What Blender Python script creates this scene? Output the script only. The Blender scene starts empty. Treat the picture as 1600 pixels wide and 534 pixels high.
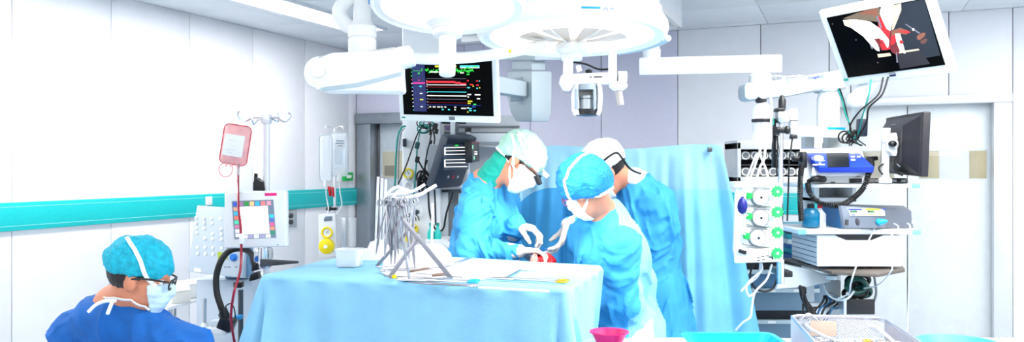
import bpy, bmesh, math, random
import numpy as np
from mathutils import Vector as V, Matrix, Quaternion
random.seed(7)
SC = bpy.context.scene
COL = SC.collection
PI = math.pi
FPX, CAMH, HZ = 1230.0, 1.55, 260.0          # focal length in pixels of the 1600x534 frame, camera height, horizon row


def P(px, py, d):
    return V(((px - 800) / FPX * d, d, CAMH - (py - HZ) / FPX * d))


def ray(px, py):
    return V(((px - 800) / FPX, 1.0, -(py - HZ) / FPX))


E = V((.92, -.392, 0)).normalized()           # along the back wall, to the right
N = V((-.392, -.92, 0)).normalized()          # from the back wall into the room
C0 = V((-1.66, 8.4, 0))                       # back left corner of the room


def R(u, v, z=0):
    return C0 + E * u + N * v + V((0, 0, z))


def srgb(c):
    return tuple(((x / 255) / 12.92 if x / 255 <= .04045 else ((x / 255 + .055) / 1.055) ** 2.4) for x in c)


# ---------------------------------------------------------------- materials
MATS = {}


def mat(name, rgb, rough=.5, metal=0, emit=0, alpha=1, bump=0, bscale=60, var=.04, vscale=9, trans=0, spec=.5, weave=0, sub=0, stretch=None, ior=1.45, crease=0):
    if name in MATS:
        return MATS[name]
    m = bpy.data.materials.new(name)
    m.use_nodes = True
    nt = m.node_tree
    b = nt.nodes['Principled BSDF']
    c = (*srgb(rgb), 1)
    b.inputs['Roughness'].default_value = rough
    b.inputs['Metallic'].default_value = metal
    b.inputs['Specular IOR Level'].default_value = spec
    b.inputs['IOR'].default_value = ior
    b.inputs['Alpha'].default_value = alpha
    b.inputs['Transmission Weight'].default_value = trans
    if sub:
        b.inputs['Subsurface Weight'].default_value = sub
        b.inputs['Subsurface Radius'].default_value = (.01, .004, .002)
    tc = nt.nodes.new('ShaderNodeTexCoord')
    mp = nt.nodes.new('ShaderNodeMapping')
    if stretch:
        mp.inputs['Scale'].default_value = stretch
    nt.links.new(tc.outputs['Object'], mp.inputs['Vector'])
    if emit:
        b.inputs['Emission Color'].default_value = c
        b.inputs['Emission Strength'].default_value = emit
        b.inputs['Base Color'].default_value = (0.02, 0.02, 0.02, 1) if max(rgb) < 250 else c
    else:
        n = nt.nodes.new('ShaderNodeTexNoise')
        n.inputs['Scale'].default_value = vscale
        n.inputs['Detail'].default_value = 4
        nt.links.new(mp.outputs['Vector'], n.inputs['Vector'])
        rp = nt.nodes.new('ShaderNodeValToRGB')
        rp.color_ramp.elements[0].position = .3
        rp.color_ramp.elements[1].position = .7
        rp.color_ramp.elements[0].color = tuple(x * (1 - var) for x in c[:3]) + (1,)
        rp.color_ramp.elements[1].color = tuple(min(1, x * (1 + var)) for x in c[:3]) + (1,)
        nt.links.new(n.outputs['Fac'], rp.inputs['Fac'])
        nt.links.new(rp.outputs['Color'], b.inputs['Base Color'])
    if bump:
        n2 = nt.nodes.new('ShaderNodeTexNoise')
        n2.inputs['Scale'].default_value = bscale
        n2.inputs['Detail'].default_value = 5
        n2.inputs['Distortion'].default_value = .6
        nt.links.new(mp.outputs['Vector'], n2.inputs['Vector'])
        bp = nt.nodes.new('ShaderNodeBump')
        bp.inputs['Strength'].default_value = bump
        bp.inputs['Distance'].default_value = .01
        if crease:
            n2.noise_type = 'RIDGED_MULTIFRACTAL'
            n2.inputs['Scale'].default_value = crease
            n2.inputs['Detail'].default_value = 2.5
            n2.inputs['Distortion'].default_value = .9
            bp.inputs['Distance'].default_value = .02
        nt.links.new(n2.outputs['Fac'], bp.inputs['Height'])
        if weave:
            w = nt.nodes.new('ShaderNodeTexVoronoi')
            w.inputs['Scale'].default_value = weave
            nt.links.new(mp.outputs['Vector'], w.inputs['Vector'])
            bp2 = nt.nodes.new('ShaderNodeBump')
            bp2.inputs['Strength'].default_value = .35
            bp2.inputs['Distance'].default_value = .004
            nt.links.new(w.outputs['Distance'], bp2.inputs['Height'])
            nt.links.new(bp.outputs['Normal'], bp2.inputs['Normal'])
            nt.links.new(bp2.outputs['Normal'], b.inputs['Normal'])
        else:
            nt.links.new(bp.outputs['Normal'], b.inputs['Normal'])
    MATS[name] = m
    return m


# ---------------------------------------------------------------- mesh builder
def rot(x=0, y=0, z=0):
    return Matrix.Rotation(z, 3, 'Z') @ Matrix.Rotation(y, 3, 'Y') @ Matrix.Rotation(x, 3, 'X')


def axes(z, x=None):
    z = V(z).normalized()
    if x is None:
        x = V((1, 0, 0)) if abs(z.x) < .9 else V((0, 1, 0))
    x = V(x)
    x = (x - z * x.dot(z)).normalized()
    y = z.cross(x)
    return Matrix((x, y, z)).transposed()


def spline(pts, n=6):
    pts = [V(p) for p in pts]
    if len(pts) < 3:
        return pts
    q = [pts[0] * 2 - pts[1]] + pts + [pts[-1] * 2 - pts[-2]]
    out = []
    for i in range(1, len(q) - 2):
        a, b, c, d = q[i - 1:i + 3]
        for k in range(n):
            t = k / n
            out.append(.5 * ((2 * b) + (c - a) * t + (2 * a - 5 * b + 4 * c - d) * t * t + (3 * b - a - 3 * c + d) * t ** 3))
    out.append(pts[-1])
    return out


class MB:
    def __init__(s, T=None):
        s.v, s.f, s.m, s.mats = [], [], [], []
        s.T = T if T is not None else Matrix.Identity(4)

    def add(s, vs, fs, m, T=None):
        o = len(s.v)
        if m not in s.mats:
            s.mats.append(m)
        i = s.mats.index(m)
        Tm = s.T if T is None else s.T @ T
        s.v += [Tm @ V(p) for p in vs]
        s.f += [[k + o for k in f] for f in fs]
        s.m += [i] * len(fs)
        return s

    def bm(s, bm, m, T=None):
        bm.verts.ensure_lookup_table()
        bm.verts.index_update()
        s.add([v.co.copy() for v in bm.verts], [[v.index for v in f.verts] for f in bm.faces], m, T)
        bm.free()
        return s

    def box(s, c, size, m, rt=None, b=.003, seg=2):
        bm = bmesh.new()
        bmesh.ops.create_cube(bm, size=1)
        for v in bm.verts:
            v.co = V((v.co.x * size[0], v.co.y * size[1], v.co.z * size[2]))
        if b:
            b = min(b, min(size) * .45)
            bmesh.ops.bevel(bm, geom=bm.edges[:], offset=b, segments=seg, affect='EDGES', profile=.5)
        T = Matrix.Translation(V(c)) @ (rt.to_4x4() if rt is not None else Matrix.Identity(4))
        return s.bm(bm, m, T)

    def cyl(s, p0, p1, r0, m, r1=None, n=20, cap=True):
        r1 = r0 if r1 is None else r1
        p0, p1 = V(p0), V(p1)
        A = axes(p1 - p0)
        vs, fs = [], []
        for p, r in ((p0, r0), (p1, r1)):
            for k in range(n):
                a = 2 * PI * k / n
                vs.append(p + A @ V((r * math.cos(a), r * math.sin(a), 0)))
        for k in range(n):
            fs.append([k, (k + 1) % n, n + (k + 1) % n, n + k])
        if cap:
            fs.append(list(range(n))[::-1])
            fs.append(list(range(n, 2 * n)))
        return s.add(vs, fs, m)

    def lathe(s, prof, m, o=(0, 0, 0), z=(0, 0, 1), n=32, sx=1, sy=1, x=None):
        A = axes(z, x)
        o = V(o)
        vs, fs = [], []
        for r, h in prof:
            r = max(r, 1e-4)
            for k in range(n):
                a = 2 * PI * k / n
                vs.append(o + A @ V((r * sx * math.cos(a), r * sy * math.sin(a), h)))
        for j in range(len(prof) - 1):
            for k in range(n):
                fs.append([j * n + k, j * n + (k + 1) % n, (j + 1) * n + (k + 1) % n, (j + 1) * n + k])
        if prof[0][0] > 2e-4:
            fs.append(list(range(n))[::-1])
        if prof[-1][0] > 2e-4:
            fs.append([(len(prof) - 1) * n + k for k in range(n)])
        return s.add(vs, fs, m)

    def tube(s, pts, r, m, n=8, sm=6, closed=False):
        pts = spline(pts, sm) if sm and len(pts) > 2 else [V(p) for p in pts]
        L = len(pts)
        rs = r if isinstance(r, (list, tuple)) else [r] * L
        if len(rs) != L:
            rs = [np.interp(i / (L - 1), np.linspace(0, 1, len(rs)), rs) for i in range(L)]
        vs, fs = [], []
        t0 = (pts[1] - pts[0]).normalized()
        x = axes(t0) @ V((1, 0, 0))
        for i, p in enumerate(pts):
            t = (pts[min(i + 1, L - 1)] - pts[max(i - 1, 0)])
            t = t.normalized() if t.length > 1e-9 else t0
            x = (x - t * x.dot(t))
            x = x.normalized() if x.length > 1e-6 else axes(t) @ V((1, 0, 0))
            y = t.cross(x)
            for k in range(n):
                a = 2 * PI * k / n
                vs.append(p + (x * math.cos(a) + y * math.sin(a)) * rs[i])
        for j in range(L - 1):
            for k in range(n):
                fs.append([j * n + k, j * n + (k + 1) % n, (j + 1) * n + (k + 1) % n, (j + 1) * n + k])
        fs.append(list(range(n))[::-1])
        fs.append([(L - 1) * n + k for k in range(n)])
        return s.add(vs, fs, m)

    def torus(s, c, z, r, t, m, n=28, k=8, a0=0, a1=2 * PI, x=None):
        A = axes(z, x)
        c = V(c)
        full = abs(a1 - a0 - 2 * PI) < 1e-6
        pts = [c + A @ V((r * math.cos(a0 + (a1 - a0) * i / n), r * math.sin(a0 + (a1 - a0) * i / n), 0)) for i in range(n + 1)]
        return s.tube(pts, t, m, n=k, sm=0)

    def ell(s, c, r, m, rt=None, n=20, h=12):
        c = V(c)
        rt = rt if rt is not None else Matrix.Identity(3)
        vs, fs = [], []
        for j in range(h + 1):
            th = PI * j / h
            for k in range(n):
                a = 2 * PI * k / n
                vs.append(c + rt @ V((r[0] * math.sin(th) * math.cos(a), r[1] * math.sin(th) * math.sin(a), r[2] * math.cos(th))))
        for j in range(h):
            for k in range(n):
                fs.append([j * n + k, (j + 1) * n + k, (j + 1) * n + (k + 1) % n, j * n + (k + 1) % n])
        return s.add(vs, fs, m)

    def prism(s, poly, z0, z1, m, T=None, b=0):
        n = len(poly)
        area = sum(poly[i][0] * poly[(i + 1) % n][1] - poly[(i + 1) % n][0] * poly[i][1] for i in range(n))
        if area < 0:
            poly = poly[::-1]
        if z0 > z1:
            z0, z1 = z1, z0
        bm = bmesh.new()
        lo = [bm.verts.new((p[0], p[1], z0)) for p in poly]
        hi = [bm.verts.new((p[0], p[1], z1)) for p in poly]
        bm.faces.new(lo[::-1])
        bm.faces.new(hi)
        for i in range(n):
            bm.faces.new([lo[i], lo[(i + 1) % n], hi[(i + 1) % n], hi[i]])
        if b:
            bm.edges.ensure_lookup_table()
            bmesh.ops.bevel(bm, geom=bm.edges[:], offset=b, segments=2, affect='EDGES', profile=.5)
        return s.bm(bm, m, T)

    def poly(s, pts, m):                        # a flat polygon
        return s.add(pts, [list(range(len(pts)))], m)

    def grid(s, pts, m, closed=False):          # pts[row][col]
        a, b = len(pts), len(pts[0])
        vs = [p for r in pts for p in r]
        fs = []
        for i in range(a - 1):
            for j in range(b if closed else b - 1):
                fs.append([i * b + j, i * b + (j + 1) % b, (i + 1) * b + (j + 1) % b, (i + 1) * b + j])
        return s.add(vs, fs, m)

    def pbox(s, x0, y0, x1, y1, d, t, m, yaw=0, b=.004):
        """a box whose front shows at the photo rectangle x0..x1, y0..y1 when it stands d in front of the lens, t deep"""
        c = P((x0 + x1) / 2, (y0 + y1) / 2, d)
        w, h = abs(x1 - x0) * d / FPX / max(.3, math.cos(yaw)), abs(y1 - y0) * d / FPX
        rt = rot(z=yaw)
        return s.box(c + rt @ V((0, t / 2, 0)), (w, t, h), m, rt, b)

    def text(s, body, T, size, m, depth=.0006):
        cu = bpy.data.curves.new('lettering', 'FONT')
        cu.body = body
        cu.size = size
        cu.extrude = depth
        cu.resolution_u = 3
        o = bpy.data.objects.new('lettering', cu)
        COL.objects.link(o)
        me = bpy.data.meshes.new_from_object(o.evaluated_get(bpy.context.evaluated_depsgraph_get()))
        s.add([v.co.copy() for v in me.vertices], [list(p.vertices) for p in me.polygons], m, T)
        bpy.data.objects.remove(o)
        bpy.data.curves.remove(cu)
        bpy.data.meshes.remove(me)
        return s

    def build(s, name, parent=None, label=None, cat=None, group=None, kind=None, sharp=35, base=None):
        return link(name, s.v, s.f, s.mats, s.m, parent, label, cat, group, kind, sharp, base)


def link(name, vs, fs, mats, mi=None, parent=None, label=None, cat=None, group=None, kind=None, sharp=35, base=None):
    vs = np.array([tuple(v) for v in vs], dtype=np.float64) if not isinstance(vs, np.ndarray) else vs
    me = bpy.data.meshes.new(name)
    if parent is not None:
        inv = WM[parent.name].inverted()
        a = np.array(inv)
        vs = vs @ a[:3, :3].T + a[:3, 3]
        off = V((0, 0, 0))
    else:
        if base is None:
            lo, hi = vs.min(0), vs.max(0)
            base = ((lo[0] + hi[0]) / 2, (lo[1] + hi[1]) / 2, lo[2])
        off = V(base)
        vs = vs - np.array(off)
    me.from_pydata(vs.tolist(), [], fs if isinstance(fs, list) else fs.tolist())
    for m in mats:
        me.materials.append(m)
    if mi is not None and len(mats) > 1:
        me.polygons.foreach_set('material_index', mi)
    me.polygons.foreach_set('use_smooth', [True] * len(me.polygons))
    me.update()
    me.set_sharp_from_angle(angle=math.radians(sharp))
    o = bpy.data.objects.new(name, me)
    COL.objects.link(o)
    if parent is not None:
        o.parent = parent
        WM[o.name] = WM[parent.name].copy()
    else:
        o.location = off
        WM[o.name] = Matrix.Translation(off)
    if label:
        o['label'] = label
    if cat:
        o['category'] = cat
    if group:
        o['group'] = group
    if kind:
        o['kind'] = kind
    return o


WM = {}


def thing(name, label, cat, loc, group=None, rz=0, kind=None):
    o = bpy.data.objects.new(name, None)
    COL.objects.link(o)
    o.empty_display_size = .05
    o.location = loc
    o.rotation_euler = (0, 0, rz)
    o['label'] = label
    o['category'] = cat
    if group:
        o['group'] = group
    if kind:
        o['kind'] = kind
    WM[o.name] = Matrix.Translation(V(loc)) @ Matrix.Rotation(rz, 4, 'Z')
    return o


def dup(root, loc, rz=None, label=None):
    c = root.copy()
    COL.objects.link(c)
    c.location = loc
    if rz is not None:
        c.rotation_euler = (0, 0, rz) if not isinstance(rz, (tuple, list)) else rz
    if label:
        c['label'] = label
    for ch in [o for o in bpy.data.objects if o.parent == root]:
        k = ch.copy()
        COL.objects.link(k)
        k.parent = c
        for g in [o for o in bpy.data.objects if o.parent == ch]:
            q = g.copy()
            COL.objects.link(q)
            q.parent = k
    return c


def quad(tl, tr, br, bl, d):
    """frame (x right, y up, z to the viewer) and size of the rectangle that shows at four photo points, centre d away"""
    r = [np.array(ray(*p)) for p in (tl, tr, br, bl)]
    A = np.stack([r[0], -r[1], r[2], -r[3]], 1)
    s = np.linalg.svd(A)[2][3]
    s = s / s.mean() * d
    p = [V(r[i] * s[i]) + V((0, 0, CAMH)) for i in range(4)]
    ux = ((p[1] - p[0]) + (p[2] - p[3])) / 2
    uy = ((p[0] - p[3]) + (p[1] - p[2])) / 2
    w, h = ux.length, uy.length
    x = ux.normalized()
    y = (uy - x * uy.dot(x)).normalized()
    z = x.cross(y)
    M = Matrix((x, y, z)).transposed().to_4x4()
    M.translation = sum(p, V((0, 0, 0))) / 4
    return M, w, h


def onplane(px, py, M, off=0):
    """local point of frame M, off in front of its plane, that shows at the photo point"""
    n = M.to_3x3() @ V((0, 0, 1))
    o = M.translation + n * off
    c = V((0, 0, CAMH))
    r = ray(px, py)
    t = (o - c).dot(n) / r.dot(n)
    return M.inverted() @ (c + r * t)


# ---------------------------------------------------------------- implicit surfaces for bodies and cloth
def vnoise(p, seed=0):
    rs = np.random.RandomState(seed)
    T = rs.rand(32, 32, 32).astype(np.float32)
    i = np.floor(p).astype(np.int64)
    t = (p - i).astype(np.float32)
    t = t * t * (3 - 2 * t)
    i0, i1 = i & 31, (i + 1) & 31
    o = 0
    for a in (0, 1):
        for b in (0, 1):
            for c in (0, 1):
                w = (t[:, 0] if a else 1 - t[:, 0]) * (t[:, 1] if b else 1 - t[:, 1]) * (t[:, 2] if c else 1 - t[:, 2])
                o = o + w * T[(i1 if a else i0)[:, 0], (i1 if b else i0)[:, 1], (i1 if c else i0)[:, 2]]
    return o * 2 - 1


def cap(a, b, ra, rb):
    a, b = np.array(a, np.float32), np.array(b, np.float32)

    def f(p):
        ba = b - a
        q = p - a
        h = np.clip(q @ ba / max(1e-9, ba @ ba), 0, 1)
        return np.linalg.norm(q - h[:, None] * ba, axis=1) - (ra + (rb - ra) * h)
    f.box = (np.minimum(a - ra, b - rb), np.maximum(a + ra, b + rb))
    return f


def ell(c, r, M=None):
    c, r = np.array(c, np.float32), np.array(r, np.float32)
    A = np.array(M, np.float32) if M is not None else np.eye(3, dtype=np.float32)

    def f(p):
        q = (p - c) @ A
        k0 = np.linalg.norm(q / r, axis=1)
        k1 = np.linalg.norm(q / (r * r), axis=1) + 1e-9
        return k0 * (k0 - 1) / k1
    f.box = (c - r.max(), c + r.max())
    return f


def smin(a, b, k):
    if k <= 0:
        return np.minimum(a, b)
    h = np.clip(.5 + .5 * (b - a) / k, 0, 1)
    return b + (a - b) * h - k * h * (1 - h)


def smax(a, b, k):
    return -smin(-a, -b, k)


def union(fs, k=.03):
    def f(p):
        d = fs[0](p)
        for g in fs[1:]:
            d = smin(d, g(p), k)
        return d
    f.box = (np.min([g.box[0] for g in fs], 0), np.max([g.box[1] for g in fs], 0))
    return f


def surface(f, h, pad=.03, lo=None, hi=None):
    lo = np.array(f.box[0] if lo is None else lo, np.float64) - pad
    hi = np.array(f.box[1] if hi is None else hi, np.float64) + pad
    n = np.ceil((hi - lo) / h).astype(int) + 1
    ax = [lo[i] + h * np.arange(n[i]) for i in range(3)]
    # coarse pass finds the blocks near the surface
    cs = 5
    cn = np.ceil(n / cs).astype(int) + 1
    cc = np.stack(np.meshgrid(*[lo[i] + h * cs * np.arange(cn[i]) for i in range(3)], indexing='ij'), -1).reshape(-1, 3).astype(np.float32)
    cd = f(cc).reshape(cn)
    D = np.repeat(np.repeat(np.repeat(cd, cs, 0), cs, 1), cs, 2)[:n[0], :n[1], :n[2]].astype(np.float32)
    near = np.abs(cd) < h * cs * 1.8 + .035
    for axx in range(3):
        near = near | np.roll(near, 1, axx)
    nm = np.repeat(np.repeat(np.repeat(near, cs, 0), cs, 1), cs, 2)[:n[0], :n[1], :n[2]]
    idx = np.argwhere(nm)
    pts = (lo + idx * h).astype(np.float32)
    out = np.empty(len(pts), np.float32)
    for s in range(0, len(pts), 400000):
        out[s:s + 400000] = f(pts[s:s + 400000])
    D[idx[:, 0], idx[:, 1], idx[:, 2]] = out
    S = D < 0
    c8 = [S[a:n[0] - 1 + a, b:n[1] - 1 + b, c:n[2] - 1 + c] for a in (0, 1) for b in (0, 1) for c in (0, 1)]
    act = np.logical_or.reduce(c8) & ~np.logical_and.reduce(c8)
    ci = np.argwhere(act)
    vid = -np.ones(act.shape, np.int64)
    vid[act] = np.arange(len(ci))
    acc = np.zeros((len(ci), 3))
    cnt = np.zeros(len(ci))
    corners = [(a, b, c) for a in (0, 1) for b in (0, 1) for c in (0, 1)]
    for a in corners:
        for b in corners:
            if sum(abs(a[i] - b[i]) for i in range(3)) == 1 and a < b:
                ia, ib = ci + a, ci + b
                da = D[ia[:, 0], ia[:, 1], ia[:, 2]]
                db = D[ib[:, 0], ib[:, 1], ib[:, 2]]
                m = (da < 0) != (db < 0)
                t = np.where(m, da / np.where(m, da - db, 1), 0)
                q = np.array(a) + t[:, None] * (np.array(b) - np.array(a))
                acc[m] += q[m]
                cnt[m] += 1
    vs = lo + h * (ci + acc / cnt[:, None])
    faces = []
    for axx in range(3):
        o1, o2 = (axx + 1) % 3, (axx + 2) % 3
        sl0 = [slice(None)] * 3
        sl1 = [slice(None)] * 3
        sl0[axx] = slice(0, n[axx] - 1)
        sl1[axx] = slice(1, n[axx])
        A, B = S[tuple(sl0)], S[tuple(sl1)]
        e = np.argwhere(A != B)
        e = e[(e[:, o1] > 0) & (e[:, o2] > 0) & (e[:, o1] < n[o1] - 1) & (e[:, o2] < n[o2] - 1)]
        ins = A[e[:, 0], e[:, 1], e[:, 2]]
        q = []
        for d1, d2 in ((-1, -1), (0, -1), (0, 0), (-1, 0)):
            k = e.copy()
            k[:, o1] += d1
            k[:, o2] += d2
            q.append(vid[k[:, 0], k[:, 1], k[:, 2]])
        q = np.stack(q, 1)
        q[~ins] = q[~ins][:, ::-1]
        q = q[(q >= 0).all(1)]
        faces.append(q)
    return vs, np.concatenate(faces)


def relax(vs, fs, it=2, w=.5):
    for _ in range(it):
        s = np.zeros_like(vs)
        c = np.zeros(len(vs))
        for a in range(4):
            b = (a + 1) % 4
            np.add.at(s, fs[:, a], vs[fs[:, b]])
            np.add.at(c, fs[:, a], 1)
            np.add.at(s, fs[:, b], vs[fs[:, a]])
            np.add.at(c, fs[:, b], 1)
        vs = vs * (1 - w) + w * s / np.maximum(c, 1)[:, None]
    return vs


def sdf_obj(name, f, h, m, parent=None, lo=None, hi=None, it=2, mi=None, mats=None, **kw):
    vs, fs = surface(f, h, lo=lo, hi=hi)
    vs = relax(vs, fs, it)
    a, b, c = vs[fs[:, 0]], vs[fs[:, 1]], vs[fs[:, 2]]
    if np.einsum('ij,ij->i', a, np.cross(b, c)).sum() < 0:
        fs = fs[:, ::-1].copy()
    ml = [m]
    ids = None
    if mats:                                    # (material, test(points)) pairs colour whole regions of the skin
        ml = [m] + [q[0] for q in mats]
        ctr = vs[fs].mean(1)
        ids = np.zeros(len(fs), int)
        for k, q in enumerate(mats):
            ids[q[1](ctr)] = k + 1
        ids = ids.tolist()
    return link(name, vs, fs, ml, ids, parent, sharp=180, **kw)


def slab(mb, pts, d, t, m, b=.003):
    """a plate whose front outline shows at these photo points d away, t thick towards the back"""
    T = Matrix(((1, 0, 0), (0, 0, -1), (0, 1, 0))).to_4x4()      # local x right, y up, z towards the viewer
    T.translation = V((0, d, 0))
    q = [P(a, c, d) for a, c in pts]
    return mb.prism([(p.x, p.z) for p in q], -t, 0, m, T, b)


def arc(cx, cy, r, a0, a1, n=10):
    return [(cx + r * math.cos(math.radians(a0 + (a1 - a0) * i / n)), cy + r * math.sin(math.radians(a0 + (a1 - a0) * i / n))) for i in range(n + 1)]


def helix(pts, R_, turns, n=10):
    pts = spline(pts, 10)
    L = [0]
    for a, b in zip(pts[:-1], pts[1:]):
        L.append(L[-1] + (b - a).length)
    tot = turns * n
    out = []
    for i in range(tot + 1):
        s = L[-1] * i / tot
        k = max(0, min(len(pts) - 2, int(np.searchsorted(L, s)) - 1))
        t = (s - L[k]) / max(1e-9, L[k + 1] - L[k])
        c = pts[k].lerp(pts[k + 1], t)
        A = axes(pts[k + 1] - pts[k], (.3, 1, .1))
        a = 2 * PI * i / n
        out.append(c + A @ V((R_ * math.cos(a), R_ * math.sin(a), 0)))
    return out


def patch(mb, pts, M, off, m, t=.0004):
    """thin plate on the face of frame M with corners at photo points"""
    q = [onplane(a, b, M, 0) for a, b in pts]
    return mb.prism([(p.x, p.y) for p in q], off, off + t, m, M @ Matrix.Identity(4) if mb.T == Matrix.Identity(4) else None)

# ---------------------------------------------------------------- shared materials
WHITE = mat('white_enamel', (236, 237, 238), .35, var=.02)
WPLAST = mat('white_plastic', (226, 228, 230), .4, var=.02)
GREYPL = mat('pale_grey_plastic', (196, 204, 210), .45, var=.03)
MIDGREY = mat('mid_grey_plastic', (120, 126, 132), .5, var=.04)
BLUEGREY = mat('blue_grey_plastic', (178, 196, 204), .5, var=.03)
STEEL = mat('brushed_steel', (200, 202, 204), .28, .9, bump=.05, bscale=180, stretch=(1, 1, .08))
CHROME = mat('chrome', (226, 228, 230), .12, 1)
DSTEEL = mat('dark_steel', (88, 90, 94), .35, .8)
BLACK = mat('black_rubber', (10, 11, 14), .5, var=.1)
BLACKPL = mat('black_plastic', (20, 21, 25), .35, var=.1)
TEALC = mat('teal_cable', (22, 140, 130), .45)
CLEAR = mat('clear_plastic', (240, 245, 248), .08, alpha=.28, var=.01)
FROST = mat('frosted_plastic', (244, 247, 250), .3, alpha=.7, var=.01)
GREEN = mat('green_plastic', (16, 175, 75), .4)
YELLOW = mat('yellow_plastic', (240, 215, 10), .45)
RED = mat('red_fluid', (190, 14, 30), .25)
TEAL = mat('teal_laminate', (16, 190, 192), .45, var=.06, vscale=30, stretch=(1, 1, 6))
BLUEP = mat('blue_plastic', (14, 70, 190), .35)
CYANP = mat('cyan_plastic', (10, 165, 215), .35)
PAPER = mat('white_paper', (238, 238, 236), .7)
GLASSB = mat('screen_glass', (2, 3, 5), .35, spec=.06)

EA = math.atan2(E.y, E.x)
RR = rot(z=EA)
CEIL = 2.77
U1, V1 = 7.3, 9.8
WALLL = mat('white_wall_laminate', (234, 236, 241), .5, var=.015, bump=.02, bscale=8)
WALLB = mat('lavender_wall_laminate', (208, 208, 226), .45, var=.03, vscale=60, bump=.03, bscale=120)
SEAM = mat('grey_joint', (150, 152, 162), .7)
CEILM = mat('ceiling_metal', (226, 232, 238), .5, var=.02)
FLOORM = mat('floor_vinyl', (188, 196, 204), .35, var=.06, vscale=40)


def rbox(mb, u0, u1, v0, v1, z0, z1, m, b=.003):
    return mb.box(R((u0 + u1) / 2, (v0 + v1) / 2, (z0 + z1) / 2), (abs(u1 - u0), abs(v1 - v0), z1 - z0), m, RR, b)


def struct(name, mb, parent=None, **k):
    return mb.build(name, parent, kind='structure', **k)


mb = MB()
rbox(mb, -.3, U1 + .3, -.3, V1 + .3, -.12, 0, FLOORM, 0)
struct('floor', mb)

mb = MB()
rbox(mb, -.3, U1 + .3, -.3, V1 + .3, CEIL + .012, CEIL + .1, SEAM, 0)
w = .725
for i in range(-1, 11):
    for j in range(-1, 14):
        a, b = max(0, i * w + .57), min(U1, (i + 1) * w + .57)
        c, d = max(0, j * w + .14), min(V1, (j + 1) * w + .14)
        if b - a > .02 and d - c > .02:
            rbox(mb, a + .002, b - .002, c + .002, d - .002, CEIL, CEIL + .012, CEILM, .0015)
struct('ceiling', mb)

DOORS = [(0.0, 1.5), (4.68, 5.99)]
SEAMS_U = [.57 + .7125 * i for i in range(-1, 11)]
mb = MB()
rbox(mb, -.3, U1 + .3, -.4, -.22, 0, CEIL, SEAM, 0)
segs = sorted(set([0.0, U1] + [s for s in SEAMS_U if 0 < s < U1] + [x for d in DOORS for x in d]))
for a, b in zip(segs[:-1], segs[1:]):
    mid = (a + b) / 2
    z0 = 0
    for d in DOORS:
        if d[0] < mid < d[1]:
            z0 = 2.11
    rbox(mb, a + .003, b - .003, -.22, 0, z0, CEIL, WALLB if mid < 3.4 else WALLL, .002)
struct('wall_back', mb)

mb = MB()
rbox(mb, -.2, -.03, -.2, V1 + .2, 0, CEIL, SEAM, 0)
vs_ = [0, .14] + [.14 + .725 * i for i in range(1, 15)]
for a, b in zip(vs_[:-1], vs_[1:]):
    rbox(mb, -.03, 0, a + .003, min(b, V1) - .003, 0, CEIL, WALLL, .002)
struct('wall_left', mb)
mb = MB()
rbox(mb, U1, U1 + .2, -.2, V1 + .2, 0, CEIL, WALLL, 0)
struct('wall_right', mb)
mb = MB()
rbox(mb, -.2, U1 + .2, V1, V1 + .2, 0, CEIL, WALLL, 0)
struct('wall_front', mb)

# teal bumper rails
RAILLINE = mat('teal_groove', (150, 226, 226), .5)


def rail(name, u0, u1, v0, v1, left):
    mb = MB()
    z0, z1 = 1.147, 1.325
    if left:
        rbox(mb, 0, .022, v0, v1, z0, z1, TEAL, .004)
        for z in (z0 + .03, z1 - .028):
            rbox(mb, .018, .0235, v0, v1, z - .0015, z + .0015, RAILLINE, 0)
    else:
        rbox(mb, u0, u1, 0, .022, z0, z1, TEAL, .004)
        for z in (z0 + .03, z1 - .028):
            rbox(mb, u0, u1, .018, .0235, z - .0015, z + .0015, RAILLINE, 0)
    return struct(name, mb)


rail('trim_1', 0, 0, .02, V1 - .1, True)
rail('trim_2', 1.52, 4.66, 0, 0, False)

# steel sliding door at the left end of the back wall
DOORST = mat('door_steel', (150, 158, 166), .32, .75, bump=.03, bscale=90, var=.06)
LEAF = mat('door_leaf_laminate', (196, 206, 214), .35, .1, var=.05, vscale=25)
BLIND = mat('beige_blind', (196, 176, 116), .6)
KHAKI = mat('khaki_sticker', (110, 92, 40), .6)
PANE = mat('pane_glass', (225, 235, 238), .05, alpha=.22, spec=.8)
dr = MB()
rbox(dr, .02, .19, -.2, .03, 0, 2.0, DOORST, .004)
rbox(dr, 1.38, 1.48, -.2, .03, 0, 2.0, DOORST, .004)
rbox(dr, .02, 1.48, -.2, .05, 2.0, 2.11, DOORST, .004)
d1 = struct('door_1', dr)
mb = MB()
rbox(mb, .19, 1.38, -.16, -.11, 0, 2.0, LEAF, .002)
rbox(mb, .19, .225, -.11, -.1, 0, 2.0, DSTEEL, .001)
mb.build('door_leaf', d1)
mb = MB()
rbox(mb, .26, 1.2, -.112, -.104, 1.43, 1.71, BLIND, .002)
rbox(mb, .285, .43, -.104, -.1, 1.45, 1.56, KHAKI, .001)
mb.build('window_blind', d1)
mb = MB()
rbox(mb, .25, 1.21, -.1, -.096, 1.42, 1.72, PANE, .001)
mb.build('window_pane', d1)

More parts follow.
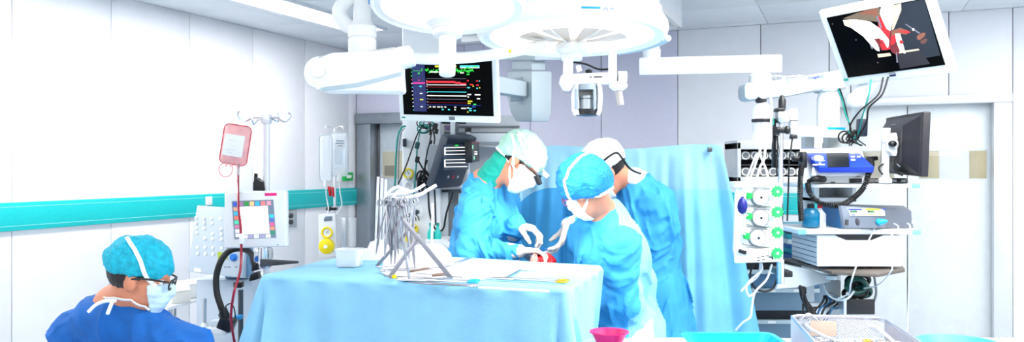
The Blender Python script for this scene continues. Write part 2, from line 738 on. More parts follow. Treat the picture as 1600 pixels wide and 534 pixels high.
# double door at the right
WDOOR = mat('white_door_laminate', (222, 228, 231), .35, .05, var=.03, vscale=14)
FRAMEW = mat('pale_door_frame', (214, 218, 222), .35, .25, var=.02)
dr = MB()
rbox(dr, 5.86, 5.985, -.2, .03, 0, 2.045, FRAMEW, .004)
rbox(dr, 4.69, 4.75, -.2, .03, 0, 2.045, FRAMEW, .004)
rbox(dr, 4.69, 5.985, -.2, .04, 2.045, 2.11, FRAMEW, .004)
d2 = struct('door_2', dr)
for a, b in ((4.75, 5.268), (5.274, 5.86)):
    mb = MB()
    rbox(mb, a, b, -.16, -.11, 0, 2.045, WDOOR, .003)
    mb.build('door_leaf', d2)
for a, b, m in ((4.86, 5.17, BLIND), (5.36, 5.50, BLIND), (5.50, 5.71, PAPER), (5.71, 5.83, BLIND)):
    mb = MB()
    rbox(mb, a, b, -.112, -.104, 1.455, 1.675, m, .002)
    mb.build('window_blind', d2)
for a, b in ((4.85, 5.18), (5.35, 5.835)):
    mb = MB()
    rbox(mb, a, b, -.104, -.1, 1.445, 1.685, PANE, .001)
    mb.build('window_pane', d2)

# left ceiling strip of the room, and added unseen fill lights
TUBE = mat('fill_strip_diffuser', (255, 253, 250), emit=12)


def ceil_light(u0, u1, v0, v1, label, m=TUBE):
    t = thing('ceiling_light', label, 'ceiling light', R((u0 + u1) / 2, (v0 + v1) / 2, CEIL - .02), 'recessed ceiling lights')
    mb = MB()
    for a, b, c, d in ((u0 - .03, u0, v0 - .03, v1 + .03), (u1, u1 + .03, v0 - .03, v1 + .03), (u0, u1, v0 - .03, v0), (u0, u1, v1, v1 + .03)):
        rbox(mb, a, b, c, d, CEIL - .022, CEIL + .004, CEILM, .002)
    mb.build('frame', t)
    mb = MB()
    rbox(mb, u0, u1, v0, v1, CEIL - .014, CEIL - .004, m, .001)
    mb.build('diffuser', t)
    return t


TUBE3 = mat('strip_diffuser', (255, 253, 251), emit=14)
FILL_TOWER = mat('tower_fill_diffuser', (255, 252, 248), emit=11)
FILL_FRONT = mat('front_fill_diffuser', (255, 252, 248), emit=3)
ceil_light(.74, 1.06, 1.15, 6.6, 'long bright light strip running along the ceiling above the left wall', TUBE3)
ceil_light(6.1, 6.45, 1.0, 6.6, 'long added fill strip, out of view, on the ceiling along the right side of the room')  # added unseen strip that lights the right side of the room
ceil_light(2.3, 5.4, 6.6, 8.6, 'wide added fill panel, out of view, on the ceiling above the front of the room', FILL_FRONT)  # added unseen panel that fills the room from the front
ceil_light(4.7, 5.9, 2.9, 5.0, 'square added fill panel, out of view, on the ceiling above the equipment tower', FILL_TOWER)  # added unseen panel that brightens the tower and the right wall

# small fittings on the left wall
t = thing('socket_plate', 'small white square socket plate on the teal rail', 'socket', P(330, 309, 6.9))
mb = MB()
vv = 2.14
rbox(mb, .0225, .034, vv - .035, vv + .035, 1.235, 1.305, WHITE, .004)
mb.build('plate', t)
mb = MB()
rbox(mb, .034, .037, vv - .02, vv + .02, 1.25, 1.29, PAPER, .004)
mb.build('rocker', t)
t = thing('gas_outlet_plate', 'square steel outlet plate on the white wall right of the touch monitor', 'outlet', R(.0, 1.1, 1.0))
mb = MB()
rbox(mb, 0, .012, 1.0, 1.22, .98, 1.14, STEEL, .004)
mb.build('plate', t)
mb = MB()
for z in (1.03, 1.09):
    mb.cyl(R(.012, 1.11, z), R(.04, 1.11, z), .022, DSTEEL)
mb.build('outlet_ring', t)
mb = MB()
rbox(mb, 0, .03, .10, .26, 1.40, 1.49, GREEN, .006)
rbox(mb, .03, .034, .14, .22, 1.43, 1.46, PAPER, .001)
mb.build('wall_alarm_box', None, 'small green box on the wall behind the hanging infusion bag', 'alarm box')

# ---------------------------------------------------------------- laminar flow canopy
mb = MB()
rbox(mb, 1.9, 3.7, 1.25, 5.6, 2.62, 2.772, CEILM, .006)
rbox(mb, 3.66, 3.7, 1.25, 5.6, 2.57, 2.63, WHITE, .004)
rbox(mb, 1.9, 3.7, 1.25, 1.29, 2.57, 2.63, WHITE, .004)
struct('trim_3', mb)

# ---------------------------------------------------------------- surgical lamps
LENS = mat('lamp_lens_glow', (255, 246, 232), emit=.78)
LENSEDGE = mat('lamp_rim_glow', (255, 246, 232), emit=.62)
TAN = mat('lamp_reflector_tan', (226, 205, 190), .4)
LWHITE = mat('lamp_white', (240, 240, 239), .3, var=.01)
LGREY = mat('lamp_grip_grey', (200, 202, 204), .4)
STRIPE = mat('blue_stripe', (30, 150, 220), .4)
INKB = mat('blue_grey_ink', (40, 90, 140), .5)


def lamp_frame(px, py, d, tilt):
    c = P(px, py, d)
    M = Matrix.Rotation(tilt, 4, 'X')
    M.translation = c
    return M


def lamp_head(root, M, r, hub, handle, grips=6, a_off=.3, handle_end=None):
    """shallow dome above a lit underside; local z up along the lamp's axis"""
    mb = MB(M)
    mb.lathe([(r * .93, .004), (r * .955, -.004), (r * .985, .006), (r, .03), (r * .99, .05), (r * .95, .075), (r * .8, .125), (r * .55, .165), (r * .25, .185), (0, .19)], LWHITE, n=64)
    mb.build('dome', root)
    mb = MB(M)
    k = 48
    for i in range(k):
        a0, a1 = 2 * PI * i / k, 2 * PI * (i + 1) / k
        for r0, r1, m in ((.16, .32, 'a'), (.32, .58, 'b'), (.58, .84, LENS), (.84, .945, LENSEDGE)):
            near = math.sin((a0 + a1) / 2) < -.15 and abs(math.cos((a0 + a1) / 2)) > .18
            if m in ('a', 'b'):
                m = TAN if (near and i % 6 != 0 and grips == 6) else LENS
            z0, z1 = -.03 * (1 - r0 ** 2), -.03 * (1 - r1 ** 2)
            mb.add([(r * q * math.cos(a), r * q * math.sin(a), z + .012) for q, a, z in ((r0, a0, z0), (r0, a1, z0), (r1, a1, z1), (r1, a0, z1))], [[0, 1, 2, 3]], m)
    lens = mb.build('lens', root)
    mb = MB(M)
    for i in range(8):
        a = 2 * PI * (i + .5) / 8
        mb.cyl((r * .15 * math.cos(a), r * .15 * math.sin(a), -.03), (r * .72 * math.cos(a), r * .72 * math.sin(a), -.014), .0022, LWHITE, n=8)
    mb.build('lens_rib', lens)
    for i in range(grips):
        a = 2 * PI * i / grips + a_off
        mb = MB(M)
        pts = [V((math.cos(a + q) * (r * .962), math.sin(a + q) * (r * .962), .072 + .006 * math.cos(q * 6))) for q in np.linspace(-.26, .26, 9)]
        mb.tube(pts, [.004] + [.0125] * 7 + [.004], LGREY, n=10, sm=3)
        mb.build('grip', root)
    h, r0, r1 = hub
    mb = MB(M)
    mb.lathe([(r0 * .8, .0), (r0 * .85, -.02), (r0, -.03), (r0, -.05), (r1 * 1.08, -.03 - h * .6), (r1 * 1.08, -.034 - h * .6), (r1, -.036 - h * .6), (r1, -.03 - h), (r1 * .6, -.034 - h)], LWHITE, n=40)
    mb.build('hub', root)


M1 = lamp_frame(893, 60, 3.13, math.radians(-3.2))
t = thing('surgical_lamp', 'large round white operating lamp with a blue stripe on its near rim', 'operating lamp', P(893, 50, 3.13) + V((0, 0, -.1)), 'operating lamps')
lamp_head(t, M1, .381, (.055, .066, .042), None)
mb = MB(M1)
aa = -PI / 2 + .10


def dome_T(a, r, z, slope):
    """frame on the outer band of the dome: x along the rim to the right, y up, z outwards"""
    out = V((math.cos(a), math.sin(a), slope)).normalized()
    x = V((-math.sin(a), math.cos(a), 0))
    y = out.cross(x)
    T = Matrix((x, y, out)).transposed().to_4x4()
    T.translation = V((math.cos(a) * r, math.sin(a) * r, z))
    return T


mb.box((0, 0, 0), (1, 1, 1), STRIPE, None, 0) if False else None
for k in range(6):
    T = dome_T(-PI / 2 + .03 + .03 * k, .3805, .026, -.1)
    mb.bm((lambda b: (bmesh.ops.create_cube(b, size=1), [setattr(v, 'co', V((v.co.x * .0115, v.co.y * .007, v.co.z * .004))) for v in b.verts], b)[2])(bmesh.new()), STRIPE, T)
mb.build('stripe', t)
mb = MB(M1)
for k, ch in enumerate('ALM'):
    T = dome_T(-PI / 2 + .222 + .034 * k, .3825, .018, -.1)
    mb.text(ch, T, .0165, INKB)
mb.build('lettering', t)
# suspension of the big lamp
mb = MB()
c = P(893, 50, 3.13)
mb.cyl(c + V((0, 0, .18)), V((c.x, c.y, CEIL + .004)), .03, LWHITE)
mb.lathe([(.09, 0), (.09, .03), (.04, .06)], LWHITE, o=(c.x, c.y, CEIL - .055))
mb.build('ceiling_post', t)
mb = MB(M1)
pts = [V((.395 * math.cos(a), .395 * math.sin(a), .01)) for a in np.linspace(.1, .95, 12)]
mb.tube(pts, .013, BLUEGREY, n=10, sm=0)
for a in (.15, .9):
    mb.cyl((.34 * math.cos(a), .34 * math.sin(a), .02), (.395 * math.cos(a), .395 * math.sin(a), .01), .009, LWHITE)
mb.build('guard_rail', t)

M2 = lamp_frame(700, 15, 2.6, math.radians(-9))
t2 = thing('surgical_lamp', 'smaller white operating lamp with a thick handle, cut by the top of the photo', 'operating lamp', P(700, 15, 2.6) + V((0, 0, -.15)), 'operating lamps')
LENS2 = LENS
lamp_head(t2, M2, .258, (.06, .07, .048), None, grips=5, a_off=.9)
mb = MB(M2)
mb.lathe([(.028, -.08), (.0285, -.1), (.027, -.2), (.026, -.222), (.02, -.226)], LWHITE, n=28)
mb.build('handle', t2)
mb = MB(M2)
for k in range(7):
    T = dome_T(PI + .12 + .07 * k, .2575, .016, -.05)
    mb.bm((lambda b: (bmesh.ops.create_cube(b, size=1), [setattr(v, 'co', V((v.co.x * .0185, v.co.y * .012, v.co.z * .004))) for v in b.verts], b)[2])(bmesh.new()), STRIPE, T)
mb.build('stripe', t2)
# its yoke and sprung arm
mb = MB()
d = 2.75
mb.tube([P(566, 50, d), P(540, 38, d), P(531, 20, d), P(541, 2, d), P(575, -20, d), P(640, -50, 2.7), P(700, -62, 2.62)], .026, LWHITE, n=14)
mb.build('yoke', t2)
mb = MB()
c = P(566, 80, d)
mb.lathe([(.048, -.02), (.049, .04), (.045, .042), (.045, .046), (.049, .048), (.05, .085), (.035, .10), (.03, .11), (.03, CEIL - c.z + .004)], LWHITE, o=c, n=32)
mb.build('pivot_post', t2)
mb = MB()
slab(mb, [(620, 72), (625, 102), (628, 143), (505, 142)] + arc(500, 113, 27, 100, 262, 10) + [(520, 88)], d - .06, .13, LWHITE, .012)
mb.build('arm_cover', t2)
mb = MB()
slab(mb, [(500, 137), (560, 129), (627, 112), (628, 118), (560, 136), (505, 142)], d - .062, .01, BLUEGREY, .002)
mb.cyl(P(497, 110, d - .075), P(497, 110, d), .022, LWHITE)
mb.build('arm_seam', t2)
mb = MB()
slab(mb, [(619, 73), (640, 70), (645, 97), (624, 103)], d - .05, .11, LWHITE, .006)
mb.build('arm_end', t2)
# bar of the big lamp that crosses above the screen
mb = MB()
mb.tube([P(634, 90, 2.93), P(680, 92, 2.95), P(740, 89, 2.99), P(800, 81, 3.03), P(850, 70, 3.06)], .0215, LWHITE, n=14)
arm = mb.build('cross_arm', t)
mb = MB()
p = P(797, 80, 3.005)
mb.ell(p, (.006, .004, .006), YELLOW)
mb.build('indicator', arm)

# ---------------------------------------------------------------- video camera below the big lamp
d = 3.03
t = thing('surgical_video_camera', 'white video camera hanging from a bracket under the large operating lamp', 'camera', P(915, 180, d), None)
mb = MB()
mb.cyl(P(888, 92, d), P(887, 126, d), .0195, LWHITE, n=24)
slab(mb, [(877, 117), (897, 115), (897, 133), (891, 142), (880, 140), (874, 128)], d - .028, .05, LWHITE, .005)
mb.build('handle_post', t)
mb = MB()
slab(mb, [(892, 115), (962, 112), (962, 130), (892, 132)], d - .03, .055, LWHITE, .008)
slab(mb, [(921, 119.5), (925, 119.5), (925, 121), (921, 121)], d - .031, .004, BLACK, 0)
slab(mb, [(928, 119), (941, 119), (941, 121), (928, 121)], d - .031, .004, BLACK, 0)
mb.build('bracket', t)
mb = MB()
mb.cyl(P(957, 80, d), P(957, 122, d), .0165, LWHITE, n=24)
mb.build('side_post', t)
mb = MB()
mb.cyl(P(961, 120, d - .004), P(979, 120, d - .004), .021, LWHITE, n=28)
mb.cyl(P(963.2, 120, d - .004), P(965, 120, d - .004), .0216, BLACK, n=28)
mb.build('knob', t)
mb = MB()
mb.lathe([(.0, -.018), (.02, -.016), (.034, -.004), (.036, .006), (.03, .016), (.01, .02)], LWHITE, o=P(966, 135, d), n=32)
mb.build('socket_disc', t)
mb = MB()
mb.cyl(P(966, 142, d), P(970, 164, d), .0145, mat('warm_grey_plastic', (186, 178, 172), .5), .013)
mb.build('pin', t)
# housing: a shell that is open to the front with the optics inside
c = P(917, 131, d)
cz = lambda y: -(y - 131) * d / FPX
shell = MB()
n = 40
prof = [(.052, cz(131)), (.0585, cz(136)), (.0605, cz(150)), (.058, cz(172)), (.05, cz(180))]
rows, rin = [], []
for r, z in prof:
    A = [math.radians(-90 + a) for a in np.linspace(44, 316, n)]
    rows.append([c + V((r * math.cos(a), r * math.sin(a), z)) for a in A])
    rin.append([c + V(((r - .006) * math.cos(a), (r - .006) * math.sin(a), z)) for a in A])
shell.grid(rows, LWHITE)
shell.grid([x[::-1] for x in rin], LWHITE)
for a, b in ((0, 0), (-1, -1)):
    shell.grid([[r[a] for r in rows], [r[a] for r in rin]], LWHITE)
shell.grid([rows[0], rin[0]], LWHITE)
shell.grid([rin[-1], rows[-1]], LWHITE)
shell.build('housing', t)
mb = MB()
mb.lathe([(.03, 0), (.046, -.004), (.046, cz(141) + .0), (.0, cz(141))], mat('camera_grey', (160, 172, 182), .4), o=c, n=32)
slab(mb, [(898, 138), (904, 138), (904, 172), (898, 170)], d - .045, .05, mat('camera_grey', (160, 172, 182)), .003)
slab(mb, [(927, 138), (932, 138), (932, 170), (927, 172)], d - .045, .05, mat('camera_grey', (160, 172, 182)), .003)
mb.build('inner_frame', t)
mb = MB()
mb.lathe([(.028, cz(150)), (.03, cz(152)), (.03, cz(168)), (.034, cz(172)), (.034, cz(178))], mat('camera_barrel', (176, 182, 186), .3, .4), o=c, n=32)
for k in range(14):
    a = -PI / 2 + (k - 6.5) * .17
    mb.box(c + V((.0303 * math.cos(a), .0303 * math.sin(a), cz(154.5))), (.003, .002, .004), DSTEEL, rot(z=a + PI / 2), 0)
mb.build('barrel', t)
mb = MB()
mb.lathe([(.047, cz(171)), (.047, cz(179)), (.04, cz(181)), (.024, cz(179)), (.02, cz(176)), (0, cz(176))], BLACKPL, o=c, n=36)
mb.lathe([(.019, cz(177.5)), (.01, cz(178.5)), (0, cz(178.8))], mat('lens_glass', (40, 24, 18), .05, spec=1), o=c, n=24)
mb.build('lens', t)
mb = MB()
mb.lathe([(.012, .0), (.014, .01), (.006, .014), (0, .014)], BLACK, o=P(920, 114, d), n=20)
mb.tube([P(895, 97, d + .01), P(915, 100, d + .03), P(935, 108, d + .04), P(952, 108, d + .02)], .004, BLACK)
slab(mb, [(899, 103), (907, 101), (910, 110), (902, 113)], d + .005, .004, PAPER, .001)
mb.build('cable', t)

# lamp light on the field below
for q, en, sp in ((P(893, 74, 3.05), 60, 80), (P(700, 40, 2.6), 25, 80)):
    L = bpy.data.lights.new('lamp_beam', 'SPOT')
    L.energy = en
    L.spot_size = math.radians(sp)
    L.spot_blend = .8
    L.shadow_soft_size = .15
    L.color = (1, .97, .92)
    o = bpy.data.objects.new('lamp_beam', L)
    COL.objects.link(o)
    o.location = q + V((0, -.0, -.16 if en > 100 else -.2))
    dirv = (V((.1, 3.62, 1.1)) - o.location)
    o.rotation_euler = dirv.to_track_quat('-Z', 'Y').to_euler()

# ---------------------------------------------------------------- patient screen and its ceiling pendant
MONW = mat('monitor_shell', (226, 232, 230), .35, var=.01)


def glow(name, c, e=1.0):
    return mat('screen_' + name, c, .3, emit=e)


SG, SR, SPK, SCY, SWH, SBL, SYE, SGR, SDB = (glow('green', (30, 235, 60)), glow('red', (235, 25, 45)), glow('pink', (255, 60, 150)), glow('cyan', (70, 225, 230)),
    glow('white', (245, 245, 240)), glow('blue', (30, 60, 190)), glow('yellow', (240, 235, 50)), glow('grey', (130, 130, 150)), glow('navy', (8, 20, 70)))
M, w, h = quad((627, 91), (769, 90), (770, 181.5), (630, 178.5), 3.75)
t = thing('pendant_monitor', 'wide ceiling screen with coloured vital sign traces behind the smaller lamp', 'monitor', M.translation - V((0, 0, h / 2)), None)
mb = MB(M)
bz = .026
mb.box((0, -.004, -.018), (w + 2 * bz, h + 2 * bz + .008, .03), MONW, None, .008, 3)
mb.box((0, 0, -.045), (w * .7, h * .7, .035), MONW, None, .012)
mb.build('bezel', t)
mb = MB(M)
mb.box((0, 0, -.003), (w, h, .008), GLASSB, None, .001)


def bar(u0, v0, u1, v1, m, z=.0012):
    x0, x1 = (u0 - .5) * w, (u1 - .5) * w
    if m not in (SDB, SBL):
        v0, v1 = .115 + .9 * v0, .115 + .9 * v1
    y0, y1 = (.5 - v0) * h, (.5 - v1) * h
    mb.box(((x0 + x1) / 2, (y0 + y1) / 2, z), (abs(x1 - x0), abs(y1 - y0), .0008), m, None, 0)


bar(.125, .07, .265, .94, SDB)
for k in range(6):
    bar(.125 + .028 * k - .0006, .07, .125 + .028 * k + .0006, .94, SBL, .0016)
for k in range(9):
    bar(.125, .07 + .107 * k - .0008, .265, .07 + .107 * k + .0008, SBL, .0016)
rs = random.Random(3)
u = .275
while u < .80:
    a = .10 + rs.uniform(-.035, .035)
    bar(u, a, u + .007, a + rs.uniform(.015, .05), SG)
    u += .0075
bar(.135, .115, .235, .122, SG, .002)
bar(.235, .07, .24, .12, SG, .002)
bar(.385, .015, .62, .05, SYE)
bar(.66, .015, .87, .055, SCY)
bar(.66, .055, .87, .068, SWH)
for a, b, c, e, m in ((.28, .265, .72, .27, SGR), (.125, .34, .265, .37, SPK), (.28, .315, .6, .352, SR), (.6, .33, .66, .365, SR), (.66, .35, .72, .385, SR), (.28, .385, .72, .396, SWH),
                      (.28, .435, .72, .437, SR), (.28, .52, .72, .532, SCY), (.28, .59, .72, .61, SWH), (.28, .665, .72, .671, SGR), (.28, .735, .72, .737, SR), (.125, .815, .87, .819, SBL)):
    bar(a, b, c, e, m)
for (uu, vv, ww, m) in ((.33, .13, .09, SWH), (.48, .13, .08, SWH), (.66, .145, .04, SWH), (.73, .05, .03, SG), (.80, .03, .05, SG), (.73, .11, .03, SG), (.73, .175, .03, SG), (.73, .295, .02, SR), (.83, .3, .02, SR), (.86, .3, .01, SCY),
                        (.76, .37, .035, SR), (.83, .38, .025, SR), (.79, .4, .012, SYE), (.73, .43, .03, SCY), (.83, .44, .015, SCY), (.86, .43, .01, SYE), (.73, .56, .04, SWH), (.81, .565, .06, SWH), (.73, .61, .015, SWH), (.83, .64, .035, SWH),
                        (.73, .69, .05, SYE), (.73, .73, .03, SYE), (.79, .75, .03, SG), (.655, .83, .055, SWH), (.72, .82, .02, SWH), (.74, .83, .03, SCY), (.78, .83, .03, SBL), (.74, .87, .03, SCY), (.79, .87, .025, SCY), (.72, .9, .012, SYE),
                        (.44, .86, .02, SCY), (.51, .86, .02, SCY), (.58, .86, .015, SWH), (.3, .81, .02, SWH), (.34, .81, .03, SWH), (.39, .81, .03, SWH), (.43, .81, .02, SWH), (.47, .81, .02, SWH), (.58, .81, .02, SWH),
                        (.2, .55, .03, SWH), (.2, .41, .025, SCY), (.2, .67, .035, SYE), (.2, .81, .025, SWH), (.19, .155, .02, SG), (.19, .29, .015, SR)):
    bar(uu, vv, uu + ww, vv + .022, m, .002)
for k, m in enumerate((SG, SG, SG, SR, SWH, SCY, SWH, SWH, SYE, SWH, SWH, SCY)):
    bar(.108 + .003 * (k % 2), .06 + .075 * k, .122, .075 + .075 * k, m)
    bar(.28, .3 + .06 * k, .287, .31 + .06 * k, SWH) if k < 10 else None
mb.build('screen', t)
mb = MB(M)
mb.box((0.02, -h / 2 - bz * .55, -.002), (.03, .014, .004), mat('maker_plate', (60, 78, 92), .3, .3), None, .001)
mb.box((0.02, -h / 2 - bz * .5, .0005), (.026, .003, .001), GREYPL, None, 0)
mb.build('maker_plate', t)
mb = MB(M)
mb.box((-w / 2 - .004, -h / 2 - bz * .6, -.002), (.02, .006, .003), TEALC, None, .001)
mb.build('badge', t)

mb0 = thing('ceiling_pendant', 'pale grey ceiling pendant box that carries the screen arm', 'pendant', P(830, 190, 4.3), None)
t = mb0
PEN = mat('pendant_shell', (172, 184, 190), .45, var=.02)
mb = MB()


def ring(px, z_y, shrink=0):
    c = P(828, z_y, 4.38)
    out = []
    for x, dd in px:
        q = P(x, z_y, dd)
        out.append(c.lerp(q, 1 - shrink) if shrink else q)
    return out


def hull(mb, rings, m, b=.0):
    n = len(rings[0])
    vs = [p for r in rings for p in r]
    bm = bmesh.new()
    bv = [bm.verts.new(p) for p in vs]
    L = len(rings)
    bm.faces.new(bv[:n][::-1])
    bm.faces.new(bv[(L - 1) * n:])
    for j in range(L - 1):
        for k in range(n):
            bm.faces.new([bv[j * n + k], bv[j * n + (k + 1) % n], bv[(j + 1) * n + (k + 1) % n], bv[(j + 1) * n + k]])
    bmesh.ops.recalc_face_normals(bm, faces=bm.faces[:])
    if b:
        bmesh.ops.bevel(bm, geom=[e for e in bm.edges if e.calc_face_angle(0) > .5], offset=b, segments=2, affect='EDGES', profile=.5)
    mb.bm(bm, m)


plan = [(792, 4.5), (831, 4.2), (862, 4.42), (826, 4.72)]
hull(mb, [ring([(806, 4.48), (831, 4.24), (858, 4.42), (828, 4.66)], 190), ring([(798, 4.49), (831, 4.21), (861, 4.42), (827, 4.7)], 176), ring(plan, 150), ring(plan, 111)], PEN, .008)
mb.build('housing', t)
mb = MB()
hull(mb, [ring([(800, 4.47), (831, 4.24), (852, 4.4), (822, 4.63)], 110), ring([(800, 4.47), (831, 4.24), (852, 4.4), (822, 4.63)], 95)], PEN, .005)
mb.build('swivel_block', t)
mb = MB()
hull(mb, [ring([(782, 4.55), (836, 4.18), (876, 4.42), (822, 4.8)], 94), ring([(782, 4.55), (836, 4.18), (876, 4.42), (822, 4.8)], 74)], PEN, .006)
mb.build('ceiling_arm', t)
mb = MB()
q = P(850, 78, 4.5)
mb.cyl((q.x, q.y, q.z), (q.x, q.y, 2.63), .06, PEN)
mb.build('ceiling_post', t)
mb = MB()
slab(mb, [(797, 122), (824, 119), (824, 156), (797, 158)], 4.3, .05, PEN, .004)
a, b2 = P(818, 136, 4.28), P(740, 132, 3.84)
mb.box((a + b2) / 2, ((a - b2).length, .075, .085), PEN, axes((0, 0, 1), a - b2), .01)
mb.build('screen_arm', t)
EXPOSURE = 0.58

# ---------------------------------------------------------------- ceiling boom at the right and its tower
BOOM = mat('boom_shell', (222, 228, 231), .4, var=.015)
BOOMG = mat('boom_grey', (186, 200, 206), .4, var=.03)
t = thing('ceiling_boom', 'pale ceiling boom whose jointed arm reaches right to the equipment tower', 'ceiling boom', P(1018, 118, 4.5), None)
mb = MB()
q = P(1018, 95, 4.5)
mb.lathe([(.05, 0), (.052, .06), (.045, .07), (.045, CEIL - q.z - .06), (.1, CEIL - q.z - .05), (.1, CEIL - q.z + .004)], BOOM, o=q)
mb.build('ceiling_post', t)
mb = MB()
hull(mb, [[P(998, 118, 4.45), P(1222, 113, 4.25), P(1222, 113, 4.37), P(998, 118, 4.57)], [P(998, 90, 4.45), P(1222, 85, 4.25), P(1222, 85, 4.37), P(998, 90, 4.57)]], BOOM, .01)
mb.build('upper_arm', t)
mb = MB()
slab(mb, [(1000, 114), (1168, 110), (1168, 113), (1000, 118.5)], 4.3, .01, BOOMG, .001) if False else None
mb.lathe([(.055, -.055), (.06, -.05), (.06, .0), (.05, .01)], BOOM, o=P(1188, 118, 4.3))
mb.build('elbow', t)
mb = MB()
slab(mb, [(1163, 136), (1166, 129), (1182, 129), (1234, 123), (1292, 112), (1296, 139), (1234, 149), (1172, 157), (1164, 153)], 4.2, .13, BOOMG, .012)
sp = mb.build('spring_arm', t)
mb = MB()
T = Matrix(((math.cos(.2), 0, 0, 0), (0, 0, -1, 0), (math.sin(.2), 1, 0, 0), (0, 0, 0, 1)))
T = Matrix(((1, 0, 0), (0, 0, -1), (0, 1, 0))).to_4x4() @ Matrix.Rotation(math.radians(11), 4, 'Z')
T.translation = P(1263, 124.5, 4.198)
mb.text('Dräger', T, .022, mat('maker_blue', (20, 60, 200), .4))
T2 = T.copy()
T2.translation = P(1278, 121.5, 4.198)
mb.text('Agila', T2, .02, mat('maker_pale_blue', (120, 150, 210), .4))
mb.build('lettering', sp)
mb = MB()
slab(mb, [(1286, 113), (1320, 108), (1326, 120), (1326, 138), (1302, 142), (1286, 143)], 4.19, .15, BOOM, .015)
mb.build('arm_head', t)
mb = MB()
mb.lathe([(.056, 0), (.058, .01), (.058, .17), (.05, .19), (.05, .24)], BOOM, o=P(1294, 203, 4.25))
col = mb.build('drop_post', t)
mb = MB()
hull(mb, [[P(1240, 213, 4.15), P(1322, 216, 4.15), P(1322, 216, 4.3), P(1240, 213, 4.3)], [P(1240, 196, 4.15), P(1322, 199, 4.15), P(1322, 199, 4.3), P(1240, 196, 4.3)]], BOOM, .01)
mb.build('cross_bar', t)
mb = MB()
slab(mb, [(1293, 198), (1321, 199), (1321, 203), (1293, 202)], 4.148, .006, CYANP, .001)
mb.build('blue_stripe', t)

# rear frame of the tower: two uprights, shelves and a lower bracket
t = thing('equipment_tower', 'white equipment tower with shelves that carry the blue monitor and the power unit', 'equipment tower', P(1300, 560, 4.2), None)
for px in (1262, 1300):
    mb = MB()
    a, b2 = P(px, 214, 4.345), P(px, 470, 4.345)
    mb.box((a + b2) / 2, (.075 if px == 1300 else .05, .07, (a - b2).length), BOOM, None, .006)
    mb.build('upright', t)
SHELF = mat('shelf_white', (232, 236, 238), .4, var=.01)
CORNER = mat('shelf_corner_blue', (120, 190, 214), .4)


def shelf(name, x0, x1, y0, y1, d, dep, corners=True):
    mb = MB()
    hull(mb, [[P(x0, y1, d), P(x1, y1, d), P(x1, y1, d) + V((0, dep, 0)), P(x0, y1, d) + V((0, dep, 0))], [P(x0, y0, d), P(x1, y0, d), P(x1, y0, d) + V((0, dep, 0)), P(x0, y0, d) + V((0, dep, 0))]], SHELF, .005)
    s = mb.build(name, t)
    if corners:
        for x, sgn in ((x0, 1), (x1, -1)):
            mb = MB()
            hull(mb, [[P(x - 1 * sgn, y1 + .5, d - .004), P(x + 12 * sgn, y1 + .5, d - .004), P(x + 12 * sgn, y1 + .5, d + .05), P(x - 1 * sgn, y1 + .5, d + .05)],
                      [P(x - 1 * sgn, y0 - .5, d - .004), P(x + 12 * sgn, y0 - .5, d - .004), P(x + 12 * sgn, y0 - .5, d + .05), P(x - 1 * sgn, y0 - .5, d + .05)]], CORNER, .003)
            mb.build('corner_guard', s)
    return s


shelf('shelf', 1256, 1437, 287, 293, 3.9, .42)
shelf('shelf', 1248, 1438, 358.5, 366, 3.9, .42)
mb = MB()                                      # open box below the upper shelf
for a in ([(1272, 293), (1280, 293), (1280, 315), (1272, 315)], [(1332, 293), (1338, 293), (1338, 315), (1332, 315)], [(1272, 309), (1338, 309), (1338, 315), (1272, 315)]):
    slab(mb, a, 4.08, .2, SHELF, .002)
slab(mb, [(1276, 293), (1336, 293), (1336, 314), (1276, 314)], 4.27, .01, GREYPL, .001)
mb.build('cable_tray', t)
# drawer under the lower shelf
DRAWER = mat('drawer_white', (238, 240, 241), .35, var=.01)
DRSIDE = mat('drawer_side', (205, 207, 210), .45, var=.02)
mb = MB()
hull(mb, [[P(1277, 416, 3.93), P(1408, 416, 3.93), P(1408, 416, 3.93) + V((0, .36, 0)), P(1277, 416, 3.93) + V((0, .36, 0))], [P(1277, 367, 3.93), P(1408, 367, 3.93), P(1408, 367, 3.93) + V((0, .36, 0)), P(1277, 367, 3.93) + V((0, .36, 0))]], DRSIDE, .004)
for k in range(6):
    a = P(1277, 371 + 8 * k, 3.93)
    mb.box(a + V((-.0005, .18, 0)), (.004, .35, .0035), MIDGREY, None, 0)
cab = mb.build('drawer_case', t)
mb = MB()
slab(mb, [(1277, 367.5), (1305, 367.5), (1312, 371), (1322, 375.5), (1362, 375.5), (1372, 371), (1380, 367.5), (1409, 367.5), (1409, 416), (1277, 416)], 3.925, .012, DRAWER, .002)
mb.build('drawer', t)
mb = MB()
slab(mb, [(1304, 366.8), (1381, 366.8), (1372, 371.5), (1362, 376), (1322, 376), (1312, 371.5)], 3.928, .003, BLACKPL, 0)
mb.build('drawer_grip_slot', t)
DARKTRAY = mat('dark_speckled_tray', (92, 84, 78), .5, var=.3, vscale=160)
mb = MB()
hull(mb, [[P(1225, 407, 4.3), P(1300, 429, 3.86), P(1372, 433, 3.8), P(1414, 425, 3.95), P(1400, 408, 4.3)], [P(1225, 403, 4.3), P(1300, 424, 3.86), P(1372, 428, 3.8), P(1414, 419, 3.95), P(1400, 404, 4.3)]], DARKTRAY, .003)
mb.build('lower_tray', t)
mb = MB()
slab(mb, [(1224, 412), (1262, 420), (1296, 431), (1300, 440), (1262, 448), (1213, 452)], 4.1, .05, BOOM, .006)
mb.build('bracket', t)
mb = MB()
mb.cyl(P(1300, 430, 3.98), P(1300, 436, 3.98), .03, BOOMG)
mb.build('bracket_pivot', t)
mb = MB()
a, b2 = P(1297, 436, 4.2), P(1297, 600, 4.2)
mb.box(V((a.x, a.y, a.z / 2)), (.08, .09, a.z), GREYPL, None, .006)
mb.lathe([(.2, 0), (.2, .03), (.1, .07), (.06, .08)], BOOM, o=(a.x, a.y, 0.0))
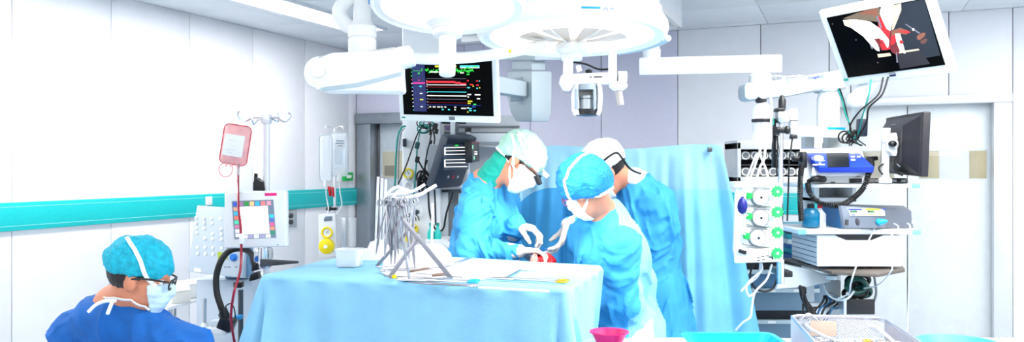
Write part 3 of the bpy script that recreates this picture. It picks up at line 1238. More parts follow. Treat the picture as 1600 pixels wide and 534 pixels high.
mb.build('foot_post', t)

# defibrillator
DEFB = mat('defibrillator_blue', (6, 50, 176), .4, var=.03)
M, w, h = quad((1265.5, 232.5), (1347, 232.5), (1352.4, 261), (1266.2, 261), 3.93)
t = thing('defibrillator', 'white defibrillator with a blue control panel on the upper tower shelf', 'defibrillator', P(1305, 287, 3.95), None)
mb = MB()
hull(mb, [[V((P(x_, 0, d_).x, d_, P(0, 286.6, 3.9).z)) for x_, d_ in ((1252, 3.95), (1352, 3.95), (1352, 4.17), (1250, 4.17))], [P(1250, 262, 3.97), P(1356, 262, 3.97), P(1354, 262, 4.17), P(1248, 262, 4.17)], [P(1250, 233, 3.985), P(1345, 230.5, 3.985), P(1343, 230, 4.15), P(1250, 232, 4.15)]], WHITE, .006)
mb.build('body', t)
mb = MB(M)
mb.box((0, 0, -.012), (w, h, .03), DEFB, None, .003)
pan = mb.build('control_panel', t)
mb = MB(M)


def face(mb, M, pts, m, off=.0035, t=.0008):
    q = [onplane(a, b, M, off) for a, b in pts]
    mb.prism([(p.x, p.y) for p in q], off - .0005, off + t, m)


face(mb, M, [(1291, 239), (1326, 238), (1327.5, 260.5), (1293.5, 261)], mat('lcd_dark', (14, 18, 26), .3, spec=.2), .004)
mb.build('display', t)
mb = MB(M)
p = onplane(1279, 248.5, M, .004)
mb.lathe([(.024, 0), (.022, .012), (.012, .016), (0, .016)], WHITE, o=p, n=28)
mb.build('dial', t)
mb = MB(M)
for k in range(16):
    a = math.radians(20 + k * 20)
    mb.box(p + V((.031 * math.cos(a), .031 * math.sin(a), .0004)), (.004, .0026, .0012), PAPER, rot(z=a), 0)
for x, y, ww, hh in ((1295, 234.3, 3, 1.5), (1303.5, 234.3, 3, 1.5), (1312.5, 234.3, 3, 1.5), (1321, 234.3, 3, 1.5), (1332, 239, 6, 2), (1341, 238.5, 5.5, 2), (1332.5, 244.5, 6, 2), (1342, 244.5, 5.5, 2), (1333, 249.5, 6.5, 2), (1340, 234.5, 6, 1.2),
                        (1276, 235.5, 8, 1.6), (1274, 257.3, 8, 1.6), (1284, 257, 9, 1.6), (1281, 255, 3, 1.5)):
    face(mb, M, [(x - ww / 2, y - hh / 2), (x + ww / 2, y - hh / 2), (x + ww / 2, y + hh / 2), (x - ww / 2, y + hh / 2)], PAPER, .0035)
mb.build('key_legend', t)
mb = MB()
hull(mb, [[P(1268, 275, 3.86), P(1360, 274, 3.86), P(1360, 274, 3.98), P(1266, 275, 3.98)], [P(1270, 261, 3.88), P(1359, 260, 3.88), P(1359, 260, 3.98), P(1268, 261, 3.98)]], WHITE, .006)
ledge = mb.build('paper_ledge', t)
mb = MB()
T = Matrix(((1, 0, 0), (0, 0, -1), (0, 1, 0))).to_4x4()
for k in range(6):
    slab(mb, [(1281 + k * 2.1, 267.6), (1282.5 + k * 2.1, 267.6), (1282.5 + k * 2.1, 269.4), (1281 + k * 2.1, 269.4)], 3.868, .012, DEFB, 0)
mb.build('maker_mark', ledge)
mb = MB()
slab(mb, [(1328, 279), (1347, 278.5), (1347, 285), (1328, 285.5)], 3.946, .01, BLACKPL, .001)
mb.build('paper_slot', t)
mb = MB()
slab(mb, [(1298, 284), (1305, 284), (1305, 285.6), (1298, 285.6)], 3.946, .01, BLACKPL, 0)
mb.build('latch', t)
mb = MB()
slab(mb, [(1340, 275.5), (1348, 275.5), (1348, 277), (1340, 277)], 3.946, .01, MIDGREY, 0)
mb.build('port', t)
mb = MB()
slab(mb, [(1253, 237), (1261, 236), (1262, 262), (1254, 263)], 3.93, .06, BLACKPL, .006)
slab(mb, [(1240, 244), (1255, 243), (1256, 252), (1240, 252)], 3.95, .04, BLACKPL, .008)
mb.build('paddle', t)
mb = MB()
slab(mb, [(1350, 244), (1356, 247), (1372, 243), (1374, 250), (1358, 253), (1350, 250)], 3.99, .05, BLACKPL, .008)
mb.build('paddle', t)
mb = MB()
mb.tube([P(1262, 283, 3.88), P(1270, 280.5, 3.86), P(1277, 279, 3.86), P(1285, 280, 3.9), P(1286, 280, 3.96)], [.008, .012, .017, .019, .016], BLACK, n=12)
plug = mb.build('plug', t)
mb = MB()
mb.tube(helix([P(1262, 286, 3.88), P(1265, 300, 3.84), P(1276, 314, 3.82), P(1295, 321, 3.8), P(1315, 320, 3.8), P(1335, 308, 3.82), P(1350, 292, 3.84), P(1356, 275, 3.84), P(1362, 258, 3.9), P(1361, 250, 3.96)], .0105, 62), .0036, BLACK, n=6, sm=0)
mb.build('coiled_cord', t)
mb = MB()
mb.tube(helix([P(1253, 256, 3.88), P(1251, 275, 3.85), P(1250, 310, 3.85), P(1252, 345, 3.87)], .0105, 36), .0036, BLACK, n=6, sm=0)
mb.build('coiled_cord', t)

# electrosurgical unit on the lower shelf
ESUB = mat('unit_blue_side', (14, 104, 168), .4, var=.04)
ESUG = mat('unit_grey_front', (96, 106, 120), .45, var=.03)
M, w, h = quad((1317.5, 323.5), (1424, 329.5), (1424.5, 354), (1316.5, 354), 3.93)
t = thing('electrosurgical_unit', 'grey power unit with three coloured displays on the lower tower shelf', 'electrosurgical unit', P(1360, 357.5, 3.95), None)
A = [P(1316.5, 357, 3.93), P(1425, 357, 3.97), P(1416, 357, 4.25), P(1282, 351, 4.25)]
B = [P(1317.5, 324, 3.96), P(1424, 329, 3.99), P(1412, 321, 4.25), P(1283, 318, 4.25)]
A[1].z = A[3].z = A[0].z
A[2].z = A[0].z
mb = MB()
hull(mb, [A, B], mat('unit_case', (86, 92, 104), .4), .004)
mb.build('case', t)
mb = MB()
e = (A[0] - A[3]).cross(B[3] - A[3]).normalized()
if e.x > 0:
    e = -e
q = [A[0].lerp(A[3], .05), A[0].lerp(A[3], .97), B[0].lerp(B[3], .97), B[0].lerp(B[3], .05)]
mb.add([p + e * .003 for p in q] + [p - e * .002 for p in q], [[0, 1, 2, 3][::-1], [4, 5, 6, 7], [0, 1, 5, 4], [1, 2, 6, 5], [2, 3, 7, 6], [3, 0, 4, 7]], ESUB)
mb.build('side_panel', t)
mb = MB(M)
mb.box((0, 0, -.006), (w, h, .016), ESUG, None, .003)
mb.build('front', t)
mb = MB(M)
face(mb, M, [(1323, 324.5), (1398, 328), (1411, 337), (1328, 336.5)], mat('panel_pale', (224, 228, 220), .4), .0025, .004)
fp = mb.build('display_panel', t)
mb = MB(M)
for x0, x1, m in ((1325, 1346, DEFB), (1352, 1374, YELLOW), (1379, 1401, DEFB)):
    face(mb, M, [(x0, 325.3), (x1, 326), (x1 + 1.5, 328.6), (x0 + 1.2, 328)], m, .0066)
for x in (1328, 1355, 1382.5):
    face(mb, M, [(x, 328.6), (x + 10, 328.8), (x + 11.5, 331.8), (x + 1, 331.8)], BLACKPL, .0066)
for x, m in ((1358, YELLOW), (1366, YELLOW), (1374, YELLOW), (1387, DEFB), (1396, DEFB), (1404, DEFB), (1333, DEFB)):
    face(mb, M, [(x - 2.4, 334), (x + 2.4, 334.2), (x + 2.8, 335.8), (x - 2.2, 335.6)], m, .0066)
mb.build('display_legend', fp)
mb = MB(M)
for x in (1331, 1359, 1386):
    for k in range(2):
        xx = x + k * 3.6
        for yy in (329.2, 330.2, 331.2):
            face(mb, M, [(xx, yy - .25), (xx + 2.4, yy - .2), (xx + 2.4, yy + .2), (xx, yy + .2)], SG, .0076, .0004)
mb.build('digits', fp)
mb = MB(M)
face(mb, M, [(1320.5, 343), (1325, 343), (1325, 351.5), (1320.5, 351.5)], BLACKPL, .003, .003)
mb.build('switch', t)
mb = MB(M)
p = onplane(1339.5, 346.5, M, .003)
mb.lathe([(.026, 0), (.026, .003), (.022, .004), (0, .004)], mat('speaker_dark', (46, 44, 56), .6), o=p, n=28, sy=.62)
mb.build('speaker', t)
mb = MB(M)
face(mb, M, [(1408, 326.5), (1415, 327.5), (1415, 329.5), (1408, 328.5)], YELLOW, .004, .002)
mb.build('badge', t)
for x, y, m, r in ((1371.5, 347, CYANP, .017), (1396, 347.5, BLUEP, .013), (1417, 348, WHITE, .011)):
    mb = MB(M)
    p = onplane(x, y, M, .003)
    mb.lathe([(r * 1.1, 0), (r * 1.1, .012), (r, .014), (r * .7, .035), (r * .3, .045), (0, .046)], m, o=p, n=20, sy=.9)
    if m is not WHITE:
        mb.box(p + V((-.018, 0, .008)), (.03, .016, .016), m, None, .004)
    mb.build('connector', t)
CABLEG = mat('pale_grey_cable', (190, 200, 204), .4)
for i, (pts, r, m) in enumerate((([P(1372, 349, 3.87), P(1366, 358, 3.84), P(1355, 380, 3.82), P(1340, 410, 3.77), P(1330, 440, 3.77), P(1326, 458, 3.85), P(1310, 466, 3.9)], .004, CABLEG),
                  ([P(1397, 349, 3.87), P(1404, 355, 3.84), P(1394, 366, 3.83), P(1382, 385, 3.83), P(1390, 405, 3.8), P(1393, 422, 3.74), P(1372, 445, 3.85), P(1350, 450, 3.95)], .0032, CABLEG),
                  ([P(1418, 349, 3.87), P(1422, 354, 3.83), P(1421.5, 380, 3.84), P(1420, 440, 3.88), P(1418, 500, 3.9), P(1414, 560, 3.9)], .0042, CABLEG))):
    mb = MB()
    mb.tube(pts, r, m)
    mb.build('lead', t)

# bottle and small things on the lower shelf
t = thing('disinfectant_bottle', 'small blue bottle with a dark cap left of the power unit', 'bottle', P(1267, 354, 4.0), None)
mb = MB()
mb.lathe([(.0, 0), (.04, 0), (.043, .006), (.043, .072), (.03, .092), (.014, .098)], mat('blue_liquid', (20, 110, 150), .15, var=.1), o=P(1267, 354.5, 4.0), n=24)
mb.build('body', t)
mb = MB()
mb.lathe([(.018, .095), (.018, .115), (.014, .118), (0, .118)], BLACKPL, o=P(1267, 354.5, 4.0), n=18)
mb.build('cap', t)
t = thing('spray_bottle', 'clear spray bottle with a red nozzle behind the blue bottle', 'bottle', P(1278, 352, 4.14), None)
q = V((P(1281, 0, 4.05).x, 4.05, P(0, 358.5, 3.9).z + .001))
mb = MB()
mb.lathe([(0, 0), (.03, 0), (.031, .065), (.012, .09), (.012, .1)], FROST, o=q, n=20)
mb.build('body', t)
mb = MB()
mb.lathe([(.013, .098), (.013, .115), (.009, .12), (0, .12)], RED, o=q, n=16)
mb.build('nozzle', t)

# black flat unit and black screen turned away on the upper shelf
t = thing('keyboard_unit', 'flat black box under the black screen on the upper tower shelf', 'control box', P(1390, 287, 3.95), None)
mb = MB()
hull(mb, [[V((P(x_, 0, d_).x, d_, P(0, 286.6, 3.9).z)) for x_, d_ in ((1357, 3.95), (1419, 3.95), (1417, 4.2), (1357, 4.2))], [P(1358, 278, 3.96), P(1418, 278, 3.96), P(1416, 278, 4.2), P(1358, 278, 4.2)]], BLACKPL, .004)
mb.build('case', t)
for x in (1368, 1394, 1408):
    mb = MB()
    slab(mb, [(x, 280.5), (x + 7, 280.5), (x + 7, 284), (x, 284)], 3.95, .006, MIDGREY, .0005)
    mb.build('port', t)
MONB = mat('monitor_black', (34, 32, 38), .45, var=.15, vscale=40)
M, w, h = quad((1390, 184), (1449, 174), (1444, 276), (1386, 270), 4.0)
t = thing('computer_monitor', 'black computer screen seen from behind on a white bracket', 'monitor', P(1390, 277, 4.0), None)
mb = MB(M)
mb.box((0, 0, -.0), (w, h, .035), MONB, None, .006, 3)
i0, i1 = .94, .62


def rr(k, z, dx=0, dy=0):
    return [V((sx * w * k / 2 + dx, sy * h * k / 2 + dy, z)) for sx, sy in ((-1, -1), (1, -1), (1, 1), (-1, 1))]


hull(mb, [rr(.93, .015), rr(.62, .06, -.01, 0), rr(.60, .066, -.01, 0)], MONB, .004)
mb.build('back_shell', t)
mb = MB(M)
mb.box((0, 0, -.018), (w * .93, h * .92, .002), GLASSB, None, .0005)
mb.build('screen', t)
mb = MB(M)
mb.box((0, h * .33, .062), (w * .1, .004, .004), MIDGREY, None, .001)
mb.build('badge', t)
mb = MB()
a, b2 = P(1384.5, 200, 3.9), P(1383, 272, 3.92)
mb.cyl(a, b2, .02, WPLAST, .018)
mb.cyl(P(1384, 222, 3.9), P(1384, 216, 3.9), .0225, GREYPL)
mb.lathe([(.03, 0), (.032, .02), (.02, .03)], WPLAST, o=P(1383, 286, 3.92))
mb.cyl(P(1383, 285, 3.92), P(1383, 268, 3.92), .022, WPLAST, .019)
mb.build('stand_post', t)
mb = MB()
slab(mb, [(1386, 216), (1392, 214), (1393, 208), (1401, 207), (1403, 214), (1402, 238), (1401, 244), (1394, 243), (1392, 236), (1386, 236)], 3.87, .03, WPLAST, .004)
mb.cyl(P(1386, 226, 3.9), P(1405, 226, 3.9), .02, WPLAST)
mb.build('mount', t)
mb = MB()
mb.ell(P(1394.5, 224.5, 3.855), (.02, .018, .016), BLACKPL)
mb.build('mount_knob', t)
mb = MB()
slab(mb, [(1405, 248), (1412, 248), (1412, 257), (1409, 261), (1405, 257)], 3.9, .03, WPLAST, .004)
mb.build('cable_plug', t)
for pts in ([P(1398, 246, 3.88), P(1395, 258, 3.86), P(1402, 270, 3.86), P(1410, 274, 3.92)], [P(1380, 256, 3.9), P(1373, 262, 3.88), P(1377, 270, 3.9), P(1386, 276, 3.94)]):
    mb = MB()
    mb.tube(pts, .004, BLACK)
    mb.build('cable', t)

# tilted ceiling screen that shows the operation
M, w, h = quad((1294, 27.5), (1447, -3), (1474, 101.5), (1323, 121.5), 3.8)
t = thing('pendant_monitor', 'tilted white ceiling screen showing gloved hands and a red wound', 'monitor', M.translation - V((0, 0, h / 2 + .05)), None)
mb = MB(M)
bz = .036
mb.box((0, -.006, -.02), (w + 2 * bz, h + 2 * bz + .014, .034), MONW, None, .008, 3)
mb.box((0, 0, -.05), (w * .7, h * .7, .04), MONW, None, .014)
mb.build('bezel', t)
mb = MB(M)
mb.box((0, 0, -.002), (w, h, .008), GLASSB, None, .001)


def sc(pts, m, off, z=None):
    q = []
    for a, b in pts:
        p = onplane(1270 + a / 3.814, b / 3.814, M, .0022)
        q.append((max(-w / 2, min(w / 2, p.x)), max(-h / 2, min(h / 2, p.y))))
    mb.prism(q, .0022, .0022 + off, m)


DIM = glow('dim_blue', (9, 11, 36))
DIM2 = glow('dim_brown', (70, 56, 48))
GLV = glow('glove', (252, 248, 236))
GLS = glow('glove_shade', (226, 214, 190))
GLD = glow('glove_dark', (120, 104, 84))
BLD = glow('blood', (214, 20, 34))
BLD2 = glow('dark_blood', (120, 8, 22))
SKN = glow('hand_dim', (150, 90, 66))
sc([(440, 40), (672, -6), (760, 330), (520, 370), (470, 200)], DIM, .0003)
sc([(500, 320), (640, 300), (700, 380), (520, 410)], glow('dim_brown2', (26, 16, 26)), .0004)
sc([(180, 110), (260, 78), (340, 55), (395, 40), (408, 90), (385, 130), (330, 122), (250, 118)], GLD, .0004)
for k in range(4):
    sc([(270 + 26 * k, 82 - 8 * k), (310 + 24 * k, 62 - 6 * k), (392, 82 + 6 * k), (388, 92 + 6 * k)], SKN, .0006 + .0001 * k)
sc([(385, 95), (420, 110), (455, 175), (490, 190), (500, 240), (470, 290), (430, 300), (400, 270), (395, 200)], BLD, .0005)
sc([(455, 190), (520, 165), (575, 185), (560, 205), (500, 200), (470, 215)], SKN, .0008)
sc([(500, 185), (560, 180), (585, 192), (560, 200)], BLD, .0009)
sc([(405, 40), (480, 20), (478, 120), (462, 185), (440, 170), (415, 120), (400, 80)], GLV, .0007)
sc([(484, 30), (525, 15), (528, 60), (505, 120), (482, 175), (470, 180), (480, 110)], GLS, .0008)
sc([(490, 60), (520, 30), (515, 70), (495, 110)], GLV, .0009)
sc([(180, 120), (250, 115), (340, 128), (400, 170), (450, 230), (462, 262), (445, 285), (420, 240), (385, 225), (378, 245), (395, 285), (398, 305), (380, 300), (345, 265), (300, 215), (230, 165), (190, 150)], GLV, .0009)
sc([(180, 122), (215, 118), (225, 150), (195, 150)], GLS, .001)
sc([(362, 228), (388, 232), (420, 262), (432, 300), (410, 300), (392, 270)], BLD2, .001)
sc([(398, 255), (420, 262), (430, 295), (415, 298)], BLD, .0011)
sc([(490, 200), (520, 200), (545, 290), (552, 318), (520, 310), (500, 250)], GLV, .0009)
sc([(520, 235), (540, 245), (535, 262), (515, 258)], BLD, .0011)
sc([(455, 270), (500, 260), (520, 300), (505, 330), (470, 310)], BLD2, .0011)
sc([(385, 322), (460, 315), (468, 332), (390, 342)], GLS, .001)
sc([(510, 306), (630, 290), (636, 299), (512, 318)], GLS, .001)
sc([(378, 95), (388, 93), (412, 165), (404, 170)], SGR, .001)
sc([(462, 180), (470, 180), (462, 270), (452, 275)], BLD2, .0012)
sc([(495, 310), (500, 308), (508, 372), (500, 372)], SGR, .0012)
sc([(550, 145), (556, 142), (640, 195), (634, 202)], SGR, .0008)
sc([(590, 172), (602, 166), (608, 178), (596, 184)], SWH, .001)
sc([(620, 215), (650, 195), (672, 195), (668, 215), (640, 238), (622, 235)], SKN, .0008)
sc([(640, 245), (670, 228), (685, 235), (670, 258), (648, 262)], glow('hand_dim2', (110, 60, 50)), .0008)
sc([(340, 265), (352, 268), (360, 290), (350, 290)], SGR, .0008)
for x, y in ((115, 140), (255, 235), (385, 370)):
    sc([(x, y), (x + 5, y), (x + 5, y + 5), (x, y + 5)], SGR, .0008)
mb.build('screen', t)
mb = MB(M)
p = onplane(1394.5, 116.5, M, -.002)
mb.box(p, (.03, .018, .006), mat('maker_plate2', (30, 42, 84), .3, .3), None, .001)
mb.box(p + V((0, .005, .0033)), (.026, .004, .001), GREYPL, None, 0)
mb.build('maker_plate', t)
mb = MB(M)
p = onplane(1322, 124.5, M, -.002)
mb.box(p, (.022, .012, .006), mat('badge_green', (40, 160, 140), .4), None, .001)
mb.build('badge', t)
mb = MB()
a, b2 = P(1388, 88, 4.0), P(1338, 157, 4.08)
mb.tube([a, a.lerp(b2, .5), b2], .04, BOOM, n=16, sm=3)
mb.ell(P(1337, 157, 4.05), (.045, .04, .045), BOOM)
mb.build('support_arm', t)
mb = MB()
mb.cyl(P(1341, 160, 4.08), P(1341, 200, 4.2), .032, BOOM)
mb.build('support_post', t)
for pts, r, m in (([P(1361, 124, 3.86), P(1357, 150, 3.85), P(1348, 180, 3.9), P(1341, 208, 3.98), P(1332, 218, 4.0)], .004, TEALC),
                  ([P(1380, 121, 3.86), P(1372, 148, 3.85), P(1345, 172, 3.88), P(1330, 192, 3.95), P(1328, 205, 4.0)], .0042, BLACK),
                  ([P(1388, 120, 3.86), P(1378, 148, 3.85), P(1358, 168, 3.88), P(1354, 190, 3.9), P(1345, 208, 3.98)], .0045, BLACK),
                  ([P(1309, 138, 4.1), P(1317, 160, 4.1), P(1321, 178, 4.05), P(1327, 192, 4.0)], .0045, TEALC),
                  ([P(1312, 138, 4.1), P(1319, 160, 4.1), P(1323, 178, 4.05), P(1329, 200, 4.0)], .0045, BLACK)):
    mb = MB()
    mb.tube(pts, r, m)
    mb.build('cable', t)

t = thing('power_adapter', 'dark power adapter with a tangle of black cables behind the blue monitor', 'adapter', P(1349, 214, 4.02), None)
mb = MB()
slab(mb, [(1344, 185), (1357, 186), (1356, 213), (1343, 212)], 4.02, .05, mat('adapter_blue_black', (30, 40, 58), .4), .006)
mb.build('housing', t)
for k, (cx, cy, rx, ry) in enumerate(((1319, 214, 9, 9), (1324, 216, 8, 7.5), (1336, 213, 6, 5))):
    mb = MB()
    pts = [P(cx + rx * math.cos(a), cy + ry * math.sin(a), 3.98 + .01 * math.sin(3 * a) + .012 * k) for a in np.linspace(0, 2 * PI, 18)]
    mb.tube(pts, .0045, BLACK, sm=3)
    mb.build('cable_loop', t)
rs = random.Random(5)
for k in range(7):
    mb = MB()
    pts = [P(1326 + rs.uniform(-4, 10), 204 + rs.uniform(-4, 5), 4.0)]
    for j in range(3):
        pts.append(P(1328 + rs.uniform(-6, 16), 209 + rs.uniform(-6, 10), 3.97 + rs.uniform(0, .05)))
    pts.append(P(1330 + rs.uniform(-4, 24), 227, 4.1))
    mb.tube(pts, .0032, BLACK if k != 3 else TEALC)
    mb.build('cable', t)
mb = MB()
for k, (a, b2) in enumerate((((1335, 228), (1344, 218)), ((1336, 296), (1342, 310)))):
    pass

# junction box and hose coil under the tray
t = thing('foot_switch_box', 'black box below the lower tower tray with a coil of hoses on top', 'control box', P(1343, 492, 4.0), None)
mb = MB()
hull(mb, [[P(1322, 491, 3.95), P(1367, 491, 3.95), P(1366, 491, 4.15), P(1322, 491, 4.15)], [P(1323, 467, 3.95), P(1367, 467, 3.95), P(1366, 467, 4.15), P(1323, 467, 4.15)]], BLACKPL, .004)
mb.build('case', t)
mb = MB()
slab(mb, [(1318, 466), (1323, 466), (1323, 492), (1318, 492)], 3.94, .2, STEEL, .002)
mb.build('side_plate', t)
mb = MB()
a, b2 = P(1345, 432, 4.1), P(1345, 468, 4.1)
mb.cyl(a, b2, .012, DSTEEL)
mb.build('hanger', t)
HOSEG = mat('dark_green_hose', (12, 70, 62), .3)
for k, (cx, cy, rx, ry, r, m) in enumerate(((1338, 446, 15, 11, .013, HOSEG), (1342, 450, 13, 12, .013, BLACK), (1346, 455, 14, 8, .013, HOSEG), (1335, 440, 12, 8, .012, BLACK), (1333, 451, 8, 9, .006, CABLEG), (1342, 437, 16, 8, .012, BLACK), (1330, 458, 12, 7, .011, BLACK))):
    mb = MB()
    pts = [P(cx + rx * math.cos(a), cy + ry * math.sin(a), 3.97 + .02 * k + .015 * math.sin(2 * a)) for a in np.linspace(0, 2 * PI, 16)]
    mb.tube(pts, r, m, sm=3)
    mb.build('hose_loop', t)
for pts, r, m in (([P(1334, 455, 3.93), P(1324, 466, 3.9), P(1308, 468, 3.95), P(1294, 460, 4.0), P(1287, 445, 4.05)], .006, CABLEG),
                  ([P(1366, 432, 4.0), P(1368, 445, 4.0), P(1369, 458, 4.0), P(1366, 470, 4.02)], .006, MIDGREY)):
    mb = MB()
    mb.tube(pts, r, m)
    mb.build('hose', t)
t = thing('cable_bundle', 'bundle of black cables hanging below the tower bracket', 'cable bundle', P(1256, 500, 4.0), None)
rs = random.Random(11)
for k in range(9):
    mb = MB()
    x = 1250 + rs.uniform(-1, 9)
    pts = [P(x, 452 + rs.uniform(-2, 5), 4.05), P(1254 + rs.uniform(-5, 5), 450 + rs.uniform(-3, 4), 4.0), P(1256 + rs.uniform(-3, 4), 468, 4.0 + rs.uniform(-.02, .02)), P(1258 + rs.uniform(-6, 14), 486, 3.98), P(1262 + rs.uniform(-10, 30), 500, 3.96)]
    mb.tube(pts, .0055, BLACK)
    mb.build('cable', t)
for k in range(6):
    mb = MB()
    x = 1270 + 6 * k
    pts = [P(x - 8, 500, 4.0), P(x, 486 + rs.uniform(-6, 3), 3.98), P(x + 8, 478 + rs.uniform(-4, 4), 4.0), P(x + 16, 470, 4.02), P(1288 + k, 462, 4.05)]
    mb.tube(pts, .0055, (BLACK, BLACK, mat('blue_cable', (40, 90, 130), .4))[k % 3])
    mb.build('cable', t)
mb = MB()
slab(mb, [(1266, 474), (1291, 473), (1291, 500), (1266, 500)], 4.12, .028, WPLAST, .004)
mb.build('white_block', None, 'white plastic block behind the cables below the tower', 'block')

# ---------------------------------------------------------------- infusion pole with roller pumps
d = 3.75
t = thing('infusion_pole', 'steel infusion pole with wire hooks carrying the pump column', 'infusion pole', P(1219, 443, d), None)
mb = MB()
a, b2 = P(1219.5, 205, d), P(1219.5, 440, d)
mb.cyl(b2, a, .0125, CHROME)
mb.cyl(P(1220, 206, d), P(1221.5, 172, d), .011, CHROME)
mb.cyl(P(1222, 175, d), P(1223, 118, d), .006, CHROME)
mb.cyl(P(1219.5, 443, d), P(1219.5, 405, d), .0175, CHROME)
mb.build('pole', t)
mb = MB()
mb.box(P(1220, 424, d + .12), (.05, .2, .03), BLACKPL, None, .006)
mb.build('mounting_clamp', t)
WIRE = CHROME
mb = MB()
for pts in ([P(1223, 120, d), P(1212, 119, d), P(1200, 121, d), P(1192, 127, d), P(1190, 132, d)], [P(1223, 120, d), P(1240, 119, d), P(1250, 118, d), P(1256, 120, d), P(1255, 125, d), P(1249, 125, d)], [P(1223, 119, d), P(1215, 116, d - .04), P(1210, 120, d - .06), P(1214, 124, d - .07)], [P(1223, 120, d), P(1230, 124, d + .05), P(1233, 130, d + .06), P(1237, 126, d + .06)]):
    mb.tube(pts, .0032, WIRE)
mb.build('hook', t)
mb = MB()
mb.lathe([(.014, -.034), (.017, -.03), (.017, .012), (.012, .022), (.008, .034)], BLACKPL, o=P(1222, 160, d))
mb.build('clamp_collar', t)
mb = MB()
slab(mb, [(1215, 168), (1227, 168), (1228, 174), (1214, 174)], d - .03, .06, BLACKPL, .006)
mb.build('clamp_collar', t)
mb = MB()
slab(mb, [(1216, 174), (1236, 172), (1234, 190), (1220, 193), (1216, 189)], d - .025, .05, STEEL, .006)
mb.build('clamp_block', t)
mb = MB()
mb.ell(P(1230, 203, d - .02), (.016, .016, .02), BLACKPL)
mb.box(P(1222, 203, d), (.07, .05, .03), BLACKPL, None, .01)
mb.cyl(P(1212, 200, d), P(1212, 211, d), .017, BLACKPL)
mb.build('clamp_knob', t)
mb = MB()
slab(mb, [(1207.5, 185), (1213, 185), (1213, 262), (1207.5, 262)], d + .02, .02, BLACKPL, .003)
mb.build('rail', t)
mb = MB()
slab(mb, [(1235.5, 170), (1247, 169), (1247, 209), (1235.5, 210)], d + .03, .04, WPLAST, .006)
slab(mb, [(1235.5, 188), (1247, 188), (1247, 189.2), (1235.5, 189.2)], d + .029, .01, BLACK, 0)
mb.build('drip_sensor', t)
mb = MB()
slab(mb, [(1237, 210), (1246, 210), (1247, 216), (1236, 217)], d + .03, .03, BLACKPL, .004)
mb.tube([P(1238, 216, d + .03), P(1236, 232, d + .03), P(1233, 252, d + .02), P(1232, 290, d + .04), P(1230, 345, d + .06)], .004, BLACK)
mb.build('sensor_cable', t)
mb = MB()
mb.tube([P(1214, 212, d + .01), P(1215, 236, d - .01), P(1213, 250, d), P(1214, 275, d)], .004, BLACK)
mb.build('cable', t)

t = thing('suction_bottle', 'clear suction bottle with a round gauge hanging left of the infusion pole', 'suction bottle', P(1193, 228, d), None)
o = P(1191, 225, d)
k = d / FPX
mb = MB()
mb.lathe([(0, 0), (.04, 0), (.047, .008), (.047, 50 * k), (.042, 58 * k), (.02, 65 * k), (.018, 68 * k)], CLEAR, o=o, n=32)
mb.build('jar', t)
mb = MB()
mb.lathe([(.0485, 34 * k), (.0495, 35 * k), (.0495, 38 * k), (.0485, 39 * k)], BLACKPL, o=o, n=32)
slab(mb, [(1205, 184), (1210, 184), (1210, 195), (1205, 195)], d, .03, TEALC, .003)
mb.build('holder_band', t)
mb = MB()
mb.lathe([(.02, 64 * k), (.026, 66 * k), (.026, 70 * k), (.012, 74 * k), (.01, 78 * k)], BLACKPL, o=o + V((-.006, 0, 0)), n=20)
mb.build('lid', t)
mb = MB()
c = P(1192, 145, d - .02)
mb.lathe([(.026, 0), (.026, .012), (.0, .012)], PAPER, o=c + V((0, .006, 0)), z=(0, -1, 0), n=28)
mb.torus(c + V((0, -.006, 0)), (0, 1, 0), .026, .0028, CHROME)
mb.box(c + V((.004, -.007, .004)), (.002, .001, .02), BLACK, rot(y=.7), 0)
mb.build('gauge', t)
TUBEC = mat('clear_tubing', (235, 238, 238), .15, alpha=.75)
for pts in ([P(1196, 136, d), P(1201, 128, d), P(1206, 134, d), P(1204, 150, d), P(1206, 170, d - .05), P(1203, 200, d - .06), P(1191, 225, d - .06), P(1176, 268, d - .06), P(1163, 296, d - .06)],
            [P(1187, 226, d), P(1189, 245, d - .05), P(1196, 262, d - .06), P(1201, 280, d - .05)], [P(1196, 226, d), P(1194, 248, d - .06), P(1187, 262, d - .06), P(1182, 282, d - .05)]):
    mb = MB()
    mb.tube(pts, .0055, TUBEC)
    mb.build('tubing', t)

t = thing('roller_pump', 'white pump column with three rollers and four green knobs on the infusion pole', 'pump', P(1187, 412, 3.7), None)
PUMPW = mat('pump_white', (234, 236, 236), .4, var=.02)
PERF = mat('perforated_grey', (150, 158, 164), .5)
d = 3.68
mb = MB()
slab(mb, [(1150, 286), (1208, 283), (1218, 286), (1224, 400), (1222, 408), (1150, 410), (1146, 392)], d + .02, .025, PUMPW, .006)
mb.build('body', t)
mb = MB()
slab(mb, [(1148, 284), (1207, 283), (1207, 291), (1148, 293)], d - .01, .1, FROST, .004)
mb.build('top_tray', t)
mb = MB()
hull(mb, [[P(1147, 411, d - .02), P(1223, 409, d - .02), P(1222, 408, d + .045), P(1150, 408, d + .045)], [P(1147, 391, d - .02), P(1223, 388, d - .02), P(1222, 384, d + .045), P(1150, 386, d + .045)]], PUMPW, .006)
mb.build('base', t)
mb = MB()
for x, y in ((1183, 402), (1190, 400), (1197, 399), (1183, 406), (1191, 405), (1201, 401)):
    slab(mb, [(x, y), (x + 4.5, y - .4), (x + 4.5, y + 1), (x, y + 1.4)], d - .0215, .006, BLACKPL, 0)
slab(mb, [(1206, 397), (1208, 397), (1208, 405), (1206, 405)], d - .0215, .006, BLACKPL, 0)
mb.build('port', t)
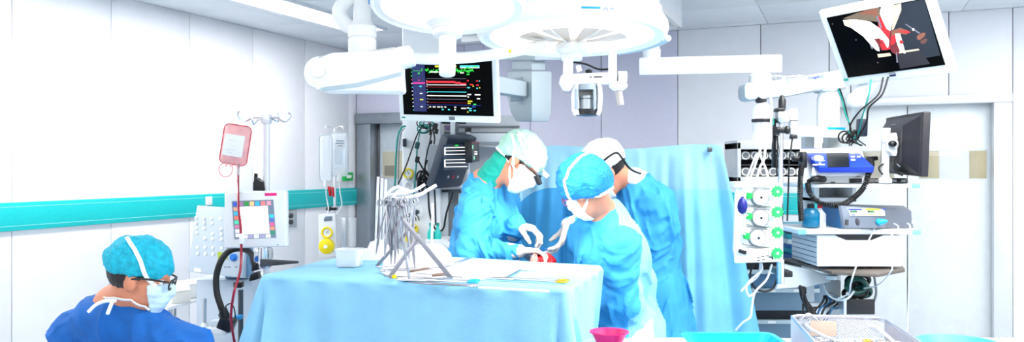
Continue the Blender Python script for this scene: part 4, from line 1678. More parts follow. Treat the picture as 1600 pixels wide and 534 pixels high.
for (x, y) in ((1187, 308), (1187, 340), (1183, 371)):
    h_ = thing if False else None
    mb = MB()
    slab(mb, [(x - 22, y - 16), (x + 22, y - 15), (x + 24, y + 15), (x - 22, y + 12)], d + .0, .03, PUMPW, .005)
    mod = mb.build('pump_head', t)
    mb = MB()
    c = P(x, y, d - .003)
    mb.lathe([(.036, 0), (.036, .014), (.033, .018), (.012, .018), (.012, .024), (.005, .024), (.005, .02), (0, .02)], WHITE, o=c, z=(0, -1, 0), n=36)
    mb.torus(c, (0, 1, 0), .04, .004, MIDGREY)
    mb.build('roller', mod)
    mb = MB()
    mb.lathe([(.006, .0), (.006, .027), (0, .027)], BLACKPL, o=c, z=(0, -1, 0), n=14)
    mb.build('axle', mod)
    mb = MB()
    slab(mb, [(x - 21, y - 8), (x - 11, y - 7), (x - 12, y + 3), (x - 20, y + 2)], d - .02, .025, GREEN, .003)
    mb.build('tube_clamp', mod)
    mb = MB()
    slab(mb, [(x + 13, y - 3), (x + 14, y + 15), (x + 1, y + 13)], d - .012, .014, PERF, .002)
    for a, b2 in ((10.5, 3), (11, 8), (7, 8), (11.5, 12.5), (7.5, 12), (4, 12)):
        mb.cyl(P(x + a, y + b2, d - .012), P(x + a, y + b2, d - .0135), .0042, WHITE, n=10)
    mb.build('perforated_guard', mod)
    mb = MB()
    slab(mb, [(x - 10, y - 15), (x + 16, y - 14), (x + 16, y - 12.4), (x - 10, y - 13)], d - .003, .006, MIDGREY, 0)
    slab(mb, [(x - 22, y + 9), (x - 6, y + 13), (x - 6, y + 14), (x - 22, y + 11)], d - .003, .006, MIDGREY, 0)
    mb.build('module_seam', mod)
GREENK = mat('green_knob', (40, 200, 95), .4, var=.08)
for x, y in ((1213.5, 299), (1214, 331), (1214, 363), (1213.5, 395)):
    mb = MB()
    c = P(x, y, d - .03)
    mb.lathe([(.014, -.035), (.014, 0), (.0235, .002), (.0245, .008), (.0225, .014), (.008, .015), (.0, .013)], GREENK, o=c, z=(0, -1, 0), n=28)
    for j in range(10):
        a = 2 * PI * j / 10
        mb.ell(c + V((.0245 * math.cos(a), -.007, .0245 * math.sin(a))), (.0045, .007, .0045), GREENK, n=8, h=6)
    mb.cyl(c + V((0, -.0135, 0)), c + V((0, -.0165, 0)), .006, WHITE, n=12)
    mb.build('green_knob', t)
for pts in ([P(1166, 300, d - .03), P(1154, 318, d - .04), P(1158, 332, d - .04), P(1168, 336, d - .02)], [P(1166, 336, d - .03), P(1156, 352, d - .04), P(1158, 362, d - .03), P(1164, 366, d - .02)], [P(1165, 300, d - .04), P(1162, 330, d - .05), P(1164, 352, d - .04), P(1152, 372, d - .04), P(1148, 392, d - .03)]):
    mb = MB()
    mb.tube(pts, .0045, TUBEC)
    mb.build('tubing', t)
mb = MB()
slab(mb, [(1149, 394), (1160, 388), (1178, 388), (1170, 398)], d - .03, .008, GREYPL, .002)
mb.box(P(1160, 393, d - .035), (.035, .02, .018), BLACKPL, rot(y=.3), .004)
mb.build('hose_clip', t)
t = thing('hand_bulb', 'dark blue rubber hand bulb hanging beside the pump column', 'hand bulb', P(1160, 336, d - .06), None)
mb = MB()
mb.lathe([(0, 0), (.008, .001), (.019, .012), (.023, .03), (.021, .052), (.013, .068), (.007, .074), (.006, .08)], mat('navy_rubber', (12, 26, 120), .35, var=.1), o=P(1160, 334, d - .06), n=24)
mb.build('bulb', t)
mb = MB()
mb.tube([P(1160, 308, d - .06), P(1163, 290, d - .05), P(1170, 270, d - .03), P(1182, 240, d - .02)], .0045, TUBEC)
mb.build('tubing', t)
# tubing that hangs below the pump
t = thing('tubing_set', 'white and black tubes looping below the pump column', 'tubing', P(1185, 500, 3.8), None)
for pts, r, m in (([P(1178, 410, 3.75), P(1172, 430, 3.78), P(1178, 448, 3.75), P(1194, 455, 3.72), P(1208, 450, 3.75), P(1214, 435, 3.8)], .0055, BLACK),
                  ([P(1188, 411, 3.75), P(1185, 430, 3.78), P(1166, 446, 3.72), P(1158, 455, 3.7)], .005, TUBEC), ([P(1190, 411, 3.75), P(1190, 422, 3.74), P(1174, 436, 3.7), P(1166, 448, 3.7), P(1170, 462, 3.7), P(1178, 458, 3.7)], .005, TUBEC),
                  ([P(1206, 413, 3.75), P(1198, 436, 3.72), P(1180, 456, 3.7), P(1175, 478, 3.7), P(1172, 495, 3.7), P(1160, 504, 3.72), P(1150, 515, 3.75)], .005, TUBEC)):
    mb = MB()
    mb.tube(pts, r, m)
    mb.build('tube', t)

# ---------------------------------------------------------------- rack and shelves behind the tower
d = 5.0
t = thing('wall_rack', 'white rack with rows of round white rolls on the wall behind the infusion pole', 'rack', P(1205, 286, d), None)
mb = MB()
RACKW = mat('rack_white', (226, 228, 230), .45)
slab(mb, [(1152, 222), (1290, 222), (1290, 286), (1152, 286)], d + .3, .02, mat('rack_dark', (52, 52, 58), .6), .002)
slab(mb, [(1152, 222), (1158, 222), (1158, 286), (1152, 286)], d, .3, RACKW, .004)
slab(mb, [(1284, 222), (1290, 222), (1290, 286), (1284, 286)], d, .3, RACKW, .004)
slab(mb, [(1152, 219), (1290, 219), (1290, 233), (1152, 233)], d, .3, RACKW, .004)
slab(mb, [(1152, 276), (1290, 276), (1290, 287), (1152, 287)], d, .3, RACKW, .004)
slab(mb, [(1158, 257), (1284, 257), (1284, 258.5), (1158, 258.5)], d + .04, .25, DSTEEL, .001)
for px in (1155, 1287):
    a = P(px, 288, d + .24)
    mb.box((a.x, a.y, a.z / 2), (.03, .03, a.z), RACKW, None, .003)
mb.build('frame', t)
proto = None
for j, y in enumerate((241.5, 259.5 + 9)):
    for i in range(8):
        x = 1164 + 14.2 * i
        q = P(x, y + (8 if j == 0 else 6), d + .08) + V((0, 0, .027))
        if proto is None:
            proto = thing('gauze_roll', 'white gauze roll in the wall rack behind the infusion pole', 'roll', q, 'rolls in the wall rack')
            mb = MB()
            mb.lathe([(.026, -.02), (.027, -.015), (.027, .19), (.0, .19)], PAPER, o=q, z=(0, 1, 0), n=20)
            mb.lathe([(.006, -.021), (.026, -.0195)], MIDGREY, o=q, z=(0, 1, 0), n=20)
            mb.build('roll', proto)
            mb = MB()
            mb.lathe([(.0075, -.0215), (.0075, .0), (0, .0)], MIDGREY, o=q, z=(0, 1, 0), n=12)
            mb.build('core', proto)
        else:
            dup(proto, q)

BINB = mat('drawer_blue_grey', (76, 116, 150), .45, var=.06)
BIND = mat('drawer_steel_blue', (100, 130, 152), .45, var=.05)
t = thing('drawer_cart', 'low cart of blue grey drawers behind the pump column', 'drawer cart', P(1200, 620, 4.7), None)
d = 4.6
mb = MB()
a, b2 = P(1130, 404, d + .02), P(1290, 404, d + .02)
mb.box(((a.x + b2.x) / 2, d + .23, a.z / 2 + .03), (b2.x - a.x, .4, a.z - .06), mat('cart_dark', (26, 30, 36), .6), None, .004)
for x in (a.x + .04, b2.x - .04):
    for y in (d + .08, d + .38):
        mb.cyl((x, y, 0), (x, y, .07), .03, BLACK)
mb.build('carcass', t)
mb = MB()
mb.box(((a.x + b2.x) / 2, d + .23, a.z + .01), (b2.x - a.x + .03, .42, .02), mat('cart_top_blue', (30, 70, 120), .4), None, .004)
mb.build('top', t)
for y0, y1, x1, m in ((424, 450, 1288, BINB), (453, 485, 1288, BIND), (502, 536, 1288, BIND), (540, 572, 1288, BIND), (576, 606, 1288, BINB)):
    mb = MB()
    slab(mb, [(1132, y0), (x1, y0), (x1, y1), (1132, y1)], d, .03, m, .004)
    dw = mb.build('drawer', t)
    mb = MB()
    slab(mb, [(1132, y0 - 2), (x1, y0 - 2), (x1, y0 + 4), (1132, y0 + 4)], d - .02, .03, BLUEGREY, .003)
    for x in (1160, 1200, 1240):
        slab(mb, [(x, y0 - 1), (x + 12, y0 - 1), (x + 12, y0 + 3), (x, y0 + 3)], d - .0215, .003, PAPER, 0)
    mb.build('label_rail', dw)

rs = random.Random(2)
cols = [mat('folder_teal', (16, 150, 170), .5), mat('folder_blue', (30, 110, 180), .5), mat('folder_pale', (200, 212, 216), .5), mat('folder_teal', (16, 150, 170)), mat('folder_dark', (40, 70, 90), .5), mat('folder_teal', (16, 150, 170))]
words = ['lowest', 'second from bottom', 'third from bottom', 'fourth from bottom', 'fifth from bottom', 'topmost']
colw = ['teal', 'blue', 'pale grey', 'teal', 'dark blue', 'teal']
zt = a.z + .021
for k in range(6):
    q = P(1247, 400, 4.78)
    hh = .028
    x = q.x + rs.uniform(-.01, .01)
    tt = thing('storage_box', f'{colw[k]} flat box, {words[k]} of the stack beside the tower drawer', 'box', (x, 4.82, zt + k * (hh + .001)), None)
    mb = MB()
    mb.box((x, 4.82, zt + k * (hh + .001) + hh / 2), (.17, .26, hh), cols[k], None, .003)
    mb.build('box', tt)
    mb = MB()
    mb.box((x + .02 * (k % 2), 4.6885, zt + k * (hh + .001) + hh / 2), (.06, .003, hh * .55), YELLOW if k in (3, 1) else PAPER, None, .0005)
    mb.build('box_label', tt)

# ---------------------------------------------------------------- infusion pole, blood bag and touch monitor at the left
d = 3.55
LGLASS = mat('pole_aluminium', (222, 222, 227), .3, .25)
t = thing('infusion_pole', 'tall pale infusion pole with four wire hooks behind the touch monitor', 'infusion pole', V((P(416, 0, d).x, d, 0)), None)
mb = MB()
a = P(416, 192, d)
mb.cyl((a.x, a.y, .1), a, .0155, LGLASS)
mb.build('pole', t)
mb = MB()
for k in range(5):
    an = 2 * PI * k / 5 + .7
    c = V((a.x, a.y, .1))
    e = V((math.cos(an) * .18, math.sin(an) * .18, -.06))
    mb.tube([c, c + e * .6 + V((0, 0, .02)), c + e], .015, STEEL)
    mb.ell(c + e + V((0, 0, -.01)), (.028, .028, .028), BLACK)
mb.build('base', t)
mb = MB()
slab(mb, [(407, 178), (421, 178), (421, 193), (407, 193)], d - .02, .045, LGLASS, .006)
mb.build('hook_head', t)
for pts in ([P(410, 185, d), P(395, 184, d), P(384, 189, d), P(375, 186, d - .02), P(371, 178, d - .03), P(374, 173.5, d - .03)],
            [P(419, 185, d), P(432, 184, d), P(443, 190, d), P(450, 187, d), P(454, 180, d), P(451, 176, d)],
            [P(410, 186, d - .01), P(402, 188, d - .08), P(397, 194, d - .11), P(394, 188, d - .13), P(393, 180, d - .13)],
            [P(419, 186, d + .02), P(428, 187, d + .08), P(434, 190, d + .1), P(435, 182, d + .12), P(434, 176, d + .12)]):
    mb = MB()
    mb.tube(pts, .0042, CHROME)
    mb.build('hook', t)
mb = MB()
slab(mb, [(395, 285), (399, 277), (403, 283), (411, 283), (413, 298), (395, 298)], d - .03, .06, BLACKPL, .004)
mb.cyl(P(399, 286, d), P(400, 271, d), .008, BLACKPL)
mb.build('pole_clamp', t)
mb = MB()
a2 = P(412, 300, d)
slab(mb, [(404, 384), (419, 384), (419, 420), (404, 420)], d - .03, .06, CHROME, .008)
mb.build('lower_clamp', t)

BAG = mat('blood_bag_film', (244, 178, 178), .25, alpha=.9, var=.12, vscale=30)
BAGEDGE = mat('blood_bag_seam', (214, 90, 100), .35)
d = 3.42
t = thing('blood_bag', 'pink blood bag with a white label hanging from the left hook', 'blood bag', P(368, 258, d), None)
T = Matrix(((1, 0, 0), (0, 0, -1), (0, 1, 0))).to_4x4() @ Matrix.Rotation(math.radians(-9), 4, 'Z')
T.translation = P(368, 226, d)
k = d / FPX


def bagpoly(w, h, r=8, n=6):
    out = []
    for cx, cy, a0 in ((w - r, h - r, 0), (-w + r, h - r, 90), (-w + r, -h + r, 180), (w - r, -h + r, 270)):
        out += [((cx + r * math.cos(math.radians(a0 + 90 * i / n))) * k, (cy + r * math.sin(math.radians(a0 + 90 * i / n))) * k) for i in range(n + 1)]
    return out


mb = MB(T)
rings = []
for s, z in ((1, 0), (.94, .006), (.75, .014), (.4, .018), (.05, .019)):
    rings.append([V((p[0] * s, p[1] * s, z)) for p in bagpoly(20.5, 30)])
mb.grid(rings, BAG, closed=True)
rings2 = [[V((p.x, p.y, -p.z)) for p in r][::-1] for r in rings]
mb.grid(rings2, BAG, closed=True)
mb.poly(rings[-1], BAG)
mb.poly(rings2[-1], BAG)
mb.build('bag', t)
mb = MB(T)
pl = bagpoly(21.5, 31)
mb.tube([V((p[0], p[1], 0)) for p in pl + pl[:1]], .0026, BAGEDGE, n=6, sm=0)
mb.build('seam', t)
mb = MB(T)
mb.box((-.5 * k, -1.5 * k, .0165), (31 * k, 34 * k, .012), PAPER, None, .003)
for yy, ww in ((-9, 16), (-13, 9), (6, 10)):
    mb.box((-4 * k, yy * k,   .0228), (ww * k, .7 * k, .0008), GREYPL, None, 0)
mb.build('bag_label', t)
mb = MB(T)
pts = [V((-14 * k, -31 * k, 0)), V((-20 * k, -38 * k, 0)), V((-17 * k, -48 * k, 0)), V((-8 * k, -52 * k, .005)), V((1 * k, -46 * k, .005)), V((1 * k, -32 * k, 0))]
mb.tube(pts, .0016, BAGEDGE)
mb.build('pilot_tube', t)
mb = MB(T)
for x in (-9, -2, 8):
    mb.cyl((x * k, -30 * k, 0), (x * k, -36 * k, 0), .004, BAG, n=10)
mb.build('port', t)
mb = MB(T)
mb.tube([V((-3 * k, 30 * k, 0)), V((-2 * k, 38 * k, .0)), V((3 * k, 44 * k, -.0)), V((8 * k, 50 * k, -.0))], .0012, CHROME, n=6)
mb.build('hanging_loop', t)
mb = MB()
REDT = mat('blood_tube', (150, 16, 48), .2)
mb.tube([P(373, 257, d), P(372, 272, d), P(372, 300, d - .12), P(373, 330, d - .2), P(376, 352, d - .22), P(377, 395, d - .22), P(375, 425, d - .25), P(366, 455, d - .3), P(361, 490, d - .3), P(363, 515, d - .3), P(368, 545, d - .3), P(372, 590, d - .3)], .0052, REDT)
mb.build('blood_tube', t)
mb = MB()
mb.tube([P(373, 257, d), P(372, 274, d - .02)], .0068, CLEAR)
slab(mb, [(373, 365), (380, 365), (380, 381), (373, 381)], d - .235, .016, WHITE, .003)
mb.build('roller_clamp', t)

M, w, h = quad((347.5, 300), (444, 297), (450, 385), (353, 388), 3.3)
t = thing('touch_monitor', 'white touch screen with a pink sticker and coloured icons on the left', 'monitor', M.translation - V((0, 0, h / 2)), None)
mb = MB(M)
mb.box((0, 0, -.022), (w, h, .044), WPLAST, None, .008, 3)
mb.box((0, 0, -.06), (w * .7, h * .7, .05), WPLAST, None, .015)
mb.build('shell', t)
SCRF = mat('touch_frame_grey', (120, 136, 156), .4)
mb = MB(M)


def q4(x0, y0, x1, y1):
    """photo rectangle inside the touch screen, in its own skewed rows"""
    f = lambda u, v: (362 + 65 * u + 4.5 * v + .0 * u * v, 314 - 2.2 * u + 59.5 * v)
    return [f(x0, y0), f(x1, y0), f(x1, y1), f(x0, y1)]


face(mb, M, q4(0, 0, 1, 1), SCRF, .001)
mb.build('screen', t)
mb = MB(M)
face(mb, M, q4(.16, .16, .85, .88), glow('page', (250, 250, 250)), .002)
face(mb, M, q4(.16, .50, .85, .51), glow('line', (150, 155, 165)), .003, .0003)
mb.build('page', t)
ic = [glow('icon%d' % i, c) for i, c in enumerate(((40, 80, 190), (150, 110, 150), (40, 140, 60), (240, 190, 130), (40, 170, 220), (225, 120, 120), (230, 150, 170)))]
for i, (x, m) in enumerate(zip((.03, .17, .30, .43, .56, .70, .84), ic)):
    mb = MB(M)
    face(mb, M, q4(x, .03, x + .1, .14), m, .002)
    mb.build('icon', t)
ic2 = [glow('iconb%d' % i, c) for i, c in enumerate(((210, 150, 120), (40, 170, 220), (225, 110, 90), (60, 200, 160), (190, 110, 150), (225, 235, 245), (220, 228, 236)))]
for i, m in enumerate(ic2):
    mb = MB(M)
    face(mb, M, q4(.03, .17 + .115 * i, .13, .26 + .115 * i), m, .002)
    mb.build('icon', t)
ic3 = [glow('iconc%d' % i, c) for i, c in enumerate(((40, 190, 215), (70, 110, 190), (220, 90, 150), (225, 140, 110), (30, 140, 110)))]
for i, m in enumerate(ic3):
    mb = MB(M)
    face(mb, M, q4(.88, .38 + .108 * i, .98, .47 + .108 * i), m, .002)
    mb.build('icon', t)
for i, x in enumerate((.2, .33, .47, .61, .75)):
    mb = MB(M)
    face(mb, M, q4(x, .9, x + .12, .99), glow('iconb%d' % (5 + i % 2), (225, 235, 245)) if i % 2 == 0 else glow('icond', (150, 150, 190)), .002)
    mb.build('icon', t)
mb = MB(M)
face(mb, M, [(413.5, 301.5), (432, 301), (432.3, 305.5), (413.8, 306)], mat('pink_sticker', (235, 30, 130), .5), .001)
mb.build('sticker', t)
mb = MB(M)
face(mb, M, [(433, 381), (435, 381), (435, 383), (433, 383)], mat('power_lamp', (110, 150, 220), .3), .001)
mb.build('power_lamp', t)
mb = MB()
hull(mb, [[P(406, 417, 3.36), P(467, 411, 3.3), P(467, 411, 3.34), P(406, 417, 3.42)], [P(406, 404, 3.36), P(467, 407, 3.3), P(467, 407, 3.34), P(406, 404, 3.42)]], DSTEEL, .004)
mb.cyl(P(411, 386, 3.38), P(411, 412, 3.38), .02, CHROME)
mb.box(P(412, 398, 3.43), (.05, .12, .05), CHROME, None, .006)
mb.build('mount_arm', t)

# control panel of the machine behind
PANG = mat('panel_pale_grey', (190, 201, 212), .5, var=.02)
M, w, h = quad((299.5, 321), (382, 327), (385, 434), (301, 424), 4.1)
t = thing('perfusion_console', 'pale grey control panel with a green display and a blue knob behind the touch monitor', 'control panel', P(345, 560, 4.2), None)
mb = MB(M)
mb.box((0, 0, -.02), (w, h, .04), PANG, None, .006)
mb.build('panel', t)
mb = MB()
hull(mb, [[P(352, 434, 4.12), P(393, 433, 4.02), P(398, 430, 4.2), P(352, 430, 4.3)], [P(352, 385, 4.12), P(391, 384, 4.02), P(396, 384, 4.2), P(352, 384, 4.3)]], mat('console_blue_grey', (98, 140, 176), .4, var=.05), .004)
mb.build('side_housing', t)
RIDGE = mat('panel_ridge', (226, 230, 234), .4)
for j, y in enumerate((340, 348, 356, 364, 372, 386, 396)):
    for i, x in enumerate((307, 319, 331, 345)):
        if (i + j) % 5 == 4:
            continue
        mb = MB(M)
        p = onplane(x + j * .4, y + i * .6, M, 0)
        mb.lathe([(.010, 0), (.010, .004), (.007, .006), (0, .006)], RIDGE, o=p, n=14)
        mb.build('push_button', t)
mb = MB(M)
face(mb, M, [(340, 393), (355, 395), (356, 405), (340.5, 404)], mat('green_lcd', (168, 184, 40), .35), .001)
mb.build('display', t)
mb = MB(M)
mb.lathe([(.019, 0), (.019, .014), (.015, .02), (0, .02)], mat('blue_knob', (20, 110, 200), .35), o=onplane(366.5, 402, M, 0), n=24)
mb.build('knob', t)
mb = MB(M)
face(mb, M, [(303, 418), (314, 419.5), (314.5, 425), (303.2, 424)], PAPER, .001)
mb.build('plate', t)
for x in (350, 356, 367):
    mb = MB(M)
    face(mb, M, [(x, 416), (x + 4, 416.4), (x + 4, 418), (x, 417.6)], MIDGREY, .001)
    mb.build('slot', t)
mb = MB()
a = P(366, 430, 4.3)
mb.box((a.x, a.y, a.z / 2), (.3, .3, a.z - .0), PANG, None, .01)
mb.build('pedestal', t)
for y, m in ((425, BLACK),):
    pass
# thick black hose and its coupling
t = thing('suction_hose', 'thick black hose arching from the console down to a square black coupling', 'hose', P(352, 522, 3.35), None)
mb = MB()
mb.tube([P(396, 412, 3.75), P(393, 398, 3.6), P(386, 391, 3.5), P(372, 388, 3.42), P(357, 393, 3.4), P(345, 408, 3.38), P(338, 432, 3.37), P(339, 458, 3.36), P(345, 478, 3.35), P(350, 494, 3.35)], .0135, BLACK, n=12)
mb.build('hose', t)
mb = MB()
T = rot(y=math.radians(22))
mb.box(P(355, 505, 3.35), (.062, .06, .055), BLACKPL, T, .006)
mb.lathe([(.024, -.03), (.02, 0), (.017, .03)], BLACKPL, o=P(351, 492, 3.35), z=(-.3, 0, 1), n=18)
mb.build('coupling', t)
mb = MB()
mb.lathe([(.0205, -.02), (.0205, .0)], STEEL, o=P(357, 512, 3.35), n=16)
mb.tube([P(358, 490, 3.33), P(352, 480, 3.3), P(360, 474, 3.3), P(366, 482, 3.32), P(368, 498, 3.34)], .0026, BLACK)
mb.tube([P(347, 485, 3.33), P(342, 492, 3.3), P(346, 498, 3.31)], .0022, BLACK)
mb.build('wire', t)
mb = MB()
slab(mb, [(391, 428), (402, 424), (404, 436), (388, 440)], 3.78, .05, BLACKPL, .005)
slab(mb, [(393, 412), (402, 410), (403, 422), (392, 424)], 3.76, .05, BLACKPL, .005)
mb.build('hose_clamp', t)
t = thing('sensor_plug', 'small dark plug on a steel rod left of the draped table edge', 'plug', P(374, 540, 3.7), None)
mb = MB()
mb.box(P(373, 444, 3.7), (.04, .04, .03), BLACKPL, None, .006)
mb.build('head', t)
mb = MB()
mb.cyl(P(376, 452, 3.72), P(376, 680, 3.72), .012, DSTEEL)
mb.build('rod', t)
mb = MB()
mb.box(P(373, 495, 3.7), (.035, .04, .02), mat('teal_valve', (30, 140, 200), .4), None, .005)
mb.build('valve', t)

# side counter with boxes
COUNT = mat('counter_white', (235, 237, 239), .4, var=.02)
t = thing('side_counter', 'white side counter on a steel post behind the seated person', 'counter', P(300, 700, 4.5), None)
zc = P(300, 467, 4.35).z
xa, xb = P(262, 0, 4.3).x, P(394, 0, 4.3).x
mb = MB()
vs = [P(262, 478, 4.1), P(372, 449, 4.75), P(320, 444, 5.0), P(215, 470, 4.3)]
for p in vs:
    p.z = zc
hull(mb, [[p - V((0, 0, .018)) for p in vs], vs], COUNT, .004)
mb.build('worktop', t)
for q in (vs[0].lerp((vs[2] + vs[3]) / 2, .25), vs[1].lerp((vs[2] + vs[3]) / 2, .25), (vs[2] + vs[3]) / 2):
    mb = MB()
    mb.cyl((q.x, q.y, 0), (q.x, q.y, zc - .018), .015, STEEL)
    mb.build('leg', t)
mb = MB()
q1, q2 = P(285, 459, 4.45), P(350, 448, 4.85)
for q, m, s, nm in ((P(318, 443, 4.5), PAPER, (.26, .16, .075), 'long white box on the side counter behind the seated person'), (P(276, 455, 4.25), mat('cream_box', (238, 234, 224), .5), (.11, .1, .06), 'small cream box at the near end of the side counter')):
    tt = thing('supply_box', nm, 'box', (q.x, q.y, zc + .001), None)
    mb = MB()
    mb.box((q.x, q.y, zc + .001 + s[2] / 2), s, m, rot(z=.9), .004)
    mb.build('carton', tt)
    mb = MB()
    mb.box((q.x, q.y, zc + .001 + s[2] + .004), (s[0] * 1.03, s[1] * 1.04, .008), m, rot(z=.9), .002)
    mb.build('lid', tt)
t = thing('amber_vial', 'small amber vial beside the boxes on the side counter', 'vial', (P(280, 445, 4.22).x - .0, 4.36, zc + .001), None)
q = V((P(282, 445, 4.4).x, 4.42, zc + .001))
mb = MB()
mb.lathe([(0, 0), (.016, 0), (.016, .04), (.008, .05), (.008, .055)], mat('amber', (226, 168, 40), .2), o=q, n=16)
mb.build('body', t)
mb = MB()
mb.lathe([(.01, .054), (.01, .066), (0, .066)], WHITE, o=q, n=14)
mb.build('cap', t)
d = 3.9
t = thing('steel_stand', 'short steel post on a pale base left of the black coupling', 'stand', P(321, 700, d), None)
mb = MB()
mb.cyl(P(319.5, 466, d), P(319.5, 505, d), .0095, STEEL)
mb.lathe([(.012, .0), (.02, -.02), (.024, -.06), (.02, -.065)], BOOM, o=P(319.5, 504, d), n=18)
mb.build('post', t)
mb = MB()
slab(mb, [(312, 513), (345, 511), (350, 524), (312, 522)], d - .03, .06, WPLAST, .006)
slab(mb, [(327, 501), (343, 500), (343, 512), (329, 513)], d - .02, .05, GREYPL, .005)
mb.build('crossbar', t)
mb = MB()
a = P(321, 520, d)
mb.box((a.x, a.y, a.z / 2), (.05, .05, a.z), WPLAST, None, .006)
mb.lathe([(.22, 0), (.22, .02), (.05, .05)], WPLAST, o=(a.x, a.y, 0))
mb.build('base', t)

# ---------------------------------------------------------------- infusion bags with the yellow gauge
d = 5.2
k = d / FPX
t = thing('infusion_stand', 'thin stand with a black knob and a white gauge panel left of the steel door', 'infusion stand', P(523, 0, d) * 1, None)
t.location = (P(523, 0, d).x, d, 0)
WM[t.name] = Matrix.Translation(t.location)
a = P(523, 200, d)
mb = MB()
mb.cyl((a.x, a.y, .05), a, .008, LGLASS)
mb.build('pole', t)
mb = MB()
mb.lathe([(.22, 0), (.22, .02), (.03, .06)], WPLAST, o=(a.x, a.y, 0))
mb.build('base', t)
mb = MB()
for s in (-1, 1):
    mb.tube([a, a + V((s * .05, -.02, .01)), a + V((s * .065, -.03, -.01))], .003, CHROME)
mb.build('hook', t)
mb = MB()
mb.ell(P(514, 326, d - .04), (.02, .02, .016), BLACK)
mb.box(P(521, 326, d - .02), (.05, .04, .018), BLACKPL, None, .005)
mb.build('clamp_knob', t)
mb = MB()
slab(mb, [(497, 335), (524, 333), (526, 400), (498, 402)], d - .06, .05, FROST, .006)
slab(mb, [(506, 338), (519, 337.5), (519, 345), (506, 345.5)], d - .063, .005, mat('grey_print', (110, 125, 140), .5), .001)
mb.build('gauge_panel', t)
YG = YELLOW
mb = MB()
c = P(511.5, 363, d - .07)
mb.lathe([(.03, 0), (.03, .012), (0, .012)], PAPER, o=c, z=(0, -1, 0), n=28)
mb.torus(c + V((0, -.012, 0)), (0, 1, 0), .032, .007, YG)
mb.box(c + V((.004, -.0135, .006)), (.003, .002, .026), MIDGREY, rot(y=.6), 0)
mb.build('gauge', t)
mb = MB()
c = P(511, 384, d - .07)
mb.lathe([(.05, 0), (.052, .01), (.048, .03), (.03, .04), (0, .04)], YG, o=c, z=(0, -1, 0), n=28)
mb.lathe([(.012, .04), (.012, .047), (0, .047)], WHITE, o=c, z=(0, -1, 0), n=16)
mb.build('regulator', t)
mb = MB()
slab(mb, [(531, 340), (540, 340), (540, 400), (531, 400)], d - .05, .04, mat('flow_tube', (200, 204, 208), .2, .4), .006)
mb.build('flow_tube', t)
mb = MB()
mb.cyl(P(551, 403, d - .02), P(551, 340, d - .02), .024, CLEAR)
slab(mb, [(544, 340), (546, 340), (546, 403), (544, 403)], d - .02, .03, FROST, .002)
mb.build('sample_tube', t)
mb = MB()
mb.cyl(P(551, 395, d - .02), P(551, 386, d - .02), .027, BLACK)
mb.build('tube_cap', t)
FLUID = mat('saline_bag_film', (236, 242, 246), .12, alpha=.38, var=.02)
for i, (x, y0, y1, hw, lab) in enumerate(((530, 208, 274, 13, 'clear infusion bag with grey print hanging left of the steel door'), (509, 212, 282, 9, 'second clear infusion bag behind the printed one, with red clips below'))):
    tt = thing('infusion_bag', lab, 'infusion bag', P(x, y1, d - .05 + .04 * i), 'infusion bags')
    dd = d - .05 - .06 * i
    mb = MB()
    rows = []
    for s, z in ((1, 0), (.93, .008), (.7, .018), (.3, .023), (.02, .023)):
        pl = bagpoly(hw, (y1 - y0) / 2, 5)
        rows.append([P(x, (y0 + y1) / 2, dd) + V((p[0] * s, -z, p[1] * s)) for p in pl])
    mb.grid(rows, FLUID, closed=True)
    mb.grid([[p + V((0, 2 * (P(x, 0, dd).y - p.y), 0)) for p in r][::-1] for r in rows], FLUID, closed=True)
    mb.build('bag', tt)
    mb = MB()
    pl = bagpoly(hw + .5, (y1 - y0) / 2 + .5, 5)
    mb.tube([P(x, (y0 + y1) / 2, dd) + V((p[0], 0, p[1])) for p in pl + pl[:1]], .0032, mat('bag_seam', (176, 188, 196), .4), n=6, sm=0)
    mb.build('seam', tt)
    if i == 0:
        mb = MB()
        for yy, hw2 in ((219, 6), (223, 7), (227, 4)):
            slab(mb, [(x - hw2 + 1, yy), (x + hw2 + 1, yy), (x + hw2 + 1, yy + 1.6), (x - hw2 + 1, yy + 1.6)], dd - .022, .002, mat('grey_print', (110, 125, 140)), 0)
        slab(mb, [(x - 8, 232), (x + 9, 232), (x + 9, 262), (x - 8, 262)], dd - .021, .002, mat('bag_print', (214, 226, 234), .4), 0)
        mb.build('bag_print', tt)
    mb = MB()
    mb.cyl(P(x, y1 - 1, dd), P(x, y1 + 9, dd), .014, FROST)
    mb.tube([P(x, y1 + 9, dd), P(x + 1, y1 + 25, dd), P(x + 4, y1 + 46, dd), P(x - 4, y1 + 60, dd)], .004, FROST)
    mb.build('drip_chamber', tt)
    if i == 1:
        mb = MB()
        slab(mb, [(511, 291), (516, 291), (518, 306), (514, 307)], dd - .02, .02, RED, .004)
        slab(mb, [(517, 292), (521, 292), (522, 308), (519, 307)], dd - .02, .02, RED, .004)
        mb.build('red_clip', tt)

# ---------------------------------------------------------------- anaesthesia pendant in the middle
d = 4.9
t = thing('gas_pendant', 'white gas supply column with hanging cables left of the standing surgeon', 'supply column', V((P(660, 0, d).x, d + .2, 0)), None)
PW = mat('pendant_white', (230, 233, 236), .4, var=.015)
PD = mat('pendant_bay_grey', (118, 126, 132), .5, var=.05)  # mid grey of the equipment bay
mb = MB()
c = P(658, 0, d)
zt = 2.62
mb.box((c.x, d + .16, zt / 2), (60 * d / FPX, .3, zt), PW, None, .012)
mb.build('column', t)
mb = MB()
slab(mb, [(689, 180), (812, 180), (812, 420), (689, 420)], d + .3, .02, mat('pendant_back_panel', (186, 192, 198), .5, var=.04), .002)
a = P(750, 420, d + .31)
mb.box((a.x, a.y, a.z / 2), (.46, .03, a.z), PW, None, .002)
for y in (196, 206, 330, 352):
    slab(mb, [(690, y), (812, y), (812, y + 2.5), (690, y + 2.5)], d + .28, .02, MIDGREY, .001)
mb.build('back_panel', t)
mb = MB()
slab(mb, [(729, 208), (812, 208), (812, 222), (729, 222)], d + .1, .06, PW, .006)
